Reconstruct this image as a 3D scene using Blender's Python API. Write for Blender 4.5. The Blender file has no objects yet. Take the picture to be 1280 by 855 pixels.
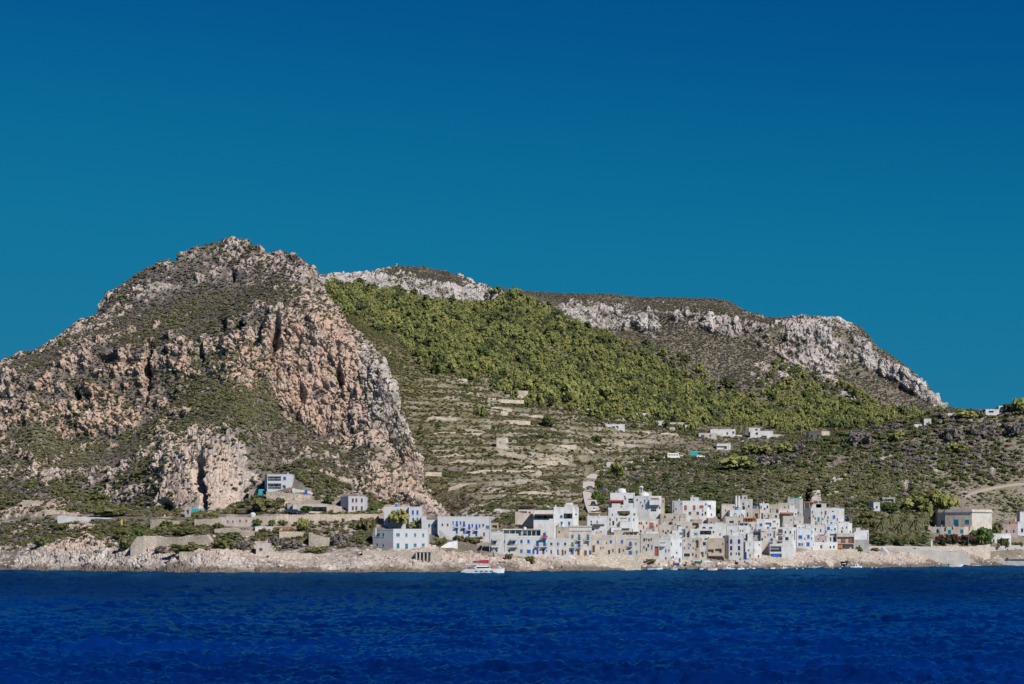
import bpy, bmesh, math, random
import numpy as np
from mathutils import Vector, Matrix

random.seed(7)
RNG = np.random.RandomState(11)
scene = bpy.context.scene
COL = scene.collection

# ---------------------------------------------------------------- camera, sky, sun
F = 2489.0          # focal length in photograph pixels (70 mm on a 36 mm wide sensor)
CX, HY, CAMZ = 640.0, 683.5, 8.0
cam_data = bpy.data.cameras.new('camera')
cam = bpy.data.objects.new('camera', cam_data)
COL.objects.link(cam)
cam.location = (0, 0, CAMZ)
cam.rotation_euler = (math.radians(90), 0, 0)
cam_data.sensor_width = 36.0
cam_data.lens = 70.0
cam_data.shift_y = (HY - 427.5) / 1280.0
cam_data.clip_start = 1.0
cam_data.clip_end = 60000.0
scene.camera = cam

SUN_EL, SUN_AZ = math.radians(40), math.radians(42)   # azimuth: to the right of straight behind the camera
to_sun = Vector((math.sin(SUN_AZ) * math.cos(SUN_EL), -math.cos(SUN_AZ) * math.cos(SUN_EL), math.sin(SUN_EL)))
sun_data = bpy.data.lights.new('sun', 'SUN')
sun_data.energy = 4.7
sun_data.angle = math.radians(0.5)
sun_data.color = (1.0, 0.94, 0.86)
sun = bpy.data.objects.new('sun', sun_data)
COL.objects.link(sun)
sun.rotation_euler = to_sun.to_track_quat('Z', 'Y').to_euler()
sun.location = to_sun * 3000

world = bpy.data.worlds.new('World')
scene.world = world
world.use_nodes = True
wn = world.node_tree
wn.nodes.clear()
w_out = wn.nodes.new('ShaderNodeOutputWorld')
w_bg = wn.nodes.new('ShaderNodeBackground')
sky = wn.nodes.new('ShaderNodeTexSky')
sky.sky_type = 'NISHITA'
sky.sun_disc = False
sky.sun_elevation = SUN_EL
sky.sun_rotation = math.pi - SUN_AZ
sky.altitude = 2000
sky.air_density = 0.8
sky.dust_density = 0.0
sky.ozone_density = 6.0
w_bg.inputs['Strength'].default_value = 0.079
# the photograph's colour grade: per-channel curves turn the clear sky into its deep teal blue (depends on the sky colour only)
pre = wn.nodes.new('ShaderNodeVectorMath'); pre.operation = 'SCALE'; pre.inputs['Scale'].default_value = 0.07
wn.links.new(sky.outputs[0], pre.inputs[0])
sepc = wn.nodes.new('ShaderNodeSeparateColor'); comc = wn.nodes.new('ShaderNodeCombineColor')
wn.links.new(pre.outputs[0], sepc.inputs[0])
for ch, pts in ((0, [(0, 0.003), (0.065, 0.001), (0.10, 0.004), (0.16, 0.010), (0.40, 0.03), (1, 0.06)]),
                (1, [(0, 0.0), (0.10, 0.056), (0.127, 0.080), (0.21, 0.158), (0.30, 0.178), (0.5, 0.20), (1, 0.23)]),
                (2, [(0, 0.0), (0.20, 0.205), (0.275, 0.255), (0.40, 0.312), (0.5, 0.328), (0.65, 0.335), (1, 0.36)])):
    fc = wn.nodes.new('ShaderNodeFloatCurve')
    cv = fc.mapping.curves[0]
    cv.points[0].location = pts[0]; cv.points[1].location = pts[-1]
    for p_ in pts[1:-1]:
        cv.points.new(*p_)
    fc.mapping.update()
    wn.links.new(sepc.outputs[ch], fc.inputs['Value'])
    wn.links.new(fc.outputs[0], comc.inputs[ch])
post = wn.nodes.new('ShaderNodeVectorMath'); post.operation = 'SCALE'; post.inputs['Scale'].default_value = 10.0
wn.links.new(comc.outputs[0], post.inputs[0])
wn.links.new(post.outputs[0], w_bg.inputs['Color'])
wn.links.new(w_bg.outputs[0], w_out.inputs['Surface'])

scene.view_settings.view_transform = 'Standard'
scene.view_settings.look = 'None'
scene.view_settings.exposure = 0.35
scene.view_settings.gamma = 1.0
try:
    scene.cycles.max_bounces = 5
    scene.cycles.diffuse_bounces = 2
    scene.cycles.glossy_bounces = 2
    scene.cycles.transparent_max_bounces = 4
except Exception:
    pass

# ---------------------------------------------------------------- helpers
def P(px, py, Y):
    return Vector(((px - CX) / F * Y, Y, CAMZ - (py - HY) / F * Y))

_perm = RNG.permutation(256)
_perm = np.concatenate([_perm, _perm, _perm]).astype(np.int64)
_grad = RNG.normal(size=(256, 3))
_grad /= np.linalg.norm(_grad, axis=1)[:, None]

def perlin(x, y, z):
    xi, yi, zi = np.floor(x).astype(np.int64), np.floor(y).astype(np.int64), np.floor(z).astype(np.int64)
    xf, yf, zf = x - xi, y - yi, z - zi
    u = xf * xf * xf * (xf * (xf * 6 - 15) + 10)
    v = yf * yf * yf * (yf * (yf * 6 - 15) + 10)
    w = zf * zf * zf * (zf * (zf * 6 - 15) + 10)
    out = 0.0
    for dx in (0, 1):
        wx = u if dx else 1 - u
        for dy in (0, 1):
            wy = v if dy else 1 - v
            for dz in (0, 1):
                wz = w if dz else 1 - w
                h = _perm[_perm[_perm[(xi + dx) & 255] + ((yi + dy) & 255)] + ((zi + dz) & 255)]
                g = _grad[h]
                out = out + wx * wy * wz * (g[..., 0] * (xf - dx) + g[..., 1] * (yf - dy) + g[..., 2] * (zf - dz))
    return out * 1.5

def fbm(x, y, z, scale, octaves=4, gain=0.5, ridged=False):
    a, s, t = 1.0, 0.0, 0.0
    f = 1.0 / scale
    for k in range(octaves):
        n = perlin(x * f + 17.3 * k, y * f + 5.1 * k, z * f - 9.7 * k)
        if ridged:
            n = 1 - 2 * np.abs(n)
        s = s + a * n
        t += a
        a *= gain
        f *= 2.03
    return s / t

def cells(x, y, z, size, seed=0):
    """angular blocks: per point the block's random value and the distance to the nearest joint"""
    x, y, z = x / size + seed * 13.7, y / size, z / size
    xi, yi, zi = np.floor(x).astype(np.int64), np.floor(y).astype(np.int64), np.floor(z).astype(np.int64)
    f1 = np.full(x.shape, 9.0); f2 = np.full(x.shape, 9.0); val = np.zeros(x.shape)
    for dx in (-1, 0, 1):
        for dy in (-1, 0, 1):
            for dz in (-1, 0, 1):
                h = _perm[_perm[_perm[(xi + dx) & 255] + ((yi + dy) & 255)] + ((zi + dz) & 255)]
                g = _grad[h] * 0.5 + 0.5
                dd_ = (xi + dx + g[..., 0] - x) ** 2 + (yi + dy + g[..., 1] - y) ** 2 + (zi + dz + g[..., 2] - z) ** 2
                nearer = dd_ < f1
                f2 = np.where(nearer, f1, np.minimum(f2, dd_))
                val = np.where(nearer, h / 255.0, val)
                f1 = np.where(nearer, dd_, f1)
    return val, np.sqrt(f2) - np.sqrt(f1)

def sstep(a, b, x):
    t = np.clip((x - a) / (b - a), 0, 1)
    return t * t * (3 - 2 * t)

# ---------------------------------------------------------------- materials
MATS = {}
def new_mat(name):
    m = bpy.data.materials.new(name)
    m.use_nodes = True
    MATS[name] = m
    nt = m.node_tree
    return m, nt, nt.nodes['Principled BSDF']

def nd(nt, kind, **kw):
    n = nt.nodes.new(kind)
    for k, v in kw.items():
        if k in n.inputs.keys():
            n.inputs[k].default_value = v
        else:
            setattr(n, k, v)
    return n

def mixc(nt, fac, a, b, blend='MIX'):
    n = nt.nodes.new('ShaderNodeMix')
    n.data_type = 'RGBA'
    n.blend_type = blend
    for sock, val in ((n.inputs[0], fac), (n.inputs[6], a), (n.inputs[7], b)):
        if hasattr(val, 'is_output'):
            nt.links.new(val, sock)
        elif isinstance(val, (int, float)):
            sock.default_value = val
        else:
            sock.default_value = (*val[:3], 1)
    return n.outputs[2]

def ramp(nt, src, stops):
    r = nt.nodes.new('ShaderNodeValToRGB')
    e = r.color_ramp.elements
    while len(e) < len(stops):
        e.new(0.5)
    for el, (p, c) in zip(e, stops):
        el.position = p
        el.color = (*c, 1) if not isinstance(c, (int, float)) else (c, c, c, 1)
    nt.links.new(src, r.inputs[0])
    return r.outputs[0]

def noise(nt, scale, detail=4, rough=0.6, coord=None, stretch=None):
    if coord is None:
        g = nt.nodes.new('ShaderNodeNewGeometry')
        coord = g.outputs['Position']
    if stretch:
        mp = nt.nodes.new('ShaderNodeMapping')
        mp.inputs['Scale'].default_value = stretch
        nt.links.new(coord, mp.inputs[0])
        coord = mp.outputs[0]
    n = nt.nodes.new('ShaderNodeTexNoise')
    n.inputs['Scale'].default_value = scale
    n.inputs['Detail'].default_value = detail
    n.inputs['Roughness'].default_value = rough
    nt.links.new(coord, n.inputs['Vector'])
    return n.outputs['Fac']

def attr(nt, name):
    a = nt.nodes.new('ShaderNodeAttribute')
    a.attribute_name = name
    return a.outputs['Fac']

def bump(nt, height, bs, strength, dist):
    b = nt.nodes.new('ShaderNodeBump')
    b.inputs['Strength'].default_value = strength
    b.inputs['Distance'].default_value = dist
    nt.links.new(height, b.inputs['Height'])
    nt.links.new(b.outputs[0], bs.inputs['Normal'])

# terrain: rock / scrub soil / dry bare earth by per-vertex masks plus noise
def terrain_material(name, rock_a, rock_b, rock_red, soil_a, soil_b, bare_c):
    m, nt, bs = new_mat(name)
    n_big = noise(nt, 0.035, 5)
    n_mid = noise(nt, 0.22, 5, 0.65)
    n_fine = noise(nt, 1.1, 4, 0.7)
    n_vert = noise(nt, 0.12, 5, 0.7, stretch=(1.0, 1.0, 0.28))
    rock = mixc(nt, ramp(nt, n_vert, [(0.36, 0.0), (0.66, 1.0)]), rock_a, rock_b)
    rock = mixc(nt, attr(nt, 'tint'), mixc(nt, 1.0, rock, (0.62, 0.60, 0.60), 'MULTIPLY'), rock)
    red = nt.nodes.new('ShaderNodeMath'); red.operation = 'MULTIPLY'
    nt.links.new(attr(nt, 'red'), red.inputs[0])
    nt.links.new(ramp(nt, n_mid, [(0.30, 0.35), (0.58, 1.0)]), red.inputs[1])
    rock = mixc(nt, red.outputs[0], rock, rock_red)
    rock = mixc(nt, ramp(nt, n_fine, [(0.36, 0.75), (0.52, 0.0)]), rock, (0.12, 0.10, 0.085))
    soil = mixc(nt, ramp(nt, n_mid, [(0.38, 0.0), (0.62, 1.0)]), soil_a, soil_b)
    soil = mixc(nt, ramp(nt, n_big, [(0.45, 0.0), (0.7, 0.5)]), soil, (0.15, 0.16, 0.07))
    soil = mixc(nt, attr(nt, 'grass'), soil, mixc(nt, n_mid, (0.140, 0.130, 0.060), (0.190, 0.158, 0.092)))
    soil = mixc(nt, attr(nt, 'bare'), soil, mixc(nt, n_fine, bare_c, tuple(c * 0.62 for c in bare_c)))
    soil = mixc(nt, ramp(nt, n_fine, [(0.40, 0.55), (0.52, 0.0)]), soil, (0.085, 0.08, 0.06))
    col = mixc(nt, attr(nt, 'rock'), soil, rock)
    wet = mixc(nt, attr(nt, 'wet'), col, (0.085, 0.065, 0.045))
    nt.links.new(wet, bs.inputs['Base Color'])
    bs.inputs['Roughness'].default_value = 0.95
    bs.inputs['Specular IOR Level'].default_value = 0.1
    bump(nt, n_fine, bs, 0.7, 0.9)
    return m

HEAD_MAT = terrain_material('headland_rock_and_scrub', (0.345, 0.305, 0.278), (0.595, 0.54, 0.495), (0.48, 0.325, 0.248),
                            (0.125, 0.100, 0.102), (0.190, 0.156, 0.150), (0.35, 0.29, 0.25))
VALLEY_MAT = terrain_material('valley_soil_and_limestone', (0.39, 0.36, 0.35), (0.57, 0.54, 0.53), (0.44, 0.34, 0.29),
                              (0.158, 0.138, 0.108), (0.240, 0.205, 0.172), (0.33, 0.28, 0.24))

# ---------------------------------------------------------------- terrain lofts
def line(pts, px, col):
    a = np.array(pts, float)
    return np.interp(px, a[:, 0], a[:, col])

SHORE_PY = [(-1200, 707), (-250, 711), (0, 713.0), (100, 714), (260, 716.6), (450, 716.2), (600, 715.4), (700, 714.6),
            (760, 713.8), (850, 713), (950, 711.7), (1020, 710.8), (1100, 710), (1180, 708.6), (1280, 707.2), (1530, 703.5), (2000, 701)]
def shoreY(px):
    a = np.array(SHORE_PY)
    return CAMZ * F / (np.interp(px, a[:, 0], a[:, 1]) - HY)

class Loft:
    """A hill surface stretched over contour lines (shore, cliff foot, cliff top, crest, far side)."""
    def __init__(self, pxs, lines, rows, smooth=1):
        # lines: list of dicts py(px), Y(px), amp ; rows: subdivisions per gap
        self.pxs = pxs
        n = len(pxs)
        PY, YY, AM, V = [], [], [], []
        for k in range(len(lines) - 1):
            a, b = lines[k], lines[k + 1]
            r = rows[k]
            for i in range(r):
                t = i / r
                PY.append(a[0] * (1 - t) + b[0] * t)
                YY.append(a[1] * (1 - t) + b[1] * t)
                AM.append(a[2] * (1 - t) + b[2] * t)
                V.append(k + t)
        PY.append(lines[-1][0]); YY.append(lines[-1][1]); AM.append(lines[-1][2]); V.append(len(lines) - 1)
        PY, YY, AM = np.array(PY), np.array(YY), np.array(AM)
        self.V = np.array(V)
        X = (pxs[None, :] - CX) / F * YY
        Z = CAMZ - (PY - HY) / F * YY
        for _ in range(smooth):     # soften the kinks at the contour lines
            for A in (YY, Z):
                A[1:-1] = 0.25 * A[:-2] + 0.5 * A[1:-1] + 0.25 * A[2:]
                A[:, 1:-1] = 0.25 * A[:, :-2] + 0.5 * A[:, 1:-1] + 0.25 * A[:, 2:]
        X = (pxs[None, :] - CX) / F * YY
        self.AM = AM
        self.X, self.Y, self.Z = X, YY, Z
        self.py0 = HY - (Z - CAMZ) * F / YY
        self.shape = X.shape
    def normals(self):
        Pn = np.stack([self.X, self.Y, self.Z], -1)
        du = np.gradient(Pn, axis=1); dv = np.gradient(Pn, axis=0)
        N = np.cross(du, dv)
        ln = np.linalg.norm(N, axis=-1, keepdims=True)
        self.area = ln[..., 0]
        N /= np.maximum(ln, 1e-9)
        s = np.sign(N[..., 1:2] - 0.8 * N[..., 2:3])   # visible faces look towards -Y / +Z
        return N * np.where(s > 0, -1, 1)
    def displace(self, d):
        N = self.normals()
        self.X = self.X + N[..., 0] * d; self.Y = self.Y + N[..., 1] * d; self.Z = self.Z + N[..., 2] * d
    def build(self, name, mat, attrs):
        nr, nc = self.shape
        co = np.stack([self.X, self.Y, self.Z], -1).reshape(-1, 3).astype(np.float32)
        idx = np.arange(nr * nc).reshape(nr, nc)
        quads = np.stack([idx[:-1, :-1], idx[:-1, 1:], idx[1:, 1:], idx[1:, :-1]], -1).reshape(-1, 4)
        return grid_mesh(name, co, quads, mat, attrs, smooth=False)
    def at(self, px, py, vmin=0.0, vmax=99.0):
        """first (nearest) point of the surface seen at photograph position px, py"""
        c = float(np.interp(px, self.pxs, np.arange(len(self.pxs))))
        c = int(round(c))
        pys = HY - (self.Z[:, c] - CAMZ) * F / self.Y[:, c]
        ok = np.where((pys <= py) & (self.V >= vmin) & (self.V <= vmax))[0]
        k = ok[0] if len(ok) else int(np.argmin(np.abs(pys - py)))
        return Vector((float((px - CX) / F * self.Y[k, c]), float(self.Y[k, c]), float(self.Z[k, c])))

def grid_mesh(name, co, quads, mat, attrs=None, smooth=True):
    me = bpy.data.meshes.new(name)
    me.vertices.add(len(co)); me.vertices.foreach_set('co', co.ravel())
    me.loops.add(quads.size); me.loops.foreach_set('vertex_index', quads.ravel().astype(np.int32))
    me.polygons.add(len(quads))
    me.polygons.foreach_set('loop_start', (np.arange(len(quads)) * quads.shape[1]).astype(np.int32))
    me.polygons.foreach_set('use_smooth', np.full(len(quads), smooth, dtype=bool))
    for k, v in (attrs or {}).items():
        at = me.attributes.new(k, 'FLOAT', 'POINT')
        at.data.foreach_set('value', np.clip(v, 0, 1).ravel().astype(np.float32))
    me.update(); me.validate()
    me.materials.append(mat)
    o = bpy.data.objects.new(name, me)
    COL.objects.link(o)
    return o

def ell(px, py, cx, cy, rx, ry, ang=0.0, soft=0.35):
    """soft elliptical patch on a hillside"""
    a = math.radians(ang)
    dx, dy = px - cx, py - cy
    u = (dx * math.cos(a) + dy * math.sin(a)) / rx
    v = (-dx * math.sin(a) + dy * math.cos(a)) / ry
    return 1 - sstep(1 - soft, 1 + soft, np.sqrt(u * u + v * v))
# ---------------------------------------------------------------- headland (left)
hp = np.arange(-300, 650, 1.25)
sh = shoreY(hp)
SHP = np.interp(hp, [p[0] for p in SHORE_PY], [p[1] for p in SHORE_PY])
def soft(a, n):
    k = np.hanning(n + 2)[1:-1]; k /= k.sum()
    return np.convolve(np.pad(a, n, mode='edge'), k, mode='same')[n:-n]
def L(pts): return line(pts, hp, 1)
h_crest = L([(-300, 590), (-120, 512), (0, 458), (60, 432), (100, 407), (122, 394), (130, 376), (140, 365), (180, 337), (200, 327),
             (240, 310), (270, 303), (290, 300), (310, 302), (335, 315), (347, 315), (352, 318), (375, 321), (395, 345), (402, 360),
             (406, 373), (430, 404), (455, 430), (478, 450), (492, 490), (510, 540), (520, 580), (535, 620), (560, 650), (650, 700)])
h_crestY = L([(-300, 850), (0, 890), (130, 905), (290, 905), (350, 886), (404, 864), (430, 854), (455, 843), (478, 832), (492, 822), (510, 806), (540, 782), (560, 766), (650, 690)])
p1 = L([(-300, 694), (0, 690), (100, 689), (170, 691), (260, 697), (450, 697), (520, 697), (575, 700), (650, 707)])
y1 = sh + L([(-300, 16), (400, 16), (480, 12), (560, 12), (650, 10)])
p2 = L([(-300, 650), (0, 655), (60, 646), (100, 646), (180, 650), (230, 648), (300, 650), (350, 646), (400, 643), (450, 643), (480, 650), (520, 660), (575, 680), (650, 704)])
y2 = sh + L([(-300, 65), (0, 68), (250, 75), (450, 82), (500, 72), (560, 45), (650, 18)])
p3 = L([(-300, 625), (0, 604), (60, 604), (100, 618), (150, 634), (200, 641), (260, 637), (300, 634), (335, 606), (380, 588), (420, 602), (450, 617), (490, 628), (520, 636), (560, 660), (650, 702)])
y3 = y2 + L([(-300, 35), (300, 38), (450, 32), (520, 20), (560, 14), (650, 6)])
p3b = L([(-300, 600), (0, 588), (60, 590), (150, 600), (185, 588), (215, 568), (250, 560), (280, 540), (300, 530), (315, 540), (325, 575), (345, 590), (380, 575), (420, 590), (450, 603), (490, 614), (520, 626), (560, 655), (650, 701)])
y3b = y3 + L([(-300, 12), (150, 12), (190, 13), (250, 17), (310, 16), (350, 10), (500, 7), (650, 3)])
p4 = L([(-300, 600), (0, 552), (42, 530), (84, 560), (139, 556), (181, 533), (210, 516), (248, 482), (290, 470), (330, 480), (345, 510), (400, 555), (430, 560), (450, 545), (470, 540), (490, 568), (510, 592), (520, 605), (535, 628), (560, 653), (650, 700.6)])
p4 = np.minimum(p4, p3b - 1)
y4 = np.maximum(y3b + 3, L([(-300, 800), (0, 818), (200, 816), (260, 815), (330, 808), (400, 805), (450, 800), (480, 794), (510, 784), (540, 766), (560, 752), (650, 680)]))
p5 = L([(-300, 595), (0, 472), (60, 463), (114, 441), (168, 437), (210, 433), (252, 421), (290, 403), (330, 388), (345, 390), (380, 397), (404, 404), (430, 428), (455, 447), (478, 463), (492, 503), (510, 552), (520, 590), (535, 623), (560, 651), (650, 700.3)])
p5 = np.minimum(p5, p4 - 1)
y5 = y4 + L([(-300, 14), (250, 14), (400, 16), (470, 16), (510, 9), (650, 3)])
p6 = L([(-300, 593), (0, 462), (60, 440), (100, 416), (122, 402), (140, 394), (180, 384), (230, 374), (270, 368), (310, 358), (350, 350), (380, 358), (402, 376), (430, 410), (455, 435), (478, 455), (510, 544), (535, 621), (650, 700.1)])
y6 = np.maximum(y5 + 2, h_crestY - L([(-300, 8), (0, 10), (130, 20), (290, 30), (400, 12), (478, 6), (650, 2)]))
y1, y2, y3, y3b, y4, y5, y6, h_crestY = [soft(a, 35) for a in (y1, y2, y3, y3b, y4, y5, y6, h_crestY)]
p1, p2, p3, p3b, p4, p5, p6 = [soft(a, 13) for a in (p1, p2, p3, p3b, p4, p5, p6)]
h_crestY = np.maximum(h_crestY, y6 + 1)
one = np.ones_like(hp)
def backof(py, Y, dY, zf):
    Yb = Y + dY
    z = CAMZ - (py - HY) / F * Y
    return HY - (z * zf - CAMZ) * F / Yb, Yb
pb1, yb1 = backof(h_crest, h_crestY, 40, 0.88)
pb2, yb2 = backof(h_crest, h_crestY, 260, 0.02)
A = Loft(hp, [
    (SHP + 4, sh - 6, one * 0.4), (SHP, sh, one * 0.7), (p1, y1, one * 1.0), (p2, y2, one * 0.3), (p3, y3, one * 0.35), (p3b, y3b, one * 0.9),
    (p4, y4, one * 0.7), (p5, y5, one * 1.1), (p6, y6, one * 0.45), (h_crest, h_crestY, one * 0.8), (pb1, yb1, one * 0.3), (pb2, yb2, one * 0.2)],
    [3, 16, 40, 36, 30, 48, 84, 34, 52, 6, 8], smooth=2)
X, Y, Z, V, PX, PY = A.X, A.Y, A.Z, A.V[:, None], hp[None, :] + 0 * A.X, A.py0
# rock mask by contour band + noise
nb = fbm(X, Y, Z, 42, 5); nm = fbm(X + 300, Y, Z * 1.4, 13, 4); ns = fbm(X - 90, Y, Z, 4.0, 3)
rockw = np.interp(A.V, [0, 1, 2, 2.3, 3, 4, 4.3, 5, 5.6, 6, 6.15, 6.9, 7.15, 7.7, 8, 8.3, 9, 10], [1, 1, 1, .3, .1, .25, .55, .5, .1, .25, .72, .76, .3, .10, .22, .5, .5, .1])[:, None] + 0 * X
rockw += 0.95 * ell(PX, PY, 262, 592, 60, 55, 0) * (V > 3.2)            # the pale buttress above the path
rockw += 0.35 * ell(PX, PY, 300, 480, 20, 60, 10)
rockw += 0.45 * ell(PX, PY, 400, 470, 90, 100, 45)
rockw += 0.45 * ell(PX, PY, 470, 480, 32, 60, -20)
rockw += 0.4 * ell(PX, PY, 500, 590, 30, 60, -20)
rockw += 0.45 * ell(PX, PY, 385, 345, 25, 35)
rockw += 0.3 * ell(PX, PY, 60, 655, 70, 28, 20)
rockw -= 0.55 * ell(PX, PY, 280, 520, 70, 40, -35) * (V < 5.9)
rockw -= 0.45 * ell(PX, PY, 70, 600, 130, 38, 0) * (V > 2.5)
rockw -= 0.55 * ell(PX, PY, 240, 385, 130, 22, -20)
rockw -= 0.4 * ell(PX, PY, 380, 580, 80, 45, 0)
rockw = 0.14 + 0.70 * rockw
rock = sstep(0.30, 0.72, rockw + 1.0 * nb + 1.05 * nm + 0.75 * ns)
red = np.clip(0.22 + 0.9 * ell(PX, PY, 150, 490, 190, 60, -12, .6) + 0.85 * ell(PX, PY, 390, 470, 85, 85, 40, .5) + 0.55 * ell(PX, PY, 250, 600, 55, 45)
              + 0.4 * ell(PX, PY, 500, 600, 40, 50) + 0.35 * ell(PX, PY, 60, 660, 90, 30) - 0.6 * ell(PX, PY, 478, 480, 22, 80, -20) + 0.8 * nb, 0, 1) * (V > 1.9)
red = red * (1 - .25 * ell(PX, PY, 262, 592, 55, 50))
bare = sstep(0.05, 0.45, nb + 0.4 * nm + 0.25 * ell(PX, PY, 380, 645, 130, 20) + .25 * ell(PX, PY, 240, 660, 90, 20) + 0.15 * (V < 3))
wet = np.clip(1 - sstep(0.5, 2.2, Z + 2.2 * nm + 1.6 * ns), 0, 1) * 0.8
# relief: gullies run down the faces, ledges and blocks on bare rock
gul = fbm(X, Y * 0.7, Z * 0.16, 30, 4, ridged=True)
gul2 = fbm(X + 50, Y * 0.6, Z * 0.35, 11, 3, ridged=True)
warpx, warpz = 3.0 * nm, 2.5 * fbm(X, Y + 99, Z, 9, 3)
c1, e1 = cells(X + warpx + 0.3 * Z, Y, (Z + warpz) * 0.38, 7.0)
c2, e2 = cells(X + warpx * .5, Y, (Z + warpz * .6 + 0.35 * X) * 0.85, 3.4, 3)
strat = np.sin((Z + 0.12 * X) / 2.6 + 3.0 * nm) * 0.35
c3, e3 = cells(X, Y, Z - 0.3 * X, 1.7, 9)
blk = fbm(X, Y, Z * 1.5, 5.0, 4, 0.62)
d = A.AM * ((0.15 + 0.85 * rock) * (2.4 * gul + 2.2 * gul2) + rock * (1.5 * (c1 - .5) - 0.9 * (1 - sstep(0, .16, e1)) + 1.5 * (c2 - .5) - 0.8 * (1 - sstep(0, .16, e2)) + 0.9 * (c3 - .5) + 1.3 * blk + 0.8 * strat) + 0.6 * ns)
d *= np.where(V < 2.1, 0.5, np.where(V < 3, .7, 1.0)) * (1 - 0.85 * ell(PX, PY, 400, 660, 140, 45) * (V < 4.2))
butt = ell(PX, PY, 262, 592, 60, 55, 0) * (V > 3.2) * (V < 6)
d *= (1 - 0.8 * (ell(PX, PY, 225, 655, 80, 30))) * (1 - .5 * butt)
for cx, cy, rx, ry, an, dep in [(187, 465, 4, 30, 3, 9), (95, 492, 4, 8, -25, 8), (248, 592, 5, 16, 8, 9), (253, 622, 4, 16, -6, 9), (130, 447, 11, 6, -10, 6),
                                (300, 400, 5, 11, 20, 7), (278, 405, 6, 6, 0, 6), (252, 445, 4, 10, 15, 5), (345, 425, 5, 20, 10, 7), (318, 425, 5, 18, 25, 6),
                                (425, 470, 4, 14, -10, 6), (208, 632, 7, 5, 0, 4), (290, 345, 4, 8, 0, 5), (218, 320, 4, 9, 10, 5), (160, 455, 5, 9, 20, 5), (375, 505, 4, 16, 15, 4)]:
    d = d - dep * ell(PX + 9 * nm + 4 * ns, PY + 6 * nm, cx, cy, rx, ry, an, .7)
A.displace(d)
A.rock, A.px, A.py = rock, PX, PY
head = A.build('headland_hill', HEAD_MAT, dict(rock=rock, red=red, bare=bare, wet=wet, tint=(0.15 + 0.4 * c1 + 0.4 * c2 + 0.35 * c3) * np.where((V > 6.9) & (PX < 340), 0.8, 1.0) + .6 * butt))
head['kind'] = 'structure'
A.N = A.normals()

# ---------------------------------------------------------------- village shore, valley, far ridge and the right-hand hill
vp = np.concatenate([np.arange(380, 1330, 1.3), np.arange(1330, 1600, 4)])
sv = shoreY(vp)
SVP = np.interp(vp, [p[0] for p in SHORE_PY], [p[1] for p in SHORE_PY])
def L(pts): return line(pts, vp, 1)
hid = L([(380, 160), (540, 120), (600, 0), (1600, 0)])           # runs behind the headland where it hides this ground
p1 = L([(380, 697), (600, 698), (640, 699), (690, 698), (760, 699), (820, 704), (900, 705.5), (930, 703), (960, 701), (1000, 700), (1020, 694), (1050, 693), (1075, 694), (1110, 694), (1150, 693), (1215, 694), (1240, 698), (1280, 697), (1600, 694)])
y1 = sv + hid + L([(380, 14), (640, 14), (820, 10), (900, 9), (960, 13), (1030, 20), (1100, 22), (1180, 20), (1280, 26), (1600, 20)])
p1b = L([(380, 690), (600, 691), (640, 692.5), (760, 692.5), (820, 698), (870, 700), (930, 698), (960, 694), (1000, 688), (1040, 686), (1075, 686), (1110, 685), (1160, 684), (1215, 686), (1240, 683), (1280, 682), (1600, 682)])
y1b = y1 + L([(380, 8), (820, 8), (960, 10), (1100, 14), (1280, 16), (1600, 16)])
p2 = L([(380, 670), (620, 672), (760, 672), (900, 674), (960, 674), (1040, 672), (1100, 672), (1160, 670), (1280, 668), (1600, 668)])
y2 = sv + hid + L([(380, 56), (760, 56), (1040, 60), (1160, 62), (1600, 62)])
p3 = L([(380, 650), (600, 654), (640, 648), (700, 646), (740, 640), (760, 634), (820, 634), (900, 634), (960, 632), (1030, 634), (1100, 640), (1180, 652), (1240, 652), (1280, 648), (1600, 640)])
y3 = sv + hid + L([(380, 120), (700, 120), (900, 130), (1100, 130), (1200, 110), (1280, 110), (1600, 120)])
p4 = L([(380, 610), (560, 600), (620, 594), (700, 588), (735, 588), (760, 584), (820, 573), (900, 572), (960, 562), (1000, 553), (1050, 546), (1100, 536), (1150, 523), (1185, 518), (1215, 516), (1250, 511), (1280, 500), (1330, 488), (1600, 455)])
y4 = L([(380, 930), (560, 900), (620, 905), (700, 940), (760, 960), (820, 985), (900, 1010), (1000, 1020), (1100, 1050), (1280, 1060), (1600, 1040)])
p5 = p4 + L([(380, -12), (760, -7), (820, 2.0), (900, 3), (1000, 4), (1100, 8), (1280, 25), (1600, 30)])
y5 = y4 + L([(380, 30), (760, 40), (900, 60), (1600, 110)])
p6 = L([(380, 560), (560, 556), (620, 552), (700, 552), (760, 557), (820, 560), (900, 560), (960, 556), (1000, 550), (1050, 543), (1100, 538), (1185, 525), (1280, 530), (1600, 500)])
y6 = np.maximum(y5 + 12, L([(380, 1010), (560, 980), (700, 1010), (760, 1050), (900, 1110), (1000, 1130), (1100, 1230), (1280, 1290), (1600, 1290)]))
p7 = L([(380, 420), (440, 420), (500, 440), (560, 455), (600, 468), (640, 490), (700, 498), (760, 510), (820, 522), (880, 530), (950, 535), (1010, 533), (1050, 530), (1100, 525), (1150, 521), (1185, 519), (1280, 526), (1600, 500)])
y7 = np.maximum(y6 + 15, L([(380, 1180), (560, 1190), (640, 1200), (760, 1210), (900, 1230), (1000, 1260), (1100, 1340), (1185, 1400), (1600, 1500)]))
p8 = L([(380, 374), (402, 364), (440, 360), (500, 374), (560, 386), (600, 392), (650, 378), (700, 402), (760, 428), (820, 455), (870, 484), (900, 492), (950, 485), (1000, 500), (1050, 506), (1100, 515), (1150, 519), (1185, 515), (1280, 524), (1600, 500)])
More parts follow.
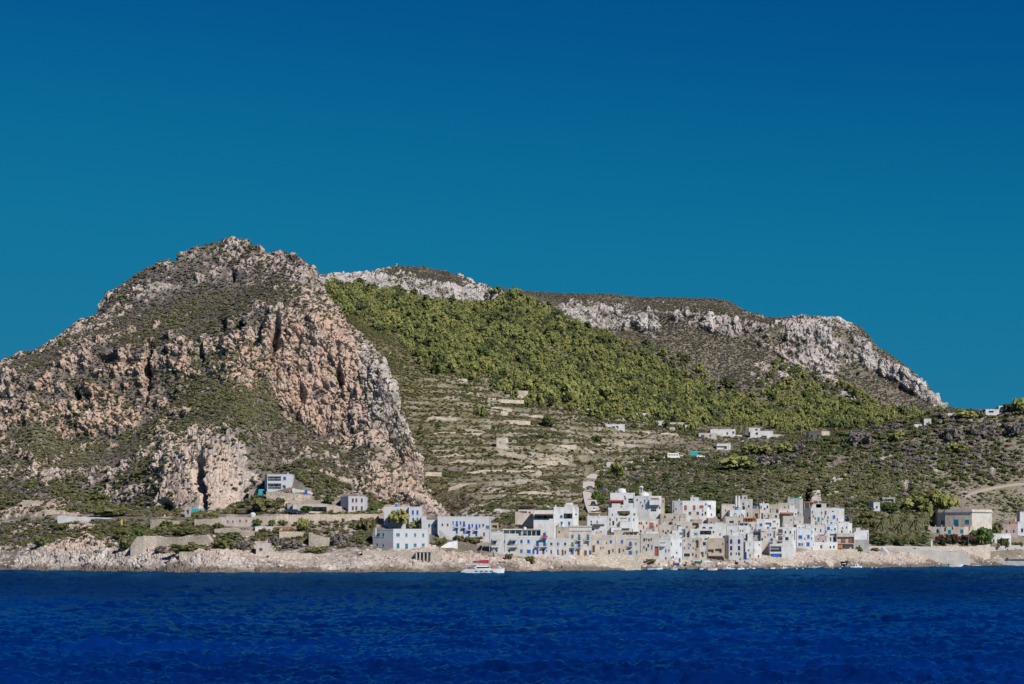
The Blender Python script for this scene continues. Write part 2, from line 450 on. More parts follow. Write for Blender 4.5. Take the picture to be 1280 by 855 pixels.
y8 = L([(380, 1480), (500, 1510), (650, 1540), (760, 1510), (850, 1480), (1000, 1460), (1100, 1478), (1185, 1445), (1280, 1480), (1600, 1560)])
p9 = L([(380, 364), (402, 357), (440, 355), (500, 368), (560, 378), (600, 383), (640, 370), (690, 392), (740, 411), (800, 418), (840, 408), (880, 415), (920, 428), (960, 438), (1000, 466), (1050, 474), (1100, 472), (1150, 501), (1180, 512), (1280, 523), (1600, 500)])
y9 = y8 + L([(380, 60), (500, 70), (650, 60), (760, 120), (850, 120), (950, 95), (1050, 80), (1120, 62), (1150, 42), (1600, 30)])
p10 = L([(380, 354), (402, 350), (440, 346.5), (500, 352), (560, 362), (600, 366), (640, 366.4), (690, 384), (740, 386), (800, 391), (860, 392), (910, 402), (950, 412), (1000, 410), (1050, 412), (1075, 420), (1100, 446), (1150, 481), (1180, 509), (1280, 522), (1600, 499)])
y10 = y9 + 12
v_crest = L([(380, 352), (405, 348.5), (420, 347), (450, 344), (470, 339), (495, 334), (530, 333), (560, 340), (600, 357), (625, 362), (660, 365), (700, 367), (760, 368), (800, 372), (850, 372), (905, 374),
             (915, 378), (925, 386), (950, 395), (965, 398), (980, 397), (1000, 396.5), (1040, 398), (1060, 402), (1075, 408), (1095, 432), (1120, 449), (1140, 464), (1160, 485), (1187, 513), (1200, 519), (1280, 520), (1600, 498)])
yc = np.maximum(y10 + 8, L([(380, 1600), (500, 1680), (800, 1730), (900, 1700), (1050, 1610), (1187, 1500), (1600, 1640)]))
y2, y3, y4, y5, y6, y7, y8, y9, y10, yc = [soft(a, 41) for a in (y2, y3, y4, y5, y6, y7, y8, y9, y10, yc)]
p2, p3, p6, p7, p8, p9, p10 = [soft(a, 21) for a in (p2, p3, p6, p7, p8, p9, p10)]
one = np.ones_like(vp)
pb1, yb1 = backof(v_crest, yc, 60, 0.93)
pb2, yb2 = backof(v_crest, yc, 600, 0.02)
vill = L([(380, .3), (580, .25), (620, .15), (1080, .15), (1110, .3), (1600, .4)])
B = Loft(vp, [(SVP + 4, sv - 6 + hid, one * 0.3), (SVP, sv + hid, one * 0.5), (p1, y1, one * 0.6), (p1b, y1b, one * 0.12), (p2, y2, one * 0.1), (p3, y3, vill), (p4, y4, one * 0.45), (p5, y5, one * 0.4),
              (p6, y6, one * 0.3), (p7, y7, one * 0.35), (p8, y8, one * 0.5), (p9, y9, one * 0.9), (p10, y10, one * 1.2), (v_crest, yc, one * 0.8), (pb1, yb1, one * 0.5), (pb2, yb2, one * 0.2)],
         [3, 12, 8, 16, 24, 62, 10, 20, 56, 60, 26, 26, 20, 5, 8], smooth=1)
X, Y, Z, V, PX, PY = B.X, B.Y, B.Z, B.V[:, None], vp[None, :] + 0 * B.X, B.py0
# terraces cut into the valley side
tz = ell(PX, PY, 640, 560, 190, 95, 10, .3) * (V > 5.0) * (V < 9.2)
wob = fbm(X, Y, Z * 0, 60, 3) * 4.5
st = (Z + wob) / 4.2
fr = st - np.floor(st)
Z += tz * 4.2 * (sstep(0.55, 0.98, fr) - fr) * 0.6
riser = tz * sstep(0.55, 0.68, fr) * (1 - sstep(0.92, 1.0, fr))
B.Z = Z
nb = fbm(X, Y, Z, 60, 5); nm = fbm(X + 300, Y, Z * 1.4, 17, 4); ns = fbm(X - 90, Y, Z, 5.0, 3)
rockw = np.interp(B.V, [0, 1, 2, 2.4, 3, 4, 5, 6, 9, 9.9, 10.4, 11.0, 11.1, 11.9, 12.15, 12.6, 13, 14], [1, 1, .9, .6, .2, 0, 0, 0.0, -.3, -.2, -.02, .06, .30, .30, .02, -.06, .16, .1])[:, None] + 0 * X
for cx, cy, rx, ry, an, wgt in [(430, 350, 40, 7, 0, .5), (530, 360, 90, 14, 10, .45), (590, 366, 25, 10, 10, .5), (760, 398, 70, 15, 5, .5), (812, 405, 10, 22, -5, .3), (900, 404, 60, 12, 10, .42),
                                (1020, 405, 45, 10, 0, .5), (1070, 420, 30, 8, 50, .4), (1030, 440, 35, 22, 30, .45), (950, 465, 40, 12, -5, .35), (1110, 462, 40, 10, 25, .6), (1150, 488, 45, 7, 40, .7),
                                (1050, 485, 40, 10, 30, .3), (1060, 500, 10, 8, 30, .4), (1015, 625, 16, 10, 0, .8), (1045, 600, 22, 6, -40, .4), (700, 372, 90, 6, 0, -.3), (1080, 380, 40, 10, 0, 0),
                                (600, 640, 45, 12, 0, .35), (850, 440, 90, 16, 10, -.25), (980, 700, 60, 9, 0, .5)]:
    rockw += wgt * 1.3 * ell(PX, PY, cx, cy, rx, ry, an, .5)
rock = sstep(0.34, 0.78, 0.95 * rockw + 0.6 * nb + 0.95 * nm + 0.75 * ns)
rock = np.maximum(rock, riser * sstep(-0.08, 0.3, nm + 0.5 * nb + .4 * ns) * 0.5)
scree = ((V > 9.6) & (V < 12.9)) * sstep(0.15, 0.6, nm + 0.7 * ns + 0.1) * 0.45
red = np.clip(0.05 + 0.8 * nb + 0.4 * ell(PX, PY, 940, 440, 50, 30) + 0.5 * (V < 3), 0, 0.8)
bare = nb + 0.6 * nm + 0.3 * ns - 0.16
for cx, cy, rx, ry, an, wgt in [(640, 555, 120, 50, 10, .05), (700, 540, 90, 14, 5, .3), (810, 553, 50, 14, 0, .6), (620, 600, 60, 9, 0, .6), (700, 590, 60, 25, 0, .3), (860, 600, 60, 12, 0, .25), (560, 470, 70, 60, 45, -.2),
                                (470, 410, 90, 30, 45, -.7), (930, 505, 40, 8, 15, .7), (1000, 520, 25, 5, 25, .8), (1110, 500, 50, 18, 25, .5), (1245, 618, 50, 9, -15, .3), (650, 655, 60, 12, 10, .4), (850, 680, 260, 24, 0, .9), (760, 580, 40, 20, 0, .2)]:
    bare += wgt * ell(PX, PY, cx, cy, rx, ry, an, .5)
bare = np.maximum(sstep(0.15, 0.6, bare), scree)
grass = np.clip(1.3 * ell(PX, PY, 480, 425, 140, 75, 42, .5) + 1.0 * ell(PX, PY, 640, 575, 210, 95, 10, .5) * sstep(-.35, .15, nb + nm), 0, 1) * (V > 4.5)
bare = bare * (1 - .75 * grass) * np.where((V > 9.6) & (V < 13.5), .45, 1.0)
wet = np.clip(1 - sstep(0.3, 2.0, Z + 2.0 * nm + 1.3 * ns), 0, 1) * 0.8 * (V < 3)
gul = fbm(X, Y * 0.7, Z * 0.2, 36, 4, ridged=True)
gul2 = fbm(X + 50, Y * 0.6, Z * 0.3, 13, 3, ridged=True)
blk = fbm(X, Y, Z * 1.5, 6.0, 4, 0.62)
c1, e1 = cells(X + 3 * nm, Y, (Z + 2.5 * ns) * 0.7, 9.0, 5)
c2, e2 = cells(X + 1.5 * nm, Y, (Z + 1.2 * ns) * 0.9, 4.0, 7)
d = B.AM * ((0.12 + 0.88 * rock) * (2.6 * gul + 2.0 * gul2) + rock * (2.8 * (c1 - .5) - 1.3 * (1 - sstep(0, .16, e1)) + 1.5 * (c2 - .5) - 0.9 * (1 - sstep(0, .14, e2)) + 1.4 * blk) + 1.6 * nm * (V > 5) + 0.5 * ns)
d *= np.where(V < 3, 0.6, 1.0)
for cx, cy, rx, ry, an, dep in [(1054.7, 699, 3.2, 8, 0, 6), (1009, 618, 4, 14, 10, 9), (1030, 616, 3, 9, 0, 4), (1133, 612, 5, 6, 0, 4), (990, 706, 8, 3, 10, 1.5), (1040, 705, 6, 3, 0, 1.5)]:
    d = d - dep * ell(PX + 1.5 * nm, PY, cx, cy, rx, ry, an, .6)
B.displace(d)
B.rock, B.px, B.py = rock, PX, PY
land = B.build('valley_and_ridge_terrain', VALLEY_MAT, dict(grass=grass, rock=rock, red=red, bare=bare, wet=wet, tint=0.3 + 0.5 * c1 + 0.5 * c2))
land['kind'] = 'structure'
B.N = B.normals()
B.bare, A.bare = bare, A.rock * 0
# ---------------------------------------------------------------- sea
m, nt, bs = new_mat('sea_water')
nt.nodes.remove(bs)
nw = noise(nt, 1.3, 6, 0.66)
nw2 = noise(nt, 0.035, 3, 0.5, stretch=(0.6, 1.3, 1))
bmp = nt.nodes.new('ShaderNodeBump'); bmp.inputs['Strength'].default_value = 0.25; bmp.inputs['Distance'].default_value = 0.8
nt.links.new(nw, bmp.inputs['Height'])
ch = nt.nodes.new('ShaderNodeMapRange'); ch.inputs['To Min'].default_value = 0.12; ch.inputs['To Max'].default_value = 1.0      # ripples finer than the distant mesh
nt.links.new(attr(nt, 'chop'), ch.inputs['Value']); nt.links.new(ch.outputs[0], bmp.inputs['Strength'])
dif = nt.nodes.new('ShaderNodeBsdfDiffuse'); glo = nt.nodes.new('ShaderNodeBsdfGlossy'); fre = nt.nodes.new('ShaderNodeFresnel'); mx = nt.nodes.new('ShaderNodeMixShader')
nt.links.new(mixc(nt, ramp(nt, nw2, [(0.38, 0.0), (0.66, 1.0)]), (0.0005, 0.0085, 0.064), (0.0006, 0.0165, 0.118)), dif.inputs['Color'])
glo.inputs['Roughness'].default_value = 0.10; glo.inputs['Color'].default_value = (0.10, 0.60, 1.0, 1)
fre.inputs['IOR'].default_value = 1.5
fm = nt.nodes.new('ShaderNodeMath'); fm.operation = 'MINIMUM'; fm.inputs[1].default_value = 0.80      # seen as through the photographer's polarising filter
for n_ in (dif, glo, fre): nt.links.new(bmp.outputs[0], n_.inputs['Normal'])
nt.links.new(fre.outputs[0], fm.inputs[0]); nt.links.new(fm.outputs[0], mx.inputs[0])
nt.links.new(dif.outputs[0], mx.inputs[1]); nt.links.new(glo.outputs[0], mx.inputs[2])
nt.links.new(mx.outputs[0], nt.nodes['Material Output'].inputs['Surface'])
wpx = np.concatenate([np.linspace(-3200, -60, 40), np.arange(-50, 1331, 2.6), np.linspace(1340, 4500, 40)])
dd = np.concatenate([[-400., -50., 40., 75., 92.], CAMZ * F / np.linspace(200, 19, 430), np.geomspace(1090, 30000, 30)])
Yg = np.repeat(dd[:, None], len(wpx), 1)
Xg = (wpx[None, :] - CX) / F * np.maximum(Yg, 60)
Zg = np.zeros_like(Xg)
for k in range(30):
    wl = 1.0 * (1.095 ** k)
    th = math.radians(-90 + RNG.normal() * 40)
    kx, ky = math.cos(th) * 2 * math.pi / wl, math.sin(th) * 2 * math.pi / wl
    amp = 0.0125 * wl ** 0.8
    ph = RNG.rand() * 6.28
    warp = perlin(Xg / (wl * 2.0) + k, Yg / (wl * 2.0), 0 * Xg)
    s = np.sin(kx * Xg + ky * Yg + ph + 3.5 * warp)
    Zg += amp * (s + 0.3 * np.cos(2 * (kx * Xg + ky * Yg + ph + 3.5 * warp)))
Zg *= 0.85 * (1 + 0.9 * fbm(Xg, Yg, 0 * Xg, 22, 3))
Zg += 0.5 * fbm(Xg, Yg * .9, 0 * Xg, 2.1, 4, 0.6, ridged=True) + 0.16 * fbm(Xg + 40, Yg, 0 * Xg, 1.1, 2)
print('wave std', Zg.std())
fade = 1 - 0.15 * sstep(350, 620, Yg)
Zg = np.clip(Zg * fade, -1.2, 1.2) * (Yg < 1200)
nr, nc = Xg.shape
idx = np.arange(nr * nc).reshape(nr, nc)
quads = np.stack([idx[:-1, :-1], idx[:-1, 1:], idx[1:, 1:], idx[1:, :-1]], -1).reshape(-1, 4)
sea = grid_mesh('sea_water', np.stack([Xg, Yg, Zg], -1).reshape(-1, 3).astype(np.float32), quads, MATS['sea_water'], dict(chop=sstep(190, 420, Yg)))
sea['kind'] = 'structure'
# the sea bed far below, so that nothing is open underneath
# ---------------------------------------------------------------- foliage
def foliage_mat(name, c1, c2, c3, scale=0.35):
    m, nt, bs = new_mat(name)
    oi = nt.nodes.new('ShaderNodeObjectInfo')
    col = mixc(nt, ramp(nt, noise(nt, scale, 3), [(0.38, 0.0), (0.62, 1.0)]), c1, c2)
    col = mixc(nt, ramp(nt, oi.outputs['Random'], [(0.35, 0.0), (1.0, 0.85)]), col, c3)
    nt.links.new(col, bs.inputs['Base Color'])
    bs.inputs['Roughness'].default_value = 0.8
    bs.inputs['Specular IOR Level'].default_value = 0.15
    tr = nt.nodes.new('ShaderNodeBsdfTranslucent'); nt.links.new(col, tr.inputs['Color'])
    mx = nt.nodes.new('ShaderNodeMixShader'); mx.inputs[0].default_value = 0.42
    nt.links.new(bs.outputs[0], mx.inputs[1]); nt.links.new(tr.outputs[0], mx.inputs[2])
    nt.links.new(mx.outputs[0], nt.nodes['Material Output'].inputs['Surface'])
    return m
foliage_mat('pine_needles', (0.248, 0.285, 0.098), (0.347, 0.367, 0.135), (0.394, 0.378, 0.147), 0.12)
foliage_mat('dark_leaves', (0.085, 0.125, 0.048), (0.139, 0.179, 0.062), (0.147, 0.171, 0.075))
foliage_mat('green_leaves', (0.092, 0.169, 0.045), (0.142, 0.220, 0.064), (0.121, 0.198, 0.062))
foliage_mat('olive_scrub', (0.176, 0.179, 0.080), (0.248, 0.233, 0.110), (0.162, 0.183, 0.070))
foliage_mat('grey_scrub', (0.243, 0.212, 0.206), (0.332, 0.289, 0.276), (0.234, 0.213, 0.181))
foliage_mat('pale_spurge', (0.249, 0.255, 0.126), (0.313, 0.301, 0.159), (0.262, 0.243, 0.140))
foliage_mat('dark_scrub', (0.118, 0.125, 0.072), (0.181, 0.176, 0.099), (0.199, 0.165, 0.124))
foliage_mat('palm_fronds', (0.200, 0.215, 0.110), (0.270, 0.260, 0.140), (0.220, 0.215, 0.120))
foliage_mat('pink_blossom', (0.20, 0.05, 0.08), (0.27, 0.07, 0.11), (0.17, 0.05, 0.07))
foliage_mat('flowering_leaves', (0.059, 0.072, 0.036), (0.108, 0.089, 0.050), (0.087, 0.074, 0.049))
foliage_mat('dark_pine_needles', (0.122, 0.153, 0.062), (0.179, 0.205, 0.081), (0.150, 0.175, 0.090), 0.12)
m, nt, bs = new_mat('bark')
nt.links.new(mixc(nt, noise(nt, 2.0, 4), (0.10, 0.075, 0.055), (0.20, 0.16, 0.125)), bs.inputs['Base Color'])
bs.inputs['Roughness'].default_value = 0.9

def mesh_np(name, co, faces, mats, mat_idx=None, smooth=False):
    me = bpy.data.meshes.new(name)
    me.from_pydata([tuple(c) for c in co], [], faces)
    for mm in mats:
        me.materials.append(MATS[mm])
    if mat_idx is not None:
        me.polygons.foreach_set('material_index', np.array(mat_idx, dtype=np.int32))
    if smooth:
        me.polygons.foreach_set('use_smooth', [True] * len(me.polygons))
    me.update()
    return me

def leaf_cloud(rng, clumps, per, leaf, squash=0.75):
    """leaf-sized quads spread over many small clumps; clumps = (x,y,z,r)"""
    co, fa = [], []
    for (cx, cy, cz, r) in clumps:
        for _ in range(per):
            n = rng.normal(size=3); n /= np.linalg.norm(n)
            if n[2] < -0.5: n[2] *= -0.6
            rr = r * (0.6 + 0.45 * rng.rand())
            c = np.array([cx, cy, cz]) + n * rr * np.array([1, 1, squash])
            n2 = n + rng.normal(size=3) * 0.4 + np.array([0, 0, 0.2]); n2 /= np.linalg.norm(n2)
            t = np.cross(n2, rng.normal(size=3)); t /= np.linalg.norm(t); b = np.cross(n2, t)
            s = leaf * (0.6 + 0.8 * rng.rand()); k = len(co)
            co += [c - t * s - b * s * .55, c + t * s * .8 - b * s * .7, c + t * s + b * s * .6, c - t * s * .7 + b * s * .75]
            fa.append((k, k + 1, k + 2, k + 3))
    return co, fa

def bush_mesh(name, mat, seed, n=9, per=11, leaf=0.2, h=0.75):
    rng = np.random.RandomState(seed)
    cl = []
    for _ in range(n):
        a, r = rng.rand() * 6.28, math.sqrt(rng.rand()) * 0.68
        cl.append((r * math.cos(a), r * math.sin(a), h * (0.25 + 0.55 * (1 - r * r)) * (0.7 + 0.5 * rng.rand()), 0.24 + 0.14 * rng.rand()))
    co, fa = leaf_cloud(rng, cl, per, leaf)
    return mesh_np(name, co, fa, [mat])

def crown_mesh(name, mat, seed, kind, per=20, leaf=0.11, n=34):
    """crown in a unit box: radius about 1, height about 1, base at z=0"""
    rng = np.random.RandomState(seed)
    cl = []
    while len(cl) < n:
        x, y, z = rng.uniform(-1, 1), rng.uniform(-1, 1), rng.rand()
        rad = math.hypot(x, y)
        if kind == 'pine':       # broad uneven dome in layers
            lim = 0.95 * math.sqrt(max(0, 1 - ((z - 0.3) / 0.72) ** 2)) * (0.8 + 0.25 * math.sin(3 * math.atan2(y, x) + seed))
            keep = rad < lim and (rad > 0.35 * lim or z > 0.6)
        elif kind == 'umbrella':
            lim = 1.0 - 0.9 * max(0, z - 0.35) ** 1.0 if z > 0.35 else 0.55
            keep = rad < lim and z > 0.12
        elif kind == 'round':
            keep = rad ** 2 + ((z - 0.48) / 0.5) ** 2 < 1
        elif kind == 'cypress':
            keep = rad < 0.9 * (1 - z) ** 0.6 + 0.1
        else:
            keep = rad < 1
        if keep:
            cl.append((x * 0.86, y * 0.86, z * 0.9, rng.uniform(0.14, 0.27)))
    co, fa = leaf_cloud(rng, cl, per, leaf, 0.7)
    return mesh_np(name, co, fa, [mat])

def tube(co, fa, a, b, ra, rb, n=6):
    a, b = Vector(a), Vector(b)
    d = (b - a).normalized()
    t = d.orthogonal().normalized(); s = d.cross(t)
    k = len(co)
    for p, r in ((a, ra), (b, rb)):
        for i in range(n):
            an = 2 * math.pi * i / n
            co.append(tuple(p + t * (r * math.cos(an)) + s * (r * math.sin(an))))
    for i in range(n):
        j = (i + 1) % n
        fa.append((k + i, k + j, k + n + j, k + n + i))
    fa.append(tuple(k + n + i for i in range(n)))

def trunk_mesh(name, seed, limbs=6, spread=0.6):
    """trunk with limbs in a unit height: fork at z 0.45, limbs reach into the crown"""
    rng = np.random.RandomState(seed)
    co, fa = [], []
    bend = Vector((rng.normal() * .05, rng.normal() * .05, .5))
    tube(co, fa, (0, 0, -0.12), (0, 0, 0.18), 0.050, 0.042)
    tube(co, fa, (0, 0, 0.18), bend, 0.042, 0.034)
    for i in range(limbs):
        an = 6.28 * i / limbs + rng.rand()
        e = bend + Vector((math.cos(an) * spread * (.4 + .5 * rng.rand()), math.sin(an) * spread * (.4 + .5 * rng.rand()), .22 + .2 * rng.rand()))
        mid = bend.lerp(e, .5) + Vector((0, 0, .05))
        tube(co, fa, bend, mid, 0.022, 0.015, 5); tube(co, fa, mid, e, 0.015, 0.006, 5)
    return mesh_np(name, co, fa, ['bark'])

def obj(name, me, parent=None, loc=None, rot=None, scale=None):
    o = bpy.data.objects.new(name, me)
    COL.objects.link(o)
    if parent is not None: o.parent = parent
    if loc is not None: o.location = loc
    if rot is not None: o.rotation_euler = rot
    if scale is not None: o.scale = scale
    return o

def tag(o, label=None, cat=None, group=None, kind=None):
    if label: o['label'] = label
    if cat: o['category'] = cat
    if group: o['group'] = group
    if kind: o['kind'] = kind
    return o

def scatter(name, label, cat, pts, scl, src_meshes, seed, zscale=(0.8, 1.2)):
    """one object that spreads copies of small plants over the ground (uncountable ground cover)"""
    pts = np.asarray(pts, np.float32)
    rng = np.random.RandomState(seed)
    me = bpy.data.meshes.new(name)
    me.vertices.add(len(pts)); me.vertices.foreach_set('co', pts.ravel())
    s = np.stack([scl, scl, scl * rng.uniform(*zscale, len(scl))], -1).astype(np.float32)
    a = me.attributes.new('plant_scale', 'FLOAT_VECTOR', 'POINT'); a.data.foreach_set('vector', s.ravel())
    r = np.zeros((len(pts), 3), np.float32); r[:, 2] = rng.rand(len(pts)) * 6.28; r[:, :2] = rng.normal(size=(len(pts), 2)) * 0.12
    a = me.attributes.new('plant_turn', 'FLOAT_VECTOR', 'POINT'); a.data.foreach_set('vector', r.ravel())
    a = me.attributes.new('plant_pick', 'INT', 'POINT'); a.data.foreach_set('value', rng.randint(0, len(src_meshes), len(pts)).astype(np.int32))
    o = obj(name, me)
    ng = bpy.data.node_groups.new(name, 'GeometryNodeTree')
    ng.interface.new_socket('Geometry', in_out='INPUT', socket_type='NodeSocketGeometry')
    ng.interface.new_socket('Geometry', in_out='OUTPUT', socket_type='NodeSocketGeometry')
    gi, go = ng.nodes.new('NodeGroupInput'), ng.nodes.new('NodeGroupOutput')
    join = ng.nodes.new('GeometryNodeGeometryToInstance')
    for sm in src_meshes:
        so = bpy.data.objects.new(sm.name, sm)     # source shape only, not placed in the scene
        inf = ng.nodes.new('GeometryNodeObjectInfo'); inf.inputs[0].default_value = so
        ng.links.new(inf.outputs['Geometry'], join.inputs[0])
    iop = ng.nodes.new('GeometryNodeInstanceOnPoints')
    def na(nm, t):
        n = ng.nodes.new('GeometryNodeInputNamedAttribute'); n.data_type = t; n.inputs[0].default_value = nm
        return n.outputs[0]
    ng.links.new(gi.outputs[0], iop.inputs['Points'])
    ng.links.new(join.outputs[0], iop.inputs['Instance'])
    iop.inputs['Pick Instance'].default_value = True
    ng.links.new(na('plant_pick', 'INT'), iop.inputs['Instance Index'])
    e2r = ng.nodes.new('FunctionNodeEulerToRotation')
    ng.links.new(na('plant_turn', 'FLOAT_VECTOR'), e2r.inputs[0])
    ng.links.new(e2r.outputs[0], iop.inputs['Rotation'])
    ng.links.new(na('plant_scale', 'FLOAT_VECTOR'), iop.inputs['Scale'])
    ng.links.new(iop.outputs[0], go.inputs[0])
    md = o.modifiers.new('plants', 'NODES'); md.node_group = ng
    return tag(o, label, cat, kind='stuff')

def in_poly(px, py, poly):
    ins = np.zeros(px.shape, bool)
    n = len(poly)
    for i in range(n):
        x1, y1_ = poly[i]; x2, y2_ = poly[(i + 1) % n]
        c = ((y1_ > py) != (y2_ > py)) & (px < (x2 - x1) * (py - y1_) / (y2_ - y1_ + 1e-9) + x1)
        ins ^= c
    return ins

def pick(loft, weight, n, seed):
    rng = np.random.RandomState(seed)
    loft.normals()
    w = (weight * np.clip(loft.area, 0, 8)).ravel()
    w[~np.isfinite(w)] = 0
    i = rng.choice(w.size, size=n, p=w / w.sum())
    Pn = np.stack([loft.X, loft.Y, loft.Z], -1)
    r_, c_ = np.divmod(i, loft.shape[1]); r1, c1_ = np.minimum(r_ + 1, loft.shape[0] - 1), np.minimum(c_ + 1, loft.shape[1] - 1)
    a_, b_ = rng.rand(n)[:, None], rng.rand(n)[:, None]       # anywhere inside the surface cell
    return (Pn[r_, c_] * (1 - a_) + Pn[r1, c_] * a_) * (1 - b_) + (Pn[r_, c1_] * (1 - a_) + Pn[r1, c1_] * a_) * b_, i

BUSH = {}
for kind, mt in (('dark', 'dark_scrub'), ('olive', 'olive_scrub'), ('grey', 'grey_scrub'), ('pale', 'pale_spurge'), ('green', 'dark_leaves')):
    BUSH[kind] = [bush_mesh(kind + '_bush', mt, 100 + k + len(kind), h=0.7 + 0.2 * k) for k in range(3)]

# areas kept clear of wild scrub: the village, terraces in front of it, tracks
def clear_mask(loft):
    PX = loft.px + 5 * fbm(loft.X, loft.Y, loft.Z, 14, 2); PY = loft.py + 3 * fbm(loft.X + 60, loft.Y, loft.Z, 14, 2)
    c = np.zeros(PX.shape)
    for poly in VILLAGE_CLEAR:
        c = np.maximum(c, in_poly(PX, PY, poly).astype(float))
    return c
VILLAGE_CLEAR = [
    [(600, 720), (600, 664), (690, 660), (692, 645), (726, 640), (731, 580), (746, 585), (750, 640), (830, 640), (860, 644), (1004, 644), (1050, 654), (1070, 668), (1100, 684), (1150, 690), (1285, 690), (1285, 720)],
    [(465, 690), (465, 660), (480, 632), (527, 632), (550, 645), (615, 647), (615, 694), (465, 694)],
    [(328, 617), (328, 592), (366, 592), (390, 616), (390, 628), (330, 628)],
    [(366, 643), (366, 628), (430, 620), (458, 618), (460, 643)],
    [(316, 694), (316, 678), (338, 678), (338, 694)], [(270, 660), (270, 644), (365, 644), (365, 664), (316, 666)],
    [(1168, 680), (1158, 656), (1170, 634), (1242, 634), (1244, 664), (1225, 682)], [(1238, 684), (1238, 664), (1250, 654), (1290, 640), (1290, 684)],
    [(0, 649), (60, 641), (180, 646), (240, 646), (240, 652), (180, 652), (60, 648), (0, 656)],
    [(1190, 628), (1215, 612), (1285, 604), (1285, 609), (1220, 617)],
]
HOUSE_CLEAR = [
    [(866, 550), (866, 534), (960, 534), (988, 545), (960, 552)], [(1008, 552), (1008, 536), (1038, 536), (1038, 552)], [(752, 538), (752, 528), (783, 528), (783, 538)],
]
cA, cB = clear_mask(A), clear_mask(B)
cH = cB.copy()
for poly in HOUSE_CLEAR: cH = np.maximum(cH, in_poly(B.px, B.py, poly).astype(float))
fA = 0.5 + 0.5 * np.tanh(3 * fbm(A.X, A.Y, A.Z, 24, 3)); gA = 0.5 + 0.5 * np.tanh(3 * fbm(A.X + 777, A.Y, A.Z, 30, 3))
vA = np.clip(1 - 0.74 * A.rock, 0, 1) * (1 - cA) * (A.V[:, None] > 1.75) * (A.V[:, None] < 9.4) * (0.25 + 0.75 * fA)
vA *= 1 - .75 * ell(A.px, A.py, 262, 592, 55, 50)
vA *= sstep(0.0, 1.0, (A.Z - 5.0 - 5.0 * fA * gA) / 3.0)
lowA = (A.V[:, None] > 2.9) + 0 * A.X
up = sstep(6.0, 6.6, A.V)[:, None] + 0 * A.X
spur = np.clip(ell(A.px, A.py, 270, 500, 80, 60, -30) + ell(A.px, A.py, 90, 530, 90, 50, -20) + .7 * ell(A.px, A.py, 205, 580, 30, 50) + .5 * ell(A.px, A.py, 230, 395, 60, 15, -20), 0, 1)
for nm_, lab, w_, n_, r0, r1, sd in (
        ('dark_scrub', 'dark green and brown low scrub covering the headland slopes', vA * (0.6 + gA), 17000, 0.45, 1.0, 1),
        ('grey_scrub', 'grey purple dry scrub on the upper headland slopes', vA * (0.4 + 1.3 * up + 0.6 * ell(A.px, A.py, 80, 600, 130, 40)) * (1.2 - fA), 15000, 0.45, 0.95, 2),
        ('pale_scrub', 'pale yellow green spurge bushes on the headland ledges', np.clip(1 - 0.6 * A.rock, 0, 1) * (1 - cA) * (A.V[:, None] > 2.2) * (A.V[:, None] < 9) * (0.08 + 1.0 * spur) * (0.3 + gA), 6500, 0.5, 1.15, 3),
        ('olive_scrub', 'olive green scrub on the lower headland slopes', vA * (0.15 + (A.V[:, None] < 5) * 1.0) * (0.3 + fA), 6500, 0.5, 1.3, 4)):
    pts, idx_ = pick(A, w_, n_, sd)
    rr = np.random.RandomState(sd + 50)
    scatter(nm_, lab, 'scrub', pts, (r0 + (r1 - r0) * rr.rand(n_) ** 2.2) * np.where(A.V[idx_ // A.shape[1]] < 4.2, 1.25, 1.0), BUSH[nm_.split('_')[0]], sd)

FOREST = [(402, 363), (440, 362), (500, 372), (560, 385), (612, 392), (628, 372), (660, 374), (700, 402), (760, 428), (820, 455), (870, 486), (905, 500), (925, 512), (960, 522), (1000, 530), (1020, 520), (985, 508), (958, 488), (985, 478), (1020, 488),
          (1050, 503), (1085, 514), (1140, 521), (1170, 520), (1150, 527), (1080, 535), (1010, 541), (930, 541), (880, 538), (830, 528), (800, 521), (765, 508), (700, 503), (650, 494), (622, 478), (600, 462), (575, 448), (520, 424), (470, 402), (430, 384)]
VB_ = B.V[:, None] + 0 * B.X
GROVE = [(500, 425), (560, 440), (610, 460), (632, 486), (590, 478), (545, 470), (510, 450)]
forest = in_poly(B.px, B.py, FOREST).astype(float) * (B.V[:, None] > 6) * (B.V[:, None] < 12.5)
_w = 9 * fbm(B.X, B.Y, B.Z, 55, 3); _w2 = 7 * fbm(B.X + 500, B.Y, B.Z, 30, 3)
forest_soft = in_poly(B.px + _w, B.py + _w2, FOREST).astype(float) * (VB_ > 6) * (VB_ < 12.5) + 0.03 * ell(B.px, B.py, 700, 500, 130, 18, 12)
grove = in_poly(B.px, B.py, GROVE) * (B.V[:, None] > 7)
fB = 0.5 + 0.5 * np.tanh(3 * fbm(B.X, B.Y, B.Z, 32, 3)); gB = 0.5 + 0.5 * np.tanh(3 * fbm(B.X + 777, B.Y, B.Z, 45, 3))
VB = B.V[:, None] + 0 * B.X
vB = np.clip(1 - 0.93 * B.rock, 0, 1) * (1 - cB) * (VB > 2.6) * (VB < 13.6) * (0.2 + 0.8 * fB) * (1 - 0.85 * B.bare) * (1 - 0.7 * forest)
ridge = (VB > 10).astype(float)
near_hill = ((VB > 4.2) & (VB < 7.05) & (B.px > 740)).astype(float)
meadow = ell(B.px, B.py, 480, 420, 130, 60, 42, .4)
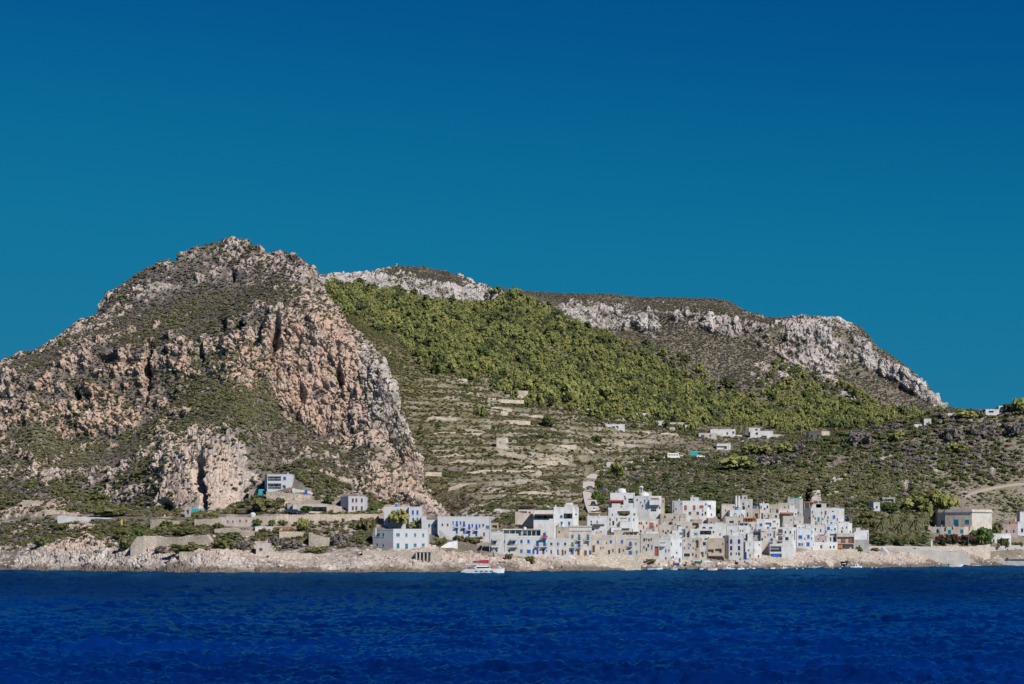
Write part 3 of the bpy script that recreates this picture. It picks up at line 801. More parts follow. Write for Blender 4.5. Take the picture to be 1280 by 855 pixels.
for nm_, lab, w_, n_, r0, r1, sd in (
        ('dark_scrub', 'dark scrub dotted over the far ridge and valley', vB * (0.5 + 0.7 * gB + ridge * 1.3), 46000, 0.5, 1.3, 21),
        ('grey_scrub', 'grey dry scrub on the far ridge slopes', vB * (0.12 + 1.2 * ridge + 0.4 * near_hill) * (1.2 - fB), 42000, 0.5, 1.2, 22),
        ('olive_scrub', 'olive green scrub on the valley terraces', vB * (1 - ridge * .8) * (0.4 + fB) * (1 + 2.0 * meadow + 1.0 * ell(B.px, B.py, 620, 580, 190, 80, 10)), 46000, 0.5, 1.3, 23),
        ('green_scrub', 'dark green mastic thickets on the valley terraces', vB * (1 - ridge) * gB ** 2 * (0.3 + ell(B.px, B.py, 790, 520, 60, 14) + ell(B.px, B.py, 640, 645, 60, 12) + .5 * near_hill), 7000, 0.7, 1.7, 24)):
    pts, idx_ = pick(B, w_, n_, sd)
    rr = np.random.RandomState(sd + 50)
    scatter(nm_, lab, 'scrub', pts, (r0 + (r1 - r0) * rr.rand(n_) ** 2.2), BUSH[nm_.split('_')[0]], sd, (0.6, 1.0))
# taller bushes of the near hill
nh = near_hill * (1 - cB) * (VB > 4.35) * (0.35 + 0.65 * ell(B.px, B.py, 1130, 580, 170, 60)) * (1 - 0.9 * ell(B.px, B.py, 1245, 622, 55, 12, -10)) * (1 - .6 * B.rock)
for nm_, lab, w_, n_, r0, r1, sd in (
        ('grey_scrub', 'tall grey purple leafless bushes on the hill behind the village', nh * (fB > .5) * (0.3 + ell(B.px, B.py, 1180, 560, 120, 40)), 750, 1.2, 3.0, 31),
        ('green_scrub', 'tall dark green bushes on the hill behind the village', nh * (0.2 + gB), 1300, 1.0, 2.6, 32),
        ('olive_scrub', 'tall olive green bushes on the hill behind the village', nh * (1.1 - gB), 1300, 1.0, 2.6, 33),
        ('pale_scrub', 'pale green prickly pear thickets above the village', nh * (VB < 5.6) * (.1 + ell(B.px, B.py, 1010, 610, 110, 22) + ell(B.px, B.py, 1110, 610, 60, 30)), 1500, 0.7, 1.6, 34)):
    pts, idx_ = pick(B, w_, n_, sd)
    rr = np.random.RandomState(sd + 50)
    scatter(nm_, lab, 'scrub', pts, (r0 + (r1 - r0) * rr.rand(n_) ** 1.5), BUSH[nm_.split('_')[0]], sd, (0.75, 1.15))

# ---------------------------------------------------------------- pine wood
PINE_CROWN = [crown_mesh('pine_crown', 'pine_needles', 200 + k, 'pine', per=16, n=30, leaf=0.125) for k in range(4)]
TRUNK = [trunk_mesh('trunk', 300 + k) for k in range(3)]
def pine(loc, rad, hgt, k, label, group=None, cat='tree', name='pine_tree'):
    root = obj(name, None, loc=loc)
    root.rotation_euler[2] = (k * 2.4) % 6.28
    tag(root, label, cat, group)
    obj('trunk', TRUNK[k % 3], root, scale=(hgt * .8, hgt * .8, hgt * 0.8))
    obj('crown', PINE_CROWN[k % 4], root, loc=(0, 0, hgt * 0.25), scale=(rad, rad, hgt * 0.8))
    return root
rng = np.random.RandomState(5)
edge = np.clip(forest_soft, 0, 1)
for ax_ in (0, 1):      # the wood thins out over its border
    k_ = np.ones(25) / 25
    edge = np.apply_along_axis(lambda v: np.convolve(v, k_, 'same'), ax_, edge)
cand, ci = pick(B, (sstep(.35, .95, edge) + .10 * (edge > .02) + 0.22 * grove) * (VB_ > 6) * (VB_ < 12.2) * (1 - cH), 34000, 41)
dens = 0.5 + 0.5 * np.tanh(4 * fbm(cand[:, 0], cand[:, 1], cand[:, 2] * 0, 38, 3) + 0.9)
grid, chosen = {}, []
for p_, dn in zip(cand, dens):
    if rng.rand() > dn ** 1.4: continue
    r_ = 1.6 + 3.5 * rng.rand() ** 1.7
    key = (int(p_[0] // 8.0), int(p_[1] // 8.0))
    if any((p_[0] - q[0]) ** 2 + (p_[1] - q[1]) ** 2 < (0.72 * (r_ + q[3])) ** 2 for dx in (-1, 0, 1) for dy in (-1, 0, 1) for q in grid.get((key[0] + dx, key[1] + dy), ())): continue
    q_ = (p_[0], p_[1], p_[2], r_)
    grid.setdefault(key, []).append(q_); chosen.append(q_)
chosen.sort(key=lambda p_: p_[1])
print('pines', len(chosen))
PINE_DARK = [crown_mesh('pine_crown', 'dark_pine_needles', 220 + k, 'pine', per=16, n=30, leaf=0.125) for k in range(2)]
for i, p_ in enumerate(chosen[:300]):
    s_ = p_[3]
    r_ = pine(p_[:3], s_, s_ * rng.uniform(1.2, 1.8), rng.randint(0, 12), 'olive green pine at the lower edge of the wood on the valley slope', 'pines of the wood on the slope')
    if rng.rand() < .22:
        for c_ in r_.children:
            if c_.name.startswith('crown'): c_.data = PINE_DARK[i % 2]
far = np.array([q[:3] for q in chosen[300:]]); far_r = np.array([q[3] for q in chosen[300:]])
FAR_TREE = []
for k in range(6):
    c_ = (PINE_CROWN + PINE_DARK)[k]; t_ = TRUNK[k % 3]
    co = [(v.co.x * 1, v.co.y * 1, v.co.z * 1.1 + 0.32) for v in c_.vertices]; nv = len(co)
    fa = [tuple(p.vertices) for p in c_.polygons]; mi = [0] * len(fa)
    co += [(v.co.x, v.co.y, v.co.z * 1.1) for v in t_.vertices]
    for p in t_.polygons:
        fa.append(tuple(nv + i for i in p.vertices)); mi.append(1)
    FAR_TREE.append(mesh_np('far_pine', co, fa, ['pine_needles' if k < 4 else 'dark_pine_needles', 'bark'], mi))
scatter('pine_wood', 'olive green pine wood climbing the valley slope to the ridge', 'wood', far, far_r, FAR_TREE, 44, (0.85, 1.3))
# ---------------------------------------------------------------- building kit
def plaster(name, col, grime=0.72):
    m, nt, bs = new_mat(name)
    g = nt.nodes.new('ShaderNodeNewGeometry').outputs['Position']
    st = noise(nt, 0.9, 4, 0.65, coord=g, stretch=(1.0, 1.0, 0.5))
    pt = noise(nt, 0.35, 4, 0.6, coord=g)
    c = mixc(nt, ramp(nt, st, [(0.30, 0.0), (0.56, 1.0)]), tuple(x * grime for x in col), col)
    c = mixc(nt, ramp(nt, pt, [(0.50, 0.0), (0.68, 0.2 if 'fresh' in name else 0.55)]), c, (col[0] * .72, col[1] * .66, col[2] * .58))
    oi = nt.nodes.new('ShaderNodeObjectInfo')      # every house has its own age of limewash
    if 'fresh' not in name: c = mixc(nt, 1.0, c, ramp(nt, oi.outputs['Random'], [(0.0, (.88, .865, .84)), (0.4, (.98, .98, .98)), (1.0, (1.0, 1.0, 1.0))]), 'MULTIPLY')
    nt.links.new(c, bs.inputs['Base Color'])
    bs.inputs['Roughness'].default_value = 0.9
    bs.inputs['Specular IOR Level'].default_value = 0.2
    bump(nt, noise(nt, 3.0, 4), bs, 0.25, 0.05)
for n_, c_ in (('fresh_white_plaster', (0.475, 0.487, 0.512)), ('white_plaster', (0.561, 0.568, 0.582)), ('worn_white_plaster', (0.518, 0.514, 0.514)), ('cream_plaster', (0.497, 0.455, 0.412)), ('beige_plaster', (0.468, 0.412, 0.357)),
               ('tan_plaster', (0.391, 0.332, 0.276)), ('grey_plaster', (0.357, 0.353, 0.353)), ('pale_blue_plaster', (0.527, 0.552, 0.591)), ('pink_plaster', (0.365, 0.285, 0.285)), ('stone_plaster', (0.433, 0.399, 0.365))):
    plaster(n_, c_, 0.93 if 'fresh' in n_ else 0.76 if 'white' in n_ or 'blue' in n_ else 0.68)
def flat(name, col, rough=0.6, metal=0.0, var=0.25):
    m, nt, bs = new_mat(name)
    nt.links.new(mixc(nt, noise(nt, 2.5, 3), tuple(x * (1 - var) for x in col), tuple(min(1, x * (1 + var * .5)) for x in col)), bs.inputs['Base Color'])
    bs.inputs['Roughness'].default_value = rough; bs.inputs['Metallic'].default_value = metal
for n_, c_, r_ in (('blue_paint', (0.010, 0.095, 0.42), .45), ('teal_paint', (0.010, 0.17, 0.27), .45), ('navy_paint', (0.010, 0.025, 0.13), .45), ('brown_wood', (0.13, 0.055, 0.035), .6), ('red_wood', (0.28, 0.07, 0.04), .6),
                   ('orange_wood', (0.36, 0.14, 0.045), .6), ('white_paint', (0.58, 0.59, 0.60), .4), ('dark_iron', (0.04, 0.04, 0.045), .5), ('terracotta', (0.36, 0.13, 0.065), .8), ('roof_screed', (0.48, 0.45, 0.42), .9),
                   ('grey_metal', (0.30, 0.31, 0.32), .4), ('teal_canvas', (0.02, 0.30, 0.36), .8), ('blue_canvas', (0.015, 0.09, 0.40), .8), ('grey_canvas', (0.33, 0.32, 0.31), .8), ('cream_canvas', (0.66, 0.60, 0.50), .8),
                   ('maroon_canvas', (0.26, 0.012, 0.035), .8), ('orange_plastic', (0.75, 0.16, 0.03), .5), ('red_paint', (0.45, 0.03, 0.03), .5), ('shade_interior', (0.20, 0.18, 0.17), .9), ('dark_timber', (0.09, 0.055, 0.04), .8),
                   ('black_rubber', (0.02, 0.02, 0.02), .8), ('hull_white', (0.62, 0.64, 0.66), .25), ('hull_blue', (0.02, 0.08, 0.26), .3), ('hull_green', (0.03, 0.22, 0.20), .3), ('hull_grey', (0.38, 0.40, 0.42), .4), ('hull_dark', (0.03, 0.04, 0.06), .4),
                   ('tank_blue', (0.02, 0.20, 0.50), .4), ('car_navy', (0.02, 0.035, 0.08), .25), ('car_white', (0.75, 0.76, 0.76), .25), ('lamp_green', (0.10, 0.28, 0.24), .5), ('yellow_ochre', (0.55, 0.33, 0.08), .8), ('asphalt', (0.10, 0.095, 0.09), .95), ('skin', (0.45, 0.28, 0.20), .7), ('cloth_dark', (0.03, 0.05, 0.10), .9)):
    flat(n_, c_, r_)
m, nt, bs = new_mat('window_glass')
bs.inputs['Base Color'].default_value = (0.025, 0.032, 0.045, 1); bs.inputs['Roughness'].default_value = 0.08
def masonry(name, a, b_, joint):
    m, nt, bs = new_mat(name)
    g = nt.nodes.new('ShaderNodeNewGeometry').outputs['Position']
    v = nt.nodes.new('ShaderNodeTexVoronoi'); v.inputs['Scale'].default_value = 1.7; v.feature = 'F1'; nt.links.new(g, v.inputs['Vector'])
    e = nt.nodes.new('ShaderNodeTexVoronoi'); e.inputs['Scale'].default_value = 1.7; e.feature = 'DISTANCE_TO_EDGE'; nt.links.new(g, e.inputs['Vector'])
    sep = nt.nodes.new('ShaderNodeSeparateColor'); nt.links.new(v.outputs['Color'], sep.inputs[0])
    c = mixc(nt, sep.outputs[0], a, b_)
    c = mixc(nt, ramp(nt, noise(nt, 0.22, 4, coord=g), [(0.42, 0.0), (0.68, 0.6)]), c, tuple(x * .6 for x in a))
    c = mixc(nt, ramp(nt, e.outputs['Distance'], [(0.02, 1.0), (0.09, 0.0)]), c, joint)
    nt.links.new(c, bs.inputs['Base Color']); bs.inputs['Roughness'].default_value = 0.95
    bump(nt, e.outputs['Distance'], bs, 0.6, 0.15)
masonry('stone_masonry', (0.42, 0.36, 0.30), (0.54, 0.47, 0.40), (0.22, 0.18, 0.14))
masonry('dry_stone', (0.44, 0.38, 0.30), (0.60, 0.53, 0.44), (0.20, 0.165, 0.13))
masonry('grey_concrete_block', (0.33, 0.30, 0.28), (0.40, 0.37, 0.34), (0.28, 0.26, 0.24))

FW, W, WW, CR, BE, TA, GR, PB, PK, ST = ('fresh_white_plaster', 'white_plaster', 'worn_white_plaster', 'cream_plaster', 'beige_plaster', 'tan_plaster', 'grey_plaster', 'pale_blue_plaster', 'pink_plaster', 'stone_plaster')

def G(px, py):
    """ground seen at photograph position"""
    if px < 600:
        a = A.at(px, py, 0.9, 9.0)
        if abs(HY - (a.z - CAMZ) * F / a.y - py) < 3: return a
    return B.at(px, py, 0.9)

class MB:
    """collects boxes, prisms and tubes into one mesh"""
    def __init__(self): self.co, self.fa, self.mi = [], [], []
    def quad(self, *pts, m=0):
        k = len(self.co); self.co += [tuple(p) for p in pts]; self.fa.append(tuple(range(k, k + len(pts)))); self.mi.append(m)
    def prism(self, base, top, m=0):
        """closed solid between two loops of the same length"""
        k, n = len(self.co), len(base)
        self.co += [tuple(p) for p in base] + [tuple(p) for p in top]
        for i in range(n):
            j = (i + 1) % n
            self.fa.append((k + i, k + j, k + n + j, k + n + i)); self.mi.append(m)
        self.fa.append(tuple(k + n - 1 - i for i in range(n))); self.mi.append(m)
        self.fa.append(tuple(k + n + i for i in range(n))); self.mi.append(m)
    def box(self, x0, x1, y0, y1, z0, z1, m=0):
        self.prism([(x0, y0, z0), (x1, y0, z0), (x1, y1, z0), (x0, y1, z0)], [(x0, y0, z1), (x1, y0, z1), (x1, y1, z1), (x0, y1, z1)], m)
    def tube(self, a, b, ra, rb=None, n=6, m=0):
        f0 = len(self.fa); tube(self.co, self.fa, a, b, ra, rb if rb is not None else ra, n)
        self.mi += [m] * (len(self.fa) - f0)
    def dome(self, c, r, h, m=0, n=12, rings=5):
        k0 = len(self.co)
        for j in range(rings):
            a = math.pi / 2 * j / rings
            for i in range(n):
                t = 2 * math.pi * i / n
                self.co.append((c[0] + r * math.cos(a) * math.cos(t), c[1] + r * math.cos(a) * math.sin(t), c[2] + h * math.sin(a)))
        self.co.append((c[0], c[1], c[2] + h))
        for j in range(rings - 1):
            for i in range(n):
                q = (i + 1) % n
                self.fa.append((k0 + j * n + i, k0 + j * n + q, k0 + (j + 1) * n + q, k0 + (j + 1) * n + i)); self.mi.append(m)
        for i in range(n):
            self.fa.append((k0 + (rings - 1) * n + i, k0 + (rings - 1) * n + (i + 1) % n, k0 + rings * n)); self.mi.append(m)
    def mesh(self, name, mats, fix=True):
        me = mesh_np(name, self.co, self.fa, mats if isinstance(mats, (list, tuple)) else [mats], self.mi)
        if fix:
            bm = bmesh.new(); bm.from_mesh(me); bmesh.ops.recalc_face_normals(bm, faces=bm.faces); bm.to_mesh(me); bm.free()
        return me
    def build(self, name, mats, parent=None, **kw):
        return obj(name, self.mesh(name, mats), parent, **kw)

# shared unit meshes (1 m wide, 1 m high, facing -Y, centred)
def unit_frame(mat):
    b = MB(); t = 0.075
    b.box(-.5, -.5 + t, -.05, .10, -.5, .5); b.box(.5 - t, .5, -.05, .10, -.5, .5)
    b.box(-.5 + t, .5 - t, -.05, .10, .5 - t * .7, .5); b.box(-.5 + t, .5 - t, -.05, .10, -.5, -.5 + t * .7)
    b.box(-.58, .58, -.14, .10, -.56, -.502)
    return b.mesh('window', mat)
def unit_pane():
    b = MB(); b.box(-.39, .39, .03, .06, -.42, .42); return b.mesh('pane', 'window_glass')
def unit_shutter(mat):
    b = MB()
    for x0, x1 in ((-.39, -.012), (.012, .39)):
        b.box(x0, x1, .0, .045, -.42, .42)
        for k in range(7):
            z = -.36 + k * .105
            b.prism([(x0 + .04, -.03, z), (x1 - .04, -.03, z), (x1 - .04, -.001, z), (x0 + .04, -.001, z)], [(x0 + .04, -.012, z + .06), (x1 - .04, -.012, z + .06), (x1 - .04, -.001, z + .06), (x0 + .04, -.001, z + .06)])
    return b.mesh('shutter', mat)
def unit_door(mat):
    b = MB()
    b.box(-.5, .5, .02, .10, -.5, .5)
    for x0, x1 in ((-.42, -.04), (.04, .42)):
        for z0, z1 in ((-.42, -.05), (.02, .44)):
            b.box(x0, x1, -.03, .019, z0, z1)
    return b.mesh('door', mat)
def unit_handle():
    b = MB(); b.box(-.03, .03, -.08, -.03, -.05, .05); return b.mesh('handle', 'dark_iron')
U_FRAME = {k: unit_frame(k) for k in ('white_paint', 'stone_plaster', 'dark_timber')}
U_PANE = unit_pane()
U_SHUT = {k: unit_shutter(k) for k in ('blue_paint', 'teal_paint', 'navy_paint', 'brown_wood', 'red_wood', 'orange_wood', 'dark_timber', 'grey_metal', 'white_paint')}
U_DOOR = {k: unit_door(k) for k in ('blue_paint', 'teal_paint', 'navy_paint', 'brown_wood', 'red_wood', 'orange_wood', 'dark_timber', 'grey_metal', 'white_paint')}
U_HANDLE = unit_handle()
KIND = {'b': 'blue_paint', 't': 'teal_paint', 'v': 'navy_paint', 'n': 'brown_wood', 'r': 'red_wood', 'o': 'orange_wood', 'k': 'dark_timber', 'g': 'grey_metal', 'w': 'white_paint'}

def offset_poly(poly, d):
    n = len(poly); out = []
    for i in range(n):
        p0, p1, p2 = Vector(poly[i - 1]), Vector(poly[i]), Vector(poly[(i + 1) % n])
        e1, e2 = (p1 - p0).normalized(), (p2 - p1).normalized()
        n1, n2 = Vector((-e1.y, e1.x)), Vector((-e2.y, e2.x))      # inward for counter-clockwise loops
        b = (n1 + n2); ln = b.length
        b = b / ln if ln > 1e-6 else n1
        c = max(0.35, b.dot(n1))
        out.append(p1 + b * (d / c))
    return out

class House:
    def __init__(self, name, label, cat, front, ytop, ybase, mat, wins=(), d=8.0, Y=None, group=None, roof='roof_screed', parapet=0.45, sink=2.5, frame='white_paint', base_px=None):
        fr = [(p, 0.0) if not isinstance(p, tuple) else p for p in front]
        pxm = base_px if base_px is not None else 0.5 * (fr[0][0] + fr[-1][0])
        self.Y = Y if Y is not None else G(pxm, ybase).y
        pl = [Vector(((p - CX) / F * (self.Y + o), self.Y + o)) for p, o in fr]
        yb = max(p.y for p in pl) + d
        self.front, self.px = pl, [p for p, o in fr]
        self.zt = CAMZ - (ytop - HY) / F * self.Y
        self.zb = CAMZ - (ybase - HY) / F * self.Y
        cx = sum(p.x for p in pl) / len(pl)
        self.loc = Vector((cx, self.Y, self.zb))
        self.root = tag(obj(name, None, loc=self.loc), label, cat, group)
        self.mat, self.frame, self.ytop = mat, frame, ytop
        poly = pl + [Vector((pl[-1].x + (yb - pl[-1].y) * 0.0, yb)), Vector((pl[0].x, yb))]
        self.poly = poly
        ops = [[] for _ in range(len(pl) - 1)]
        self.parts = []
        if cat == 'house' and 740 < pxm < 1070 and parapet >= .44:      # small irregular openings, as old houses have
            rg_ = random.Random(int(pxm * 31 + ytop)); wins = list(wins); x0_, x1_ = self.px[0], self.px[-1]
            for _ in range(int((x1_ - x0_) * (ybase - ytop) / 80) + 1):
                wins.append((rg_.choice('dddknnbtO'), [(rg_.uniform(x0_ + 1.5, x1_ - 1.5), rg_.uniform(ytop + 3.5, ybase - 2))], rg_.uniform(1.3, 2.3), rg_.uniform(2.0, 4.2)))
        for wi in wins:
            kind, pxs, w, h = wi[0], wi[1], wi[2], wi[3]
            for (wx, wy) in pxs:
                s = next((i for i in range(len(pl) - 1) if self.px[i] <= wx <= self.px[i + 1]), 0 if wx < self.px[0] else len(pl) - 2)
                u, zc, wm, hm = self.onwall(s, wx, wy, w, h)
                L_ = (pl[s + 1] - pl[s]).length
                u0, u1 = max(0.12, u - wm / 2), min(L_ - 0.12, u + wm / 2)
                z0, z1 = zc - hm / 2, min(zc + hm / 2, self.zt - 0.55)
                if u1 - u0 < 0.2 or z1 - z0 < 0.2: continue
                dep = {'L': 2.2, 'P': 3.0, 'O': 0.8}.get(kind, 0.16)
                ok = all(u1 < a[0] - .04 or u0 > a[1] + .04 or z1 < a[2] - .04 or z0 > a[3] + .04 for a in ops[s])
                if not ok: continue
                ops[s].append((u0, u1, z0, z1, dep))
                self.parts.append((s, kind, u0, u1, z0, z1, dep))
        b = MB(); low = self.zb - sink; hi = self.zt - (parapet if parapet else 0)
        o = self.loc
        for s in range(len(poly)):
            p, q = poly[s], poly[(s + 1) % len(poly)]
            if s < len(ops): self.facade(b, p, q, low, hi, ops[s])
            else: b.quad((p.x, p.y, low), (q.x, q.y, low), (q.x, q.y, hi), (p.x, p.y, hi))
        b.co = [(x - o.x, y - o.y, z - o.z) for x, y, z in b.co]
        me = mesh_np('wall', b.co, b.fa, [mat, 'shade_interior'], b.mi)
        obj('wall', me, self.root)
        r = MB()
        rz = hi - 0.05 if parapet else hi + 0.02
        r.prism([(p.x - o.x, p.y - o.y, rz - .2 - o.z) for p in offset_poly(poly, .01)], [(p.x - o.x, p.y - o.y, rz - o.z) for p in offset_poly(poly, .01)])
        r.build('roof', roof, self.root)
        if parapet:
            r = MB(); out, inn = offset_poly(poly, -.03), offset_poly(poly, .28)
            n = len(poly)
            for i in range(n):
                j = (i + 1) % n
                r.prism([(out[i].x - o.x, out[i].y - o.y, hi - o.z), (out[j].x - o.x, out[j].y - o.y, hi - o.z), (inn[j].x - o.x, inn[j].y - o.y, hi - o.z), (inn[i].x - o.x, inn[i].y - o.y, hi - o.z)],
                        [(out[i].x - o.x, out[i].y - o.y, self.zt - o.z), (out[j].x - o.x, out[j].y - o.y, self.zt - o.z), (inn[j].x - o.x, inn[j].y - o.y, self.zt - o.z), (inn[i].x - o.x, inn[i].y - o.y, self.zt - o.z)])
            r.build('parapet', mat, self.root)
        for pt in self.parts: self.opening(*pt)
        if parapet and .4 <= parapet < .8 and cat == 'house' and 600 < pxm < 1100: self.clutter(int(pxm * 13 + ytop * 7))
    def clutter(self, seed):
        rg = random.Random(seed); x0, x1 = self.px[0], self.px[-1]; w = x1 - x0; up = lambda m: HY - (self.zt + m - CAMZ) * F / (self.Y + 3)
        if rg.random() < .5: self.antenna(x0 + w * rg.uniform(.15, .85), up(rg.uniform(1.6, 2.6)), back=rg.uniform(2, 5))
        if rg.random() < .55 and w > 8: self.chimney(x0 + w * rg.uniform(.1, .9), up(rg.uniform(.35, .9)), rg.uniform(1.0, 1.7), back=3.0, hgt=1.2)
        if rg.random() < .35 and w > 10: self.tank(x0 + w * rg.uniform(.15, .85), up(1.0), rg.choice(['hull_white', 'hull_grey', 'tank_blue']), back=3.2, r=.45)
        if rg.random() < .4 and w > 12: a = x0 + w * rg.uniform(.1, .6); self.block(a, a + w * .3, up(1.5), up(-.4), back=3.0, deep=2.6, mat=rg.choice([self.mat, 'worn_white_plaster', 'stone_plaster']))
        if rg.random() < .6:      # rainwater pipe
            c, rz = self.wp(x0 + w * rg.choice([.04, .5, .96]), self.ytop + 1.0, .07)
            b = MB(); b.tube((0, 0, -(self.zt - self.zb) * .85), (0, 0, -.2), .055, None, 6); b.build('drain_pipe', rg.choice(['grey_metal', 'brown_wood', 'hull_white']), self.root, loc=c)
    def onwall(self, s, wx, wy, w, h):
        p, q = self.front[s], self.front[s + 1]
        k = (wx - CX) / F
        den = (q.x - p.x) - k * (q.y - p.y)
        t = (k * p.y - p.x) / den if abs(den) > 1e-9 else .5
        pt = p.lerp(q, t)
        L_ = (q - p).length
        sc = pt.y / F
        cosf = max(0.3, abs((q.x - p.x) / L_))
        return t * L_, CAMZ - (wy - HY) * sc, w * 1.2 * sc / cosf, h * 1.08 * sc
    def facade(self, b, p, q, low, hi, ops):
        L_ = (q - p).length
        e = (q - p) / L_; nin = Vector((-e.y, e.x))
        us = sorted(set([0, L_] + [v for a in ops for v in a[:2]])); zs = sorted(set([low, hi] + [v for a in ops for v in a[2:4]]))
        def pt(u, z, dpt=0): return (p.x + e.x * u + nin.x * dpt, p.y + e.y * u + nin.y * dpt, z)
        for i in range(len(us) - 1):
            for j in range(len(zs) - 1):
                uc, zc = (us[i] + us[i + 1]) / 2, (zs[j] + zs[j + 1]) / 2
                if any(a[0] < uc < a[1] and a[2] < zc < a[3] for a in ops): continue
                b.quad(pt(us[i], zs[j]), pt(us[i + 1], zs[j]), pt(us[i + 1], zs[j + 1]), pt(us[i], zs[j + 1]))
        for (u0, u1, z0, z1, dp) in ops:
            mi = 0
            b.quad(pt(u0, z0), pt(u0, z0, dp), pt(u0, z1, dp), pt(u0, z1), m=mi); b.quad(pt(u1, z0), pt(u1, z1), pt(u1, z1, dp), pt(u1, z0, dp), m=mi)
            b.quad(pt(u0, z0), pt(u1, z0), pt(u1, z0, dp), pt(u0, z0, dp), m=mi); b.quad(pt(u0, z1), pt(u0, z1, dp), pt(u1, z1, dp), pt(u1, z1), m=mi)
            b.quad(pt(u0, z0, dp), pt(u1, z0, dp), pt(u1, z1, dp), pt(u0, z1, dp), m=0 if dp > .5 else 1)
    def opening(self, s, kind, u0, u1, z0, z1, dep):
        p, q = self.front[s], self.front[s + 1]
        e = (q - p).normalized(); nin = Vector((-e.y, e.x))
        rz = math.atan2(e.y, e.x)
        def at(u, z, dpt): return Vector((p.x + e.x * u + nin.x * dpt, p.y + e.y * u + nin.y * dpt, z)) - self.loc
        uc, zc, w, h = (u0 + u1) / 2, (z0 + z1) / 2, u1 - u0, z1 - z0
        if kind in 'LP':      # loggia or porch: a door and a window on the recessed back wall, a rail across the front
            dk = 'blue_paint' if kind == 'L' else 'dark_timber'
            obj('door', U_DOOR[dk], self.root, loc=at(u0 + w * .58, z0 + min(h * .42, 1.05) + .02, dep - .12), rot=(0, 0, rz), scale=(min(1.1, w * .3), 1, min(h * .84, 2.1)))
            if w > 4:
                wf = obj('window', U_FRAME[self.frame], self.root, loc=at(u0 + w * .25, zc, dep - .12), rot=(0, 0, rz), scale=(min(1.2, w * .2), 1, h * .45))
                obj('pane', U_PANE, wf)
            r = MB()
            r.box(-w / 2 + .02, w / 2 - .02, .02, .08, .85, .92)
            nb_ = max(3, int(w / .5))
            for i in range(nb_):
                x = -w / 2 + .06 + (w - .12) * i / (nb_ - 1)
                r.box(x - .02, x + .02, .03, .07, 0.01, .85)
            r.build('railing', 'white_paint' if kind == 'L' else 'dark_iron', self.root, loc=at(uc, z0, .02), rot=(0, 0, rz))
            return
        if kind == 'O': return
        sc = (w, 1, h); loc = at(uc, zc, 0.06)
        if kind.isupper():
            dr = obj('door', U_DOOR[KIND[kind.lower()]], self.root, loc=loc, rot=(0, 0, rz), scale=sc)
            obj('handle', U_HANDLE, dr, loc=(.3, 0, -.05))
        else:
            wf = obj('window', U_FRAME[self.frame], self.root, loc=at(uc, zc, 0.05), rot=(0, 0, rz), scale=sc)
            if kind == 'd': obj('pane', U_PANE, wf)
            else: obj('shutter', U_SHUT[KIND[kind]], wf)
    # ---- additions, positions given in photograph pixels on the front plane
    def wp(self, px, py, out=0.0):
        s = next((i for i in range(len(self.front) - 1) if self.px[i] <= px <= self.px[i + 1]), 0 if px < self.px[0] else len(self.front) - 2)
        u, z, _, _ = self.onwall(s, px, py, 1, 1)
        p, q = self.front[s], self.front[s + 1]
        e = (q - p).normalized(); nin = Vector((-e.y, e.x))
        return Vector((p.x + e.x * u - nin.x * out, p.y + e.y * u - nin.y * out, z)) - self.loc, math.atan2(e.y, e.x)
    def balcony(self, px, py, w, depth=1.0, rail='dark_iron', solid=False):
        c, rz = self.wp(px, py); wm = w * self.Y / F
        b = MB(); b.box(-wm / 2, wm / 2, -depth, -.005, -.14, 0)
        for x in (-wm / 2 + .15, wm / 2 - .3):
            b.prism([(x, -.5, -.3), (x + .14, -.5, -.3), (x + .14, -.005, -.45), (x, -.005, -.45)], [(x, -depth * .8, -.141), (x + .14, -depth * .8, -.141), (x + .14, -.005, -.141), (x, -.005, -.141)])
        bo = b.build('balcony', self.mat, self.root, loc=c, rot=(0, 0, rz))
        r = MB()
        if solid:
            r.box(-wm / 2, wm / 2, -depth, -depth + .12, .001, .95); r.box(-wm / 2, -wm / 2 + .12, -depth + .121, -.01, .001, .95); r.box(wm / 2 - .12, wm / 2, -depth + .121, -.01, .001, .95)
        else:
            r.box(-wm / 2, wm / 2, -depth, -depth + .06, .93, .99)
            n_ = max(4, int(wm / .16))
            for i in range(n_):
                x = -wm / 2 + .03 + (wm - .06) * i / (n_ - 1); r.box(x - .018, x + .018, -depth + .01, -depth + .045, .001, .93)
            for x in (-wm / 2, wm / 2 - .05):
                r.box(x, x + .05, -depth + .061, -.01, .93, .99)
        r.build('railing', self.mat if solid else rail, bo)
    def awning(self, px, py, w, mat='grey_canvas', depth=1.3, drop=.5):
        c, rz = self.wp(px, py); wm = w * self.Y / F
        b = MB()
        b.prism([(-wm / 2, -depth, -drop), (wm / 2, -depth, -drop), (wm / 2, -.005, -.04), (-wm / 2, -.005, -.04)], [(-wm / 2, -depth, -drop + .05), (wm / 2, -depth, -drop + .05), (wm / 2, -.005, .02), (-wm / 2, -.005, .02)])
        n_ = max(3, int(wm / .4))
        for i in range(n_):
            x = -wm / 2 + wm * i / n_; b.box(x + .02, x + wm / n_ - .02, -depth - .03, -depth - .002, -drop - .22, -drop + .05)
        b.build('awning', mat, self.root, loc=c, rot=(0, 0, rz))
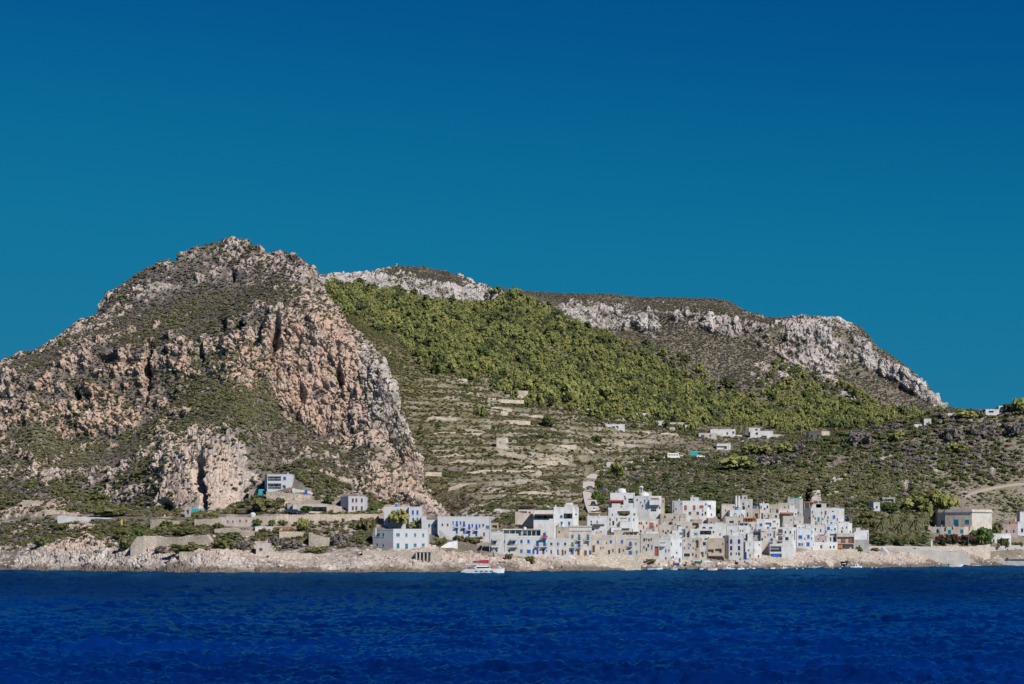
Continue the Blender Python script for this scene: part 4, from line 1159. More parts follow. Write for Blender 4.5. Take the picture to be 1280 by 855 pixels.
    def block(self, x0, x1, yt, yb, back=1.5, deep=2.5, mat=None, name='roof_room', wins=()):
        """a smaller block standing on the roof"""
        Yb = self.Y + back; sc = Yb / F
        b = MB(); o = self.loc
        X0, X1, z1, z0 = (x0 - CX) * sc, (x1 - CX) * sc, CAMZ - (yt - HY) * sc, CAMZ - (yb - HY) * sc - 1.2
        b.box(X0 - o.x, X1 - o.x, Yb - o.y, Yb + deep - o.y, z0 - o.z, z1 - o.z)
        b.box(X0 - .08 - o.x, X1 + .08 - o.x, Yb - .08 - o.y, Yb + deep + .08 - o.y, z1 + .003 - o.z, z1 + .12 - o.z)
        rr = b.build(name, mat or self.mat, self.root)
        for kind, pxs, w, h in wins:
            for wx, wy in pxs:
                loc = Vector(((wx - CX) * sc, Yb - .03, CAMZ - (wy - HY) * sc)) - o
                if kind.isupper(): obj('door', U_DOOR[KIND[kind.lower()]], rr, loc=loc, scale=(w * sc, 1, h * sc))
                else: obj('window', U_SHUT[KIND[kind]] if kind != 'd' else U_PANE, rr, loc=loc, scale=(w * sc * 1.25, 1, h * sc * 1.18))
        return rr
    def pergola(self, x0, x1, yt, yb, deep=3.0, back=0.6, roofmat='cream_canvas', post='white_paint', posts=4):
        """roofed terrace on top of the house"""
        Yb = self.Y + back; sc = Yb / F; o = self.loc
        X0, X1, z1, z0 = (x0 - CX) * sc - o.x, (x1 - CX) * sc - o.x, CAMZ - (yt - HY) * sc - o.z, CAMZ - (yb - HY) * sc - o.z
        y0 = Yb - o.y
        b = MB()
        for i in range(posts):
            x = X0 + .1 + (X1 - X0 - .2) * i / (posts - 1)
            b.box(x - .09, x + .09, y0, y0 + .18, z0 - .9, z1 - .16); b.box(x - .09, x + .09, y0 + deep - .18, y0 + deep, z0 - .9, z1 - .16)
        pg = b.build('pergola', post, self.root)
        r = MB(); r.prism([(X0 - .2, y0 - .25, z1 - .155), (X1 + .2, y0 - .25, z1 - .155), (X1 + .2, y0 + deep, z1 - .155), (X0 - .2, y0 + deep, z1 - .155)],
                          [(X0 - .2, y0 - .25, z1), (X1 + .2, y0 - .25, z1), (X1 + .2, y0 + deep, z1 + .25), (X0 - .2, y0 + deep, z1 + .25)])
        r.build('canopy', roofmat, pg)
        r = MB(); r.box(X0, X1, y0 + deep + .001, y0 + deep + .2, z0 - .9, z1 - .16); r.build('back_wall', self.mat, pg)
        return pg
    def chimney(self, px, yt, w=2.0, back=2.0, mat=None, hgt=1.6):
        Yb = self.Y + back; sc = Yb / F; o = self.loc
        x, z1 = (px - CX) * sc - o.x, CAMZ - (yt - HY) * sc - o.z; wm = w * sc / 2; y = Yb - o.y
        b = MB(); b.box(x - wm, x + wm, y - wm, y + wm, z1 - hgt - .8, z1 - .14); b.box(x - wm - .06, x + wm + .06, y - wm - .06, y + wm + .06, z1 - .139, z1)
        b.build('chimney', mat or self.mat, self.root)
    def tank(self, px, yt, mat='tank_blue', back=3.0, r=.55):
        Yb = self.Y + back; sc = Yb / F; o = self.loc
        x, z1, y = (px - CX) * sc - o.x, CAMZ - (yt - HY) * sc - o.z, Yb - o.y
        b = MB(); b.tube((x, y, z1 - 1.5), (x, y, z1 - .2), r, r, 12); b.tube((x, y, z1 - .2), (x, y, z1 - .08), r, r * .45, 12); b.tube((x, y, z1 - .08), (x, y, z1), .16, .16, 8)
        b.box(x - r, x + r, y - r, y + r, z1 - 2.3, z1 - 1.5)
        b.build('water_tank', mat, self.root)
    def antenna(self, px, yt, back=3.0):
        Yb = self.Y + back; sc = Yb / F; o = self.loc
        x, z1, y = (px - CX) * sc - o.x, CAMZ - (yt - HY) * sc - o.z, Yb - o.y
        b = MB(); b.tube((x, y, self.zt - o.z - .6), (x, y, z1), .045, .03)
        b.tube((x - .6, y, z1 - .15), (x + .6, y, z1 - .15), .03)
        for i in range(5): b.tube((x - .5 + i * .25, y - .28, z1 - .15), (x - .5 + i * .25, y + .28, z1 - .15), .018, None, 4)
        b.build('antenna', 'grey_metal', self.root)
    def dome(self, px, yt, r, back=3.0, h=None):
        Yb = self.Y + back; sc = Yb / F; o = self.loc
        zt = CAMZ - (yt - HY) * sc; rm = r * sc
        hh = h if h else min(zt - self.zt + .5, rm)
        b = MB(); b.dome(((px - CX) * sc - o.x, Yb - o.y, zt - hh - o.z), rm, hh); b.tube(((px - CX) * sc - o.x, Yb - o.y, zt - hh - 1.5 - o.z), ((px - CX) * sc - o.x, Yb - o.y, zt - hh - o.z), rm, rm, 12)
        b.build('dome', self.mat, self.root)
    def stair(self, xa, ya, xb, yb, out=1.2, mat=None):
        """outside stair rising along the front wall from (xa,ya) to (xb,yb)"""
        a, _ = self.wp(xa, ya); c, _ = self.wp(xb, yb)
        n_ = max(4, int(abs(c.z - a.z) / .22)); b = MB()
        for i in range(n_):
            f0, f1 = i / n_, (i + 1) / n_
            x0, x1 = a.x + (c.x - a.x) * f0, a.x + (c.x - a.x) * f1
            b.box(min(x0, x1), max(x0, x1) - .002, min(a.y, c.y) - out, min(a.y, c.y) - .02, a.z - 1.0, a.z + (c.z - a.z) * f1)
        b.build('stair', mat or self.mat, self.root)

def terrace_wall(label, pts, mat='stone_masonry', cat='wall', thick=None, Y=None, name='retaining_wall', cap=None, group=None, sink=3.0):
    """retaining wall: pts = (px, ytop, ybottom) along its face; its top runs back into the slope"""
    YS = []
    for (px, yt, yb) in pts:
        YS.append(Y if Y is not None else G(px, yb).y)
    if len(set(YS)) > 1:      # a fairly straight wall
        xs_ = np.array([(p[0] - CX) / F * y for p, y in zip(pts, YS)]); k_, c_ = np.polyfit(xs_, YS, 1)
        k_ = max(-.12, min(.25, k_)); c_ = np.mean(np.array(YS) - k_ * xs_)
        YS = [float(0.08 * (y - (k_ * x + c_)) + k_ * x + c_) for x, y in zip(xs_, YS)]
    c0 = P(pts[len(pts) // 2][0], pts[len(pts) // 2][2], YS[len(pts) // 2])
    b = MB(); dn = []
    rows = []
    rg = np.random.RandomState(int(pts[0][0] * 7 + pts[0][1]))
    fine = []
    for i in range(len(pts) - 1):
        n_ = max(1, int(abs(pts[i + 1][0] - pts[i][0]) / 4))
        for k in range(n_):
            t = k / n_
            fine.append(tuple(pts[i][j] * (1 - t) + pts[i + 1][j] * t for j in range(3)) + (YS[i] * (1 - t) + YS[i + 1] * t,))
    fine.append(pts[-1] + (YS[-1],))
    for (px, yt, yb, y) in fine:
        top = P(px, yt, y); bot = P(px, yb, y); bot.z -= sink
        top.z += rg.normal() * 0.07 if 'stone' in mat else 0
        th = thick if thick is not None else max(0.8, min(7.0, (G(px, yt).y - y) * .75))
        rows.append((bot - c0, top - c0, th))
    for i in range(len(rows) - 1):
        (b0, t0, h0), (b1, t1, h1) = rows[i], rows[i + 1]
        lean = 0.25
        b.prism([b0 - Vector((0, lean, 0)), b1 - Vector((0, lean, 0)), b1 + Vector((0, h1, 0)), b0 + Vector((0, h0, 0))], [t0, t1, t1 + Vector((0, h1, 0)), t0 + Vector((0, h0, 0))])
    # drop the hidden inner faces between neighbouring pieces
    keep = [i for i in range(len(b.fa)) if not (i % 6 in (1,) and i // 6 < len(rows) - 2) and not (i % 6 in (3,) and i // 6 > 0)]
    b.fa = [b.fa[i] for i in keep]; b.mi = [b.mi[i] for i in keep]
    o = obj(name, b.mesh(name, mat), loc=c0)
    return tag(o, label, cat, group)

def tree_at(px, py, wpx, hpx, kind, label, group=None, cat='tree', name=None, seed=0, ground=None, dy=0.0):
    g = ground or G(px, py)
    y = g.y + dy
    z = g.z if ground is None and dy == 0 else CAMZ - (py - HY) / F * y
    sc = y / F
    r, h = wpx * sc / 2 * (1.18 if kind in ('round', 'olive', 'shrub', 'umbrella', 'pine', 'dry') else 1.0), hpx * sc
    root = tag(obj(name or {'palm': 'palm_tree', 'shrub': 'shrub', 'hedge': 'hedge'}.get(kind, 'tree'), None, loc=((px - CX) / F * y, y, z - .1)), label, cat, group)
    root.rotation_euler[2] = seed * 1.7
    if kind == 'shrub' or kind == 'dry':
        key = {'shrub': 'green', 'dry': 'grey'}[kind]
        obj('foliage', BIG_SHRUB[key][seed % 2], root, loc=(0, 0, -.1), scale=(r, r, h))
        obj('stem', TRUNK[seed % 3], root, scale=(r * .5, r * .5, h * .6))
    elif kind == 'palm':
        b = MB(); b.tube((0, 0, -.5), (0.1, 0, h * .35), .26, .22, 8); b.tube((0.1, 0, h * .35), (0, 0.05, h * .72), .22, .19, 8)
        b.build('trunk', 'bark', root)
        obj('crown', PALM_CROWN, root, loc=(0, 0.05, h * .68), scale=(r, r, h * .36))
    else:
        obj('trunk', TRUNK[seed % 3], root, scale=(max(h, r) * .75, max(h, r) * .75, h * .85))
        mt = CROWNS[kind][seed % len(CROWNS[kind])]
        zb = {'umbrella': .30, 'pine': .22, 'round': .10, 'olive': .12, 'cypress': .04}.get(kind, .15)
        obj('crown', mt, root, loc=(0, 0, h * zb), scale=(r, r, h * (1 - zb) * 1.03))
    return root
BIG_SHRUB = {'green': [crown_mesh('shrub_foliage', 'olive_scrub', 400 + k, 'round', per=22, n=26, leaf=.13) for k in range(2)], 'grey': [crown_mesh('shrub_foliage', 'grey_scrub', 410 + k, 'round', per=20, n=24, leaf=.10) for k in range(2)]}
CROWNS = {'pine': PINE_CROWN, 'umbrella': [crown_mesh('crown', 'pine_needles', 420 + k, 'umbrella', per=26, n=34, leaf=.10) for k in range(2)],
          'round': [crown_mesh('crown', 'green_leaves', 430 + k, 'round', per=34, n=40, leaf=.085) for k in range(2)],
          'olive': [crown_mesh('crown', 'dark_leaves', 440 + k, 'round', per=30, n=34, leaf=.09) for k in range(2)],
          'cypress': [crown_mesh('crown', 'dark_leaves', 450, 'cypress', per=26, n=30, leaf=.09)]}
def palm_crown():
    rng = np.random.RandomState(77); co, fa = [], []
    for i in range(64):
        az = 2.4 * i; up = 1.0 - 1.6 * (i / 64.0); ln = 0.85 + .2 * rng.rand()
        prev = None
        for k in range(7):
            t = k / 6
            rad = ln * t * (0.9 if up > .3 else 1); z = up * t * 1.15 - 1.05 * t * t * (0.75 + .25 * rng.rand())
            c = np.array([math.cos(az) * rad, math.sin(az) * rad, z]); side = np.array([-math.sin(az), math.cos(az), 0]) * (.055 * (1 - .75 * t) + .01) * (0.4 if k == 0 else 1.15)
            k0 = len(co); co += [c - side - np.array([0, 0, .05]), c, c + side - np.array([0, 0, .05])]
            if prev is not None: fa += [(prev, prev + 1, k0 + 1, k0), (prev + 1, prev + 2, k0 + 2, k0 + 1)]
            prev = k0
    return mesh_np('palm_crown', co, fa, ['palm_fronds'])
PALM_CROWN = palm_crown()
# ---------------------------------------------------------------- houses on the headland side (left)
h = House('villa', 'white two storey villa with two loggias, alone below the cliff', 'house', [(331, 3.0), (334, 0), 365], 593, 614, FW,
          [('L', [(342, 597.6)], 15.5, 6.6), ('L', [(343, 607.8)], 14, 6.6), ('b', [(355.7, 598)], 3.6, 4.4), ('O', [(355, 609)], 3.4, 4.5)], d=9)
h.chimney(360, 591, 1.6)
terrace_wall('white garden wall with a blue gate, right of the lone villa', [(365.5, 610, 616), (374, 612, 617), (384, 613.5, 618), (392, 616, 619)], 'white_plaster', thick=.4, name='garden_wall')
g_ = G(382.5, 618); b = MB(); b.box(-.5, .5, -.08, .08, -1.0, 1.55); b.box(-.42, -.04, -.12, -.081, .1, 1.4); b.box(.04, .42, -.12, -.081, .1, 1.4)
tag(b.build('gate', 'blue_paint', loc=P(382.5, 618, g_.y - 1.0)), 'tall blue gate at the end of the white garden wall', 'gate')
terrace_wall('rough stone terrace wall under the lone white villa', [(333, 614.5, 622), (350, 614.5, 626), (368, 617, 628), (388, 620, 626)], 'dry_stone', thick=3)
terrace_wall('beige block wall left of the lone white villa', [(311, 611.5, 620), (324, 611.5, 621)], 'stone_masonry', thick=2)
def sail_shade(label, px0, px1, yt, yb, mat):
    y = G((px0 + px1) / 2, yb).y; c = P((px0 + px1) / 2, yb, y); w = (px1 - px0) * y / F / 2; hh = (yb - yt) * y / F
    root = tag(obj('shade_tent', None, loc=c), label, 'tent')
    b = MB()
    for sx in (-1, 1):
        for sy in (0, 2.4): b.tube((sx * w, sy, -.6), (sx * w, sy, hh * .86), .05)
    b.build('post', 'grey_metal', root)
    b = MB(); b.prism([(-w, -.1, hh * .84), (w, -.1, hh * .84), (w, 2.5, hh * .84), (-w, 2.5, hh * .84)], [(-w * .9, .6, hh), (w * .9, .6, hh), (w * .9, 1.8, hh), (-w * .9, 1.8, hh)])
    b.prism([(-w, -.06, .2), (w * .2, -.06, .2), (w * .2, -.03, .2), (-w, -.03, .2)], [(-w, -.06, hh * .83), (w * .2, -.06, hh * .83), (w * .2, -.03, hh * .83), (-w, -.03, hh * .83)])
    b.build('canopy', mat, root)
sail_shade('turquoise shade tent beside the lone white villa', 323, 332, 611.5, 620.5, 'teal_canvas')
def parasol(label, px, py, w, mat, y=None):
    y = y or G(px, py).y - .5; c = P(px, py, y); r = w * y / F / 2
    root = tag(obj('parasol', None, loc=c), label, 'parasol')
    b = MB(); b.tube((0, 0, -.6), (0, 0, 2.5), .04); b.build('pole', 'white_paint', root)
    b = MB(); k = 8; ring = [(r * math.cos(6.283 * i / k), r * math.sin(6.283 * i / k), 2.0) for i in range(k)]
    for i in range(k): b.quad(ring[i], ring[(i + 1) % k], (0, 0, 2.6)); b.quad(ring[(i + 1) % k], ring[i], (0, 0, 2.45))
    b.build('canopy', mat, root)
parasol('orange red parasol on the terrace of the lone white villa', 362.5, 617, 4.5, 'orange_plastic')
h = House('bungalow', 'low beige bungalow with a deep porch behind green climbers', 'house', [366, 409], 630, 641, CR, [('P', [(398, 636.5)], 17, 5.5), ('n', [(379, 636)], 3, 4)], d=7, parapet=.25)
House('shed', 'small grey block shed left of the low beige bungalow', 'shed', [359, 366.5], 630, 638.5, GR, [('k', [(363, 635)], 2.5, 4)], d=4, parapet=0)
h = House('house', 'white two storey cube with six brown windows below the cliff', 'house', [(426, 3.5), (435.5, 0), 456], 620.4, 641, FW,
          [('n', [(441, 625.5), (445.4, 625.5), (452.2, 625.5), (441, 635.3), (445.4, 635.3), (452.2, 635.3)], 2.5, 5.2), ('O', [(431.5, 636.5)], 5.5, 4.5)], d=9)
h.chimney(448, 618.8, 1.4)
terrace_wall('beige courtyard wall left of the white cube with brown windows', [(409, 632, 642), (427, 633, 642)], 'stone_masonry', thick=1.2)
terrace_wall('long stone retaining wall below the white cube house', [(345, 645, 658), (366, 643.5, 656), (390, 643, 655), (420, 643, 655), (447, 642.5, 651), (472, 642, 649)], 'stone_masonry')
terrace_wall('beige stone wall along the foot of the dark shrubs', [(318, 645, 655), (345, 644.5, 657)], 'stone_masonry')
h = House('row_house', 'low ruined stone row with four small red windows and a door', 'house', [274, 317], 646.5, 658.5, ST, [('r', [(284.6, 652), (300, 651.3), (308, 651.3)], 2.6, 3.2), ('n', [(291, 652)], 2, 3)], d=6, parapet=.25)
h.block(283, 291, 644.8, 648, back=1)
c = G(316, 646); b = MB(); b.tube((0, 0, -1), (0, 0, .6), 1.0, 1.0, 14); b.dome((0, 0, .6), 1.0, .8); tag(b.build('cistern', 'white_plaster', loc=P(316, 645.5, c.y)), 'white domed cistern behind the stone row house', 'cistern')
h = House('cottage', 'long low white cottage with three orange windows', 'house', [(316.5, 1), (319, 0), 339.5], 658, 666, W, [('o' if 'o' in U_SHUT else 'r', [(324.5, 663), (330.8, 663), (336.3, 662.6)], 3.4, 3), ('K', [(317.7, 662)], 1.6, 5)], d=5, parapet=.3)
h = House('kiosk', 'small hut with a red orange wall right of the white cottage', 'hut', [(347, 0), 364], 658.5, 664.5, 'orange_wood', [('w', [(351, 661.5)], 3, 2.5), ('r', [(359, 661.6)], 4, 2.5)], d=4, parapet=0)
h = House('hut', 'small beige cube hut with one dark window near the rocky shore', 'hut', [320, (334, 0), (336.8, 2.5)], 678.6, 693.5, CR, [('k', [(326, 686.8)], 4.4, 3.6)], d=5, parapet=.35, sink=1.5)
terrace_wall('beige retaining wall below the red orange hut', [(349, 664.5, 674), (364, 664, 675), (378, 665, 674)], 'stone_masonry')
terrace_wall('sloping stone retaining wall beside the dark bush', [(386, 666, 682), (398, 670, 685), (411, 672, 685)], 'stone_masonry')
terrace_wall('broad pale fort like retaining wall above the rocks on the left', [(163, 683, 689), (171, 670.5, 687), (180, 669.5, 684), (196, 670, 682), (215, 672, 682), (222, 671, 684), (246, 670, 686), (258, 668.5, 688), (263, 675, 690)], 'stone_masonry')
terrace_wall('stone terrace wall above the fort like wall', [(188, 649.5, 657), (200, 649, 660), (216, 651, 661), (243, 651, 661)], 'stone_masonry')
terrace_wall('long low wall carrying the path below the rock face', [(243, 649, 660), (262, 648.5, 660), (276, 648, 658)], 'stone_masonry')
terrace_wall('white parapet wall along the coastal path on the left', [(72, 644.5, 647.5), (90, 645.5, 648.5), (118, 646.5, 650), (150, 648, 652), (182, 650, 654.5)], 'white_plaster', thick=.5, name='parapet_wall')
terrace_wall('grey stretch of path wall on the bare left slope', [(28, 624.5, 630), (42, 626, 632), (55, 626, 632)], 'stone_masonry', thick=1.5)
terrace_wall('pale path wall between two patches of scrub', [(56, 637, 640), (75, 637.5, 641.5), (92, 642, 646)], 'dry_stone', thick=1.0)
terrace_wall('low stone wall under the dark green thicket', [(224, 690, 696), (245, 690, 697), (262, 691, 697)], 'dry_stone')
terrace_wall('straight stone wall above the rocks in front of the terraces', [(336, 690, 698), (362, 691.5, 699), (390, 692, 699)], 'stone_masonry')
terrace_wall('stone garden wall under the white cottage', [(268, 661, 668), (290, 660, 670), (317, 664, 673)], 'stone_masonry')
def small_post(px, py, hpx, label, mat='yellow_ochre', r=.28):
    y = G(px, py).y; c = P(px, py, y); hh = hpx * y / F
    b = MB(); b.box(-r, r, -r, r, -.8, hh * .75); b.prism([(-r - .08, -r - .08, hh * .75), (r + .08, -r - .08, hh * .75), (r + .08, r + .08, hh * .75), (-r - .08, r + .08, hh * .75)], [(-.05, -.05, hh), (.05, -.05, hh), (.05, .05, hh), (-.05, .05, hh)])
    return tag(b.build('marker_post', mat, loc=c), label, 'post')
small_post(152.3, 660, 11, 'ochre yellow marker post beside the coastal path')
# little shrine at the foot of the rock face
h = House('shrine', 'small grey stone shrine at the foot of the rock face', 'shrine', [231, 238], 634, 646, GR, [('O', [(234.5, 640)], 2.6, 5)], d=3, parapet=0)
h.chimney(234.5, 631.8, 1.2, back=.8)
sail_shade('dark green shade awning beside the small grey shrine', 239, 255, 635.5, 643, 'teal_canvas')

# ---------------------------------------------------------------- white houses left of the village
h = House('house', 'large white house with teal doors on a stone terrace by the sea', 'house', [(466, 5), (491.6, 0), (534.5, 2.0)], 661, 687.5, FW,
          [('t', [(472.3, 668.7)], 5.2, 4.4), ('t', [(478.9, 668.7), (508, 668.7), (518.9, 668.8), (529, 669)], 2.6, 4.6), ('t', [(497.5, 668.6)], 4.6, 4.4), ('t', [(478.9, 681.8), (471.3, 681)], 2.4, 3.6), ('T', [(497.5, 683.2), (508.2, 683.6), (518.9, 683.4), (529, 683.5)], 2.9, 7.4)], d=11, Y=G(500, 688).y)
h.chimney(470, 659.6, 1.5); h.antenna(525, 655)
terrace_wall('stone sea terrace in front of the large white house', [(453, 688, 700), (474, 688.3, 700.5), (492, 689, 700), (512, 689.5, 700), (536, 689.5, 699), (550, 689, 698)], 'stone_masonry', Y=G(500, 696).y)
def fence_line(label, pts, hpx=3.2, mat='grey_metal', dy=-.3, name='railing_fence', step=2.2):
    Ys = [G(px, py).y + dy for px, py in pts] if not isinstance(dy, tuple) else [dy[0]] * len(pts)
    root = None; c0 = P(pts[0][0], pts[0][1], Ys[0])
    root = tag(obj(name, None, loc=c0), label, 'fence')
    r = MB()
    for i in range(len(pts) - 1):
        a, c = P(*pts[i], Ys[i]) - c0, P(*pts[i + 1], Ys[i + 1]) - c0
        hh = hpx * Ys[i] / F; n_ = max(1, int((c - a).length / step))
        for z in (hh, hh * .55): r.tube(a + Vector((0, 0, z)), c + Vector((0, 0, z)), .035, None, 4)
        for k in range(n_ + (1 if i == len(pts) - 2 else 0)):
            q = a.lerp(c, k / n_); b = MB(); b.tube((0, 0, -.6), (0, 0, hh + .05), .045, None, 5); b.build('post', mat, root, loc=q)
    r.build('rail', mat, root)
fence_line('grey terrace railing in front of the large white house', [(476, 689.2), (492, 689.2), (513, 690.2), (548, 690)], 4, dy=(G(500, 696).y + .4,))
def pillars():
    y = G(500, 696).y - 1.6
    root = tag(obj('pergola', None, loc=P(530, 697, y)), 'low dark pillared boathouse porch under the sea terrace', 'porch')
    b = MB(); s = y / F
    b.box(-10 * s, 9 * s, -.2, 1.3, 6.6 * s, 7.6 * s); b.build('roof', 'grey_plaster', root)
    for k in range(5):
        b = MB(); x = (-9.4 + 4.6 * k) * s; b.box(x - .22, x + .22, -.1, .35, -1.2, 6.59 * s); b.build('pillar', 'stone_plaster', root)
    b = MB(); b.box(-9.6 * s, 8.6 * s, 1.31, 1.4, -1, 6.59 * s); b.build('back_wall', 'dark_timber', root)
pillars()
h = House('house', 'white upper house with blue windows behind a pine', 'house', [480, (511, 0), (511.05, -1.2), (526.5, -1.2)], 633.5, 662, FW,
          [('b', [(497, 639)], 2.4, 4.4), ('b', [(516, 640.7), (521.8, 640.7)], 2.6, 5.8), ('b', [(516.6, 649.5), (521.8, 649.5)], 2.4, 4.6), ('t', [(486, 651)], 2.4, 4.4)], d=9)
h.tank(496, 629.6, 'tank_blue'); h.chimney(511, 631.6, 1.6)
h = House('house', 'low stepped white house with two teal windows beside the pine', 'house', [527, 548], 649.8, 668, FW, [('t', [(536.5, 657), (544, 657.2)], 2.5, 4.8), ('T', [(531, 664)], 2.6, 6)], d=8)
h.block(527.5, 532.5, 645, 652, back=1.0, deep=4)
h = House('palazzo', 'long white palazzo with a row of tall blue windows and balconies', 'house', [547, (565, 0.0), 613], 645.6, 674, FW,
          [('b', [(565.9, 653.6)], 2.3, 4.6), ('b', [(571, 654.8), (579.9, 655.2), (586.5, 658.6), (595.5, 658.8)], 2.5, 7.2), ('b', [(575.6, 653.8), (590.4, 657), (599.5, 657.4)], 2.0, 4.6), ('n', [(603.9, 656.6)], 2.3, 3.6), ('t', [(609.6, 659)], 4.8, 4.4),
           ('b', [(571, 664), (579.9, 664), (586.5, 667.2), (595.5, 667.2)], 2.5, 7), ('n', [(605, 668)], 2.2, 5), ('d', [(553, 656), (559.5, 656)], 2, 3)], d=11)
for x_, y_ in ((571, 659.4), (579.9, 659.6), (586.5, 663), (595.5, 663.2)): h.balcony(x_, y_, 4.6, .9)
h.antenna(569, 640); h.chimney(584, 643.5, 1.8)
h = House('hut', 'small brown terrace hut behind the right end of the long palazzo', 'hut', [613.5, 623], 653.8, 662, TA, [('O', [(618, 658.5)], 5.5, 4)], d=5, roof='terracotta', parapet=0)
terrace_wall('grey concrete wall below the right end of the long palazzo', [(602.5, 662, 678), (614, 661.5, 679)], 'grey_concrete_block', thick=2, Y=G(608, 676).y)
terrace_wall('whitewashed zigzag stair wall right of the large white house', [(549, 662, 671), (556, 668, 674.5), (563, 671.5, 676), (577, 673.5, 678)], 'white_plaster', thick=1.2, name='stair_wall')
terrace_wall('lower whitewashed ramp wall dropping towards the terrace', [(551, 683.5, 686), (560, 678, 685), (572, 675.5, 679.5)], 'white_plaster', thick=1.0, name='stair_wall')

# ---------------------------------------------------------------- waterfront row, left to right
terrace_wall('long stone embankment under the waterfront houses', [(614, 692.6, 700), (640, 692.6, 700.5), (675, 693.6, 702), (700, 694.8, 703), (740, 694, 703), (780, 693.6, 703), (801, 694.5, 702)], 'dry_stone')
yW = G(680, 700).y + 2.2
def yL(px): return yW + float(shoreY(px) - shoreY(680))
h = House('house', 'white waterfront house with two grey awnings over balconies', 'house', [614, (628.5, 0), 648.2], 667, 692.8, WW,
          [('t', [(618.4, 678.2)], 3, 5.4), ('t', [(630.8, 677)], 1.9, 3.8), ('t', [(642.3, 677.5)], 3, 5), ('d', [(621, 688.5), (636.5, 689)], 2, 3), ('O', [(641, 662)], 2, 1)], d=9, Y=yW)
h.block(614, 628.3, 664.9, 669, back=.05, deep=8, name='upper_storey')
for x_, y_ in ((619.2, 683.8), (642.4, 683.8)): h.balcony(x_, y_, 9, 1.1, rail='grey_metal')
for x_ in (619.2, 642.4): h.awning(x_, 673.2, 8.8)
h.pergola(629, 652, 661.8, 669.3, roofmat='white_paint', back=1.5)
h = House('house', 'white waterfront house with bright blue windows and roof terrace', 'house', [648.3, 675.6], 669.6, 692.9, W,
          [('b', [(651.8, 677), (660.6, 677)], 3, 4.9), ('B', [(671.7, 679.6)], 2.8, 7), ('b', [(651.7, 689)], 3, 4.8), ('b', [(660.9, 689.4)], 4.8, 5), ('B', [(666.8, 689.7), (671.8, 689.8)], 2.2, 5.8)], d=9, Y=yW + .05)
h.balcony(671.9, 683.3, 5, .9); h.pergola(653, 676, 662.2, 669.8, roofmat='grey_canvas', back=1.2, deep=4, posts=5); h.tank(656, 658.5, 'hull_white')
h = House('house', 'narrow white waterfront tower house with a red flowered top balcony', 'house', [675.7, 685.2], 661.6, 692.9, W, [('B', [(680.6, 669)], 3, 6), ('B', [(680.6, 679)], 2.8, 7), ('b', [(683.2, 688.5)], 1.5, 2.4), ('K', [(679.2, 689.4)], 2.4, 6)], d=8, Y=yW + .02)
h.balcony(680.8, 672.4, 6, .9); h.balcony(681, 683.2, 7, 1.1)
obj('flower_box', (lambda b: (b.box(-1.0, 1.0, -.3, .1, 0, .5), b.mesh('flower_box', 'red_paint'))[1])(MB()), h.root, loc=h.wp(680.8, 672, 1.1)[0])
h = House('house', 'low white waterfront house with three dark square windows', 'house', [685.3, 711.2], 673, 694.8, WW, [('k', [(689.1, 680), (697.6, 680), (706.4, 680)], 2.9, 3.8), ('k', [(689, 690), (706.6, 690.5)], 2, 5), ('O', [(697.6, 690.2)], 2, 6), ('O', [(703.2, 691)], 2, 6.4)], d=9, Y=yW + .04)
obj('door', U_DOOR['orange_wood'], h.root, loc=h.wp(703.2, 691, -.35)[0], scale=(.5, 1, 1.6))
h = House('house', 'plain tan block rising behind the three dark windows', 'house', [695.5, 711.5], 658.5, 674, TA, [('d', [(699, 665)], 2, 3)], d=7, Y=yW + 6)
h.chimney(698, 655, 2); h.tank(697, 657, 'tank_blue')
h = House('palazzo', 'tall yellow palazzo with teal shutters and a pierced parapet', 'house', [711.3, 739.6], 657, 694.6, CR,
          [('t', [(715.4, 670.8)], 2.9, 4.8), ('t', [(723.8, 671.6), (734.7, 671.6)], 2.9, 7.2), ('t', [(715.4, 680.6)], 2.9, 5.6), ('b', [(723.8, 681.2)], 3, 6.6), ('t', [(735, 680.3)], 2.2, 4), ('B', [(715.2, 690.8)], 3.3, 7.4), ('N', [(723.1, 691.3)], 2.7, 6.2), ('N', [(731.9, 691.3)], 2.8, 6.2), ('B', [(737.8, 690.7)], 2.8, 5)], d=10, Y=yL(725) - .03, parapet=.3, frame='stone_plaster')
b = MB(); s_ = h.Y / F
for k in range(13):
    x_ = (712.5 + 26 * k / 12 - CX) * s_ - h.loc.x; b.box(x_ - .14, x_ + .14, -.06, .14, CAMZ - (662.8 - HY) * s_ - h.loc.z, CAMZ - (659.4 - HY) * s_ - h.loc.z)
b.build('baluster', 'white_paint', h.root)
b = MB(); b.box((711.3 - CX) * s_ - h.loc.x, (739.6 - CX) * s_ - h.loc.x, -.16, -.035, CAMZ - (663.8 - HY) * s_ - h.loc.z, CAMZ - (663 - HY) * s_ - h.loc.z); b.box((710.8 - CX) * s_ - h.loc.x, (740 - CX) * s_ - h.loc.x, -.22, -.035, CAMZ - (658.6 - HY) * s_ - h.loc.z, CAMZ - (657.6 - HY) * s_ - h.loc.z); b.build('cornice', CR, h.root)
for x_, y_ in ((723.8, 675.6), (734.7, 675.6), (723.8, 684.9)): h.balcony(x_, y_, 5.4, .9)
h.balcony(715.5, 684.6, 6, 1.1)
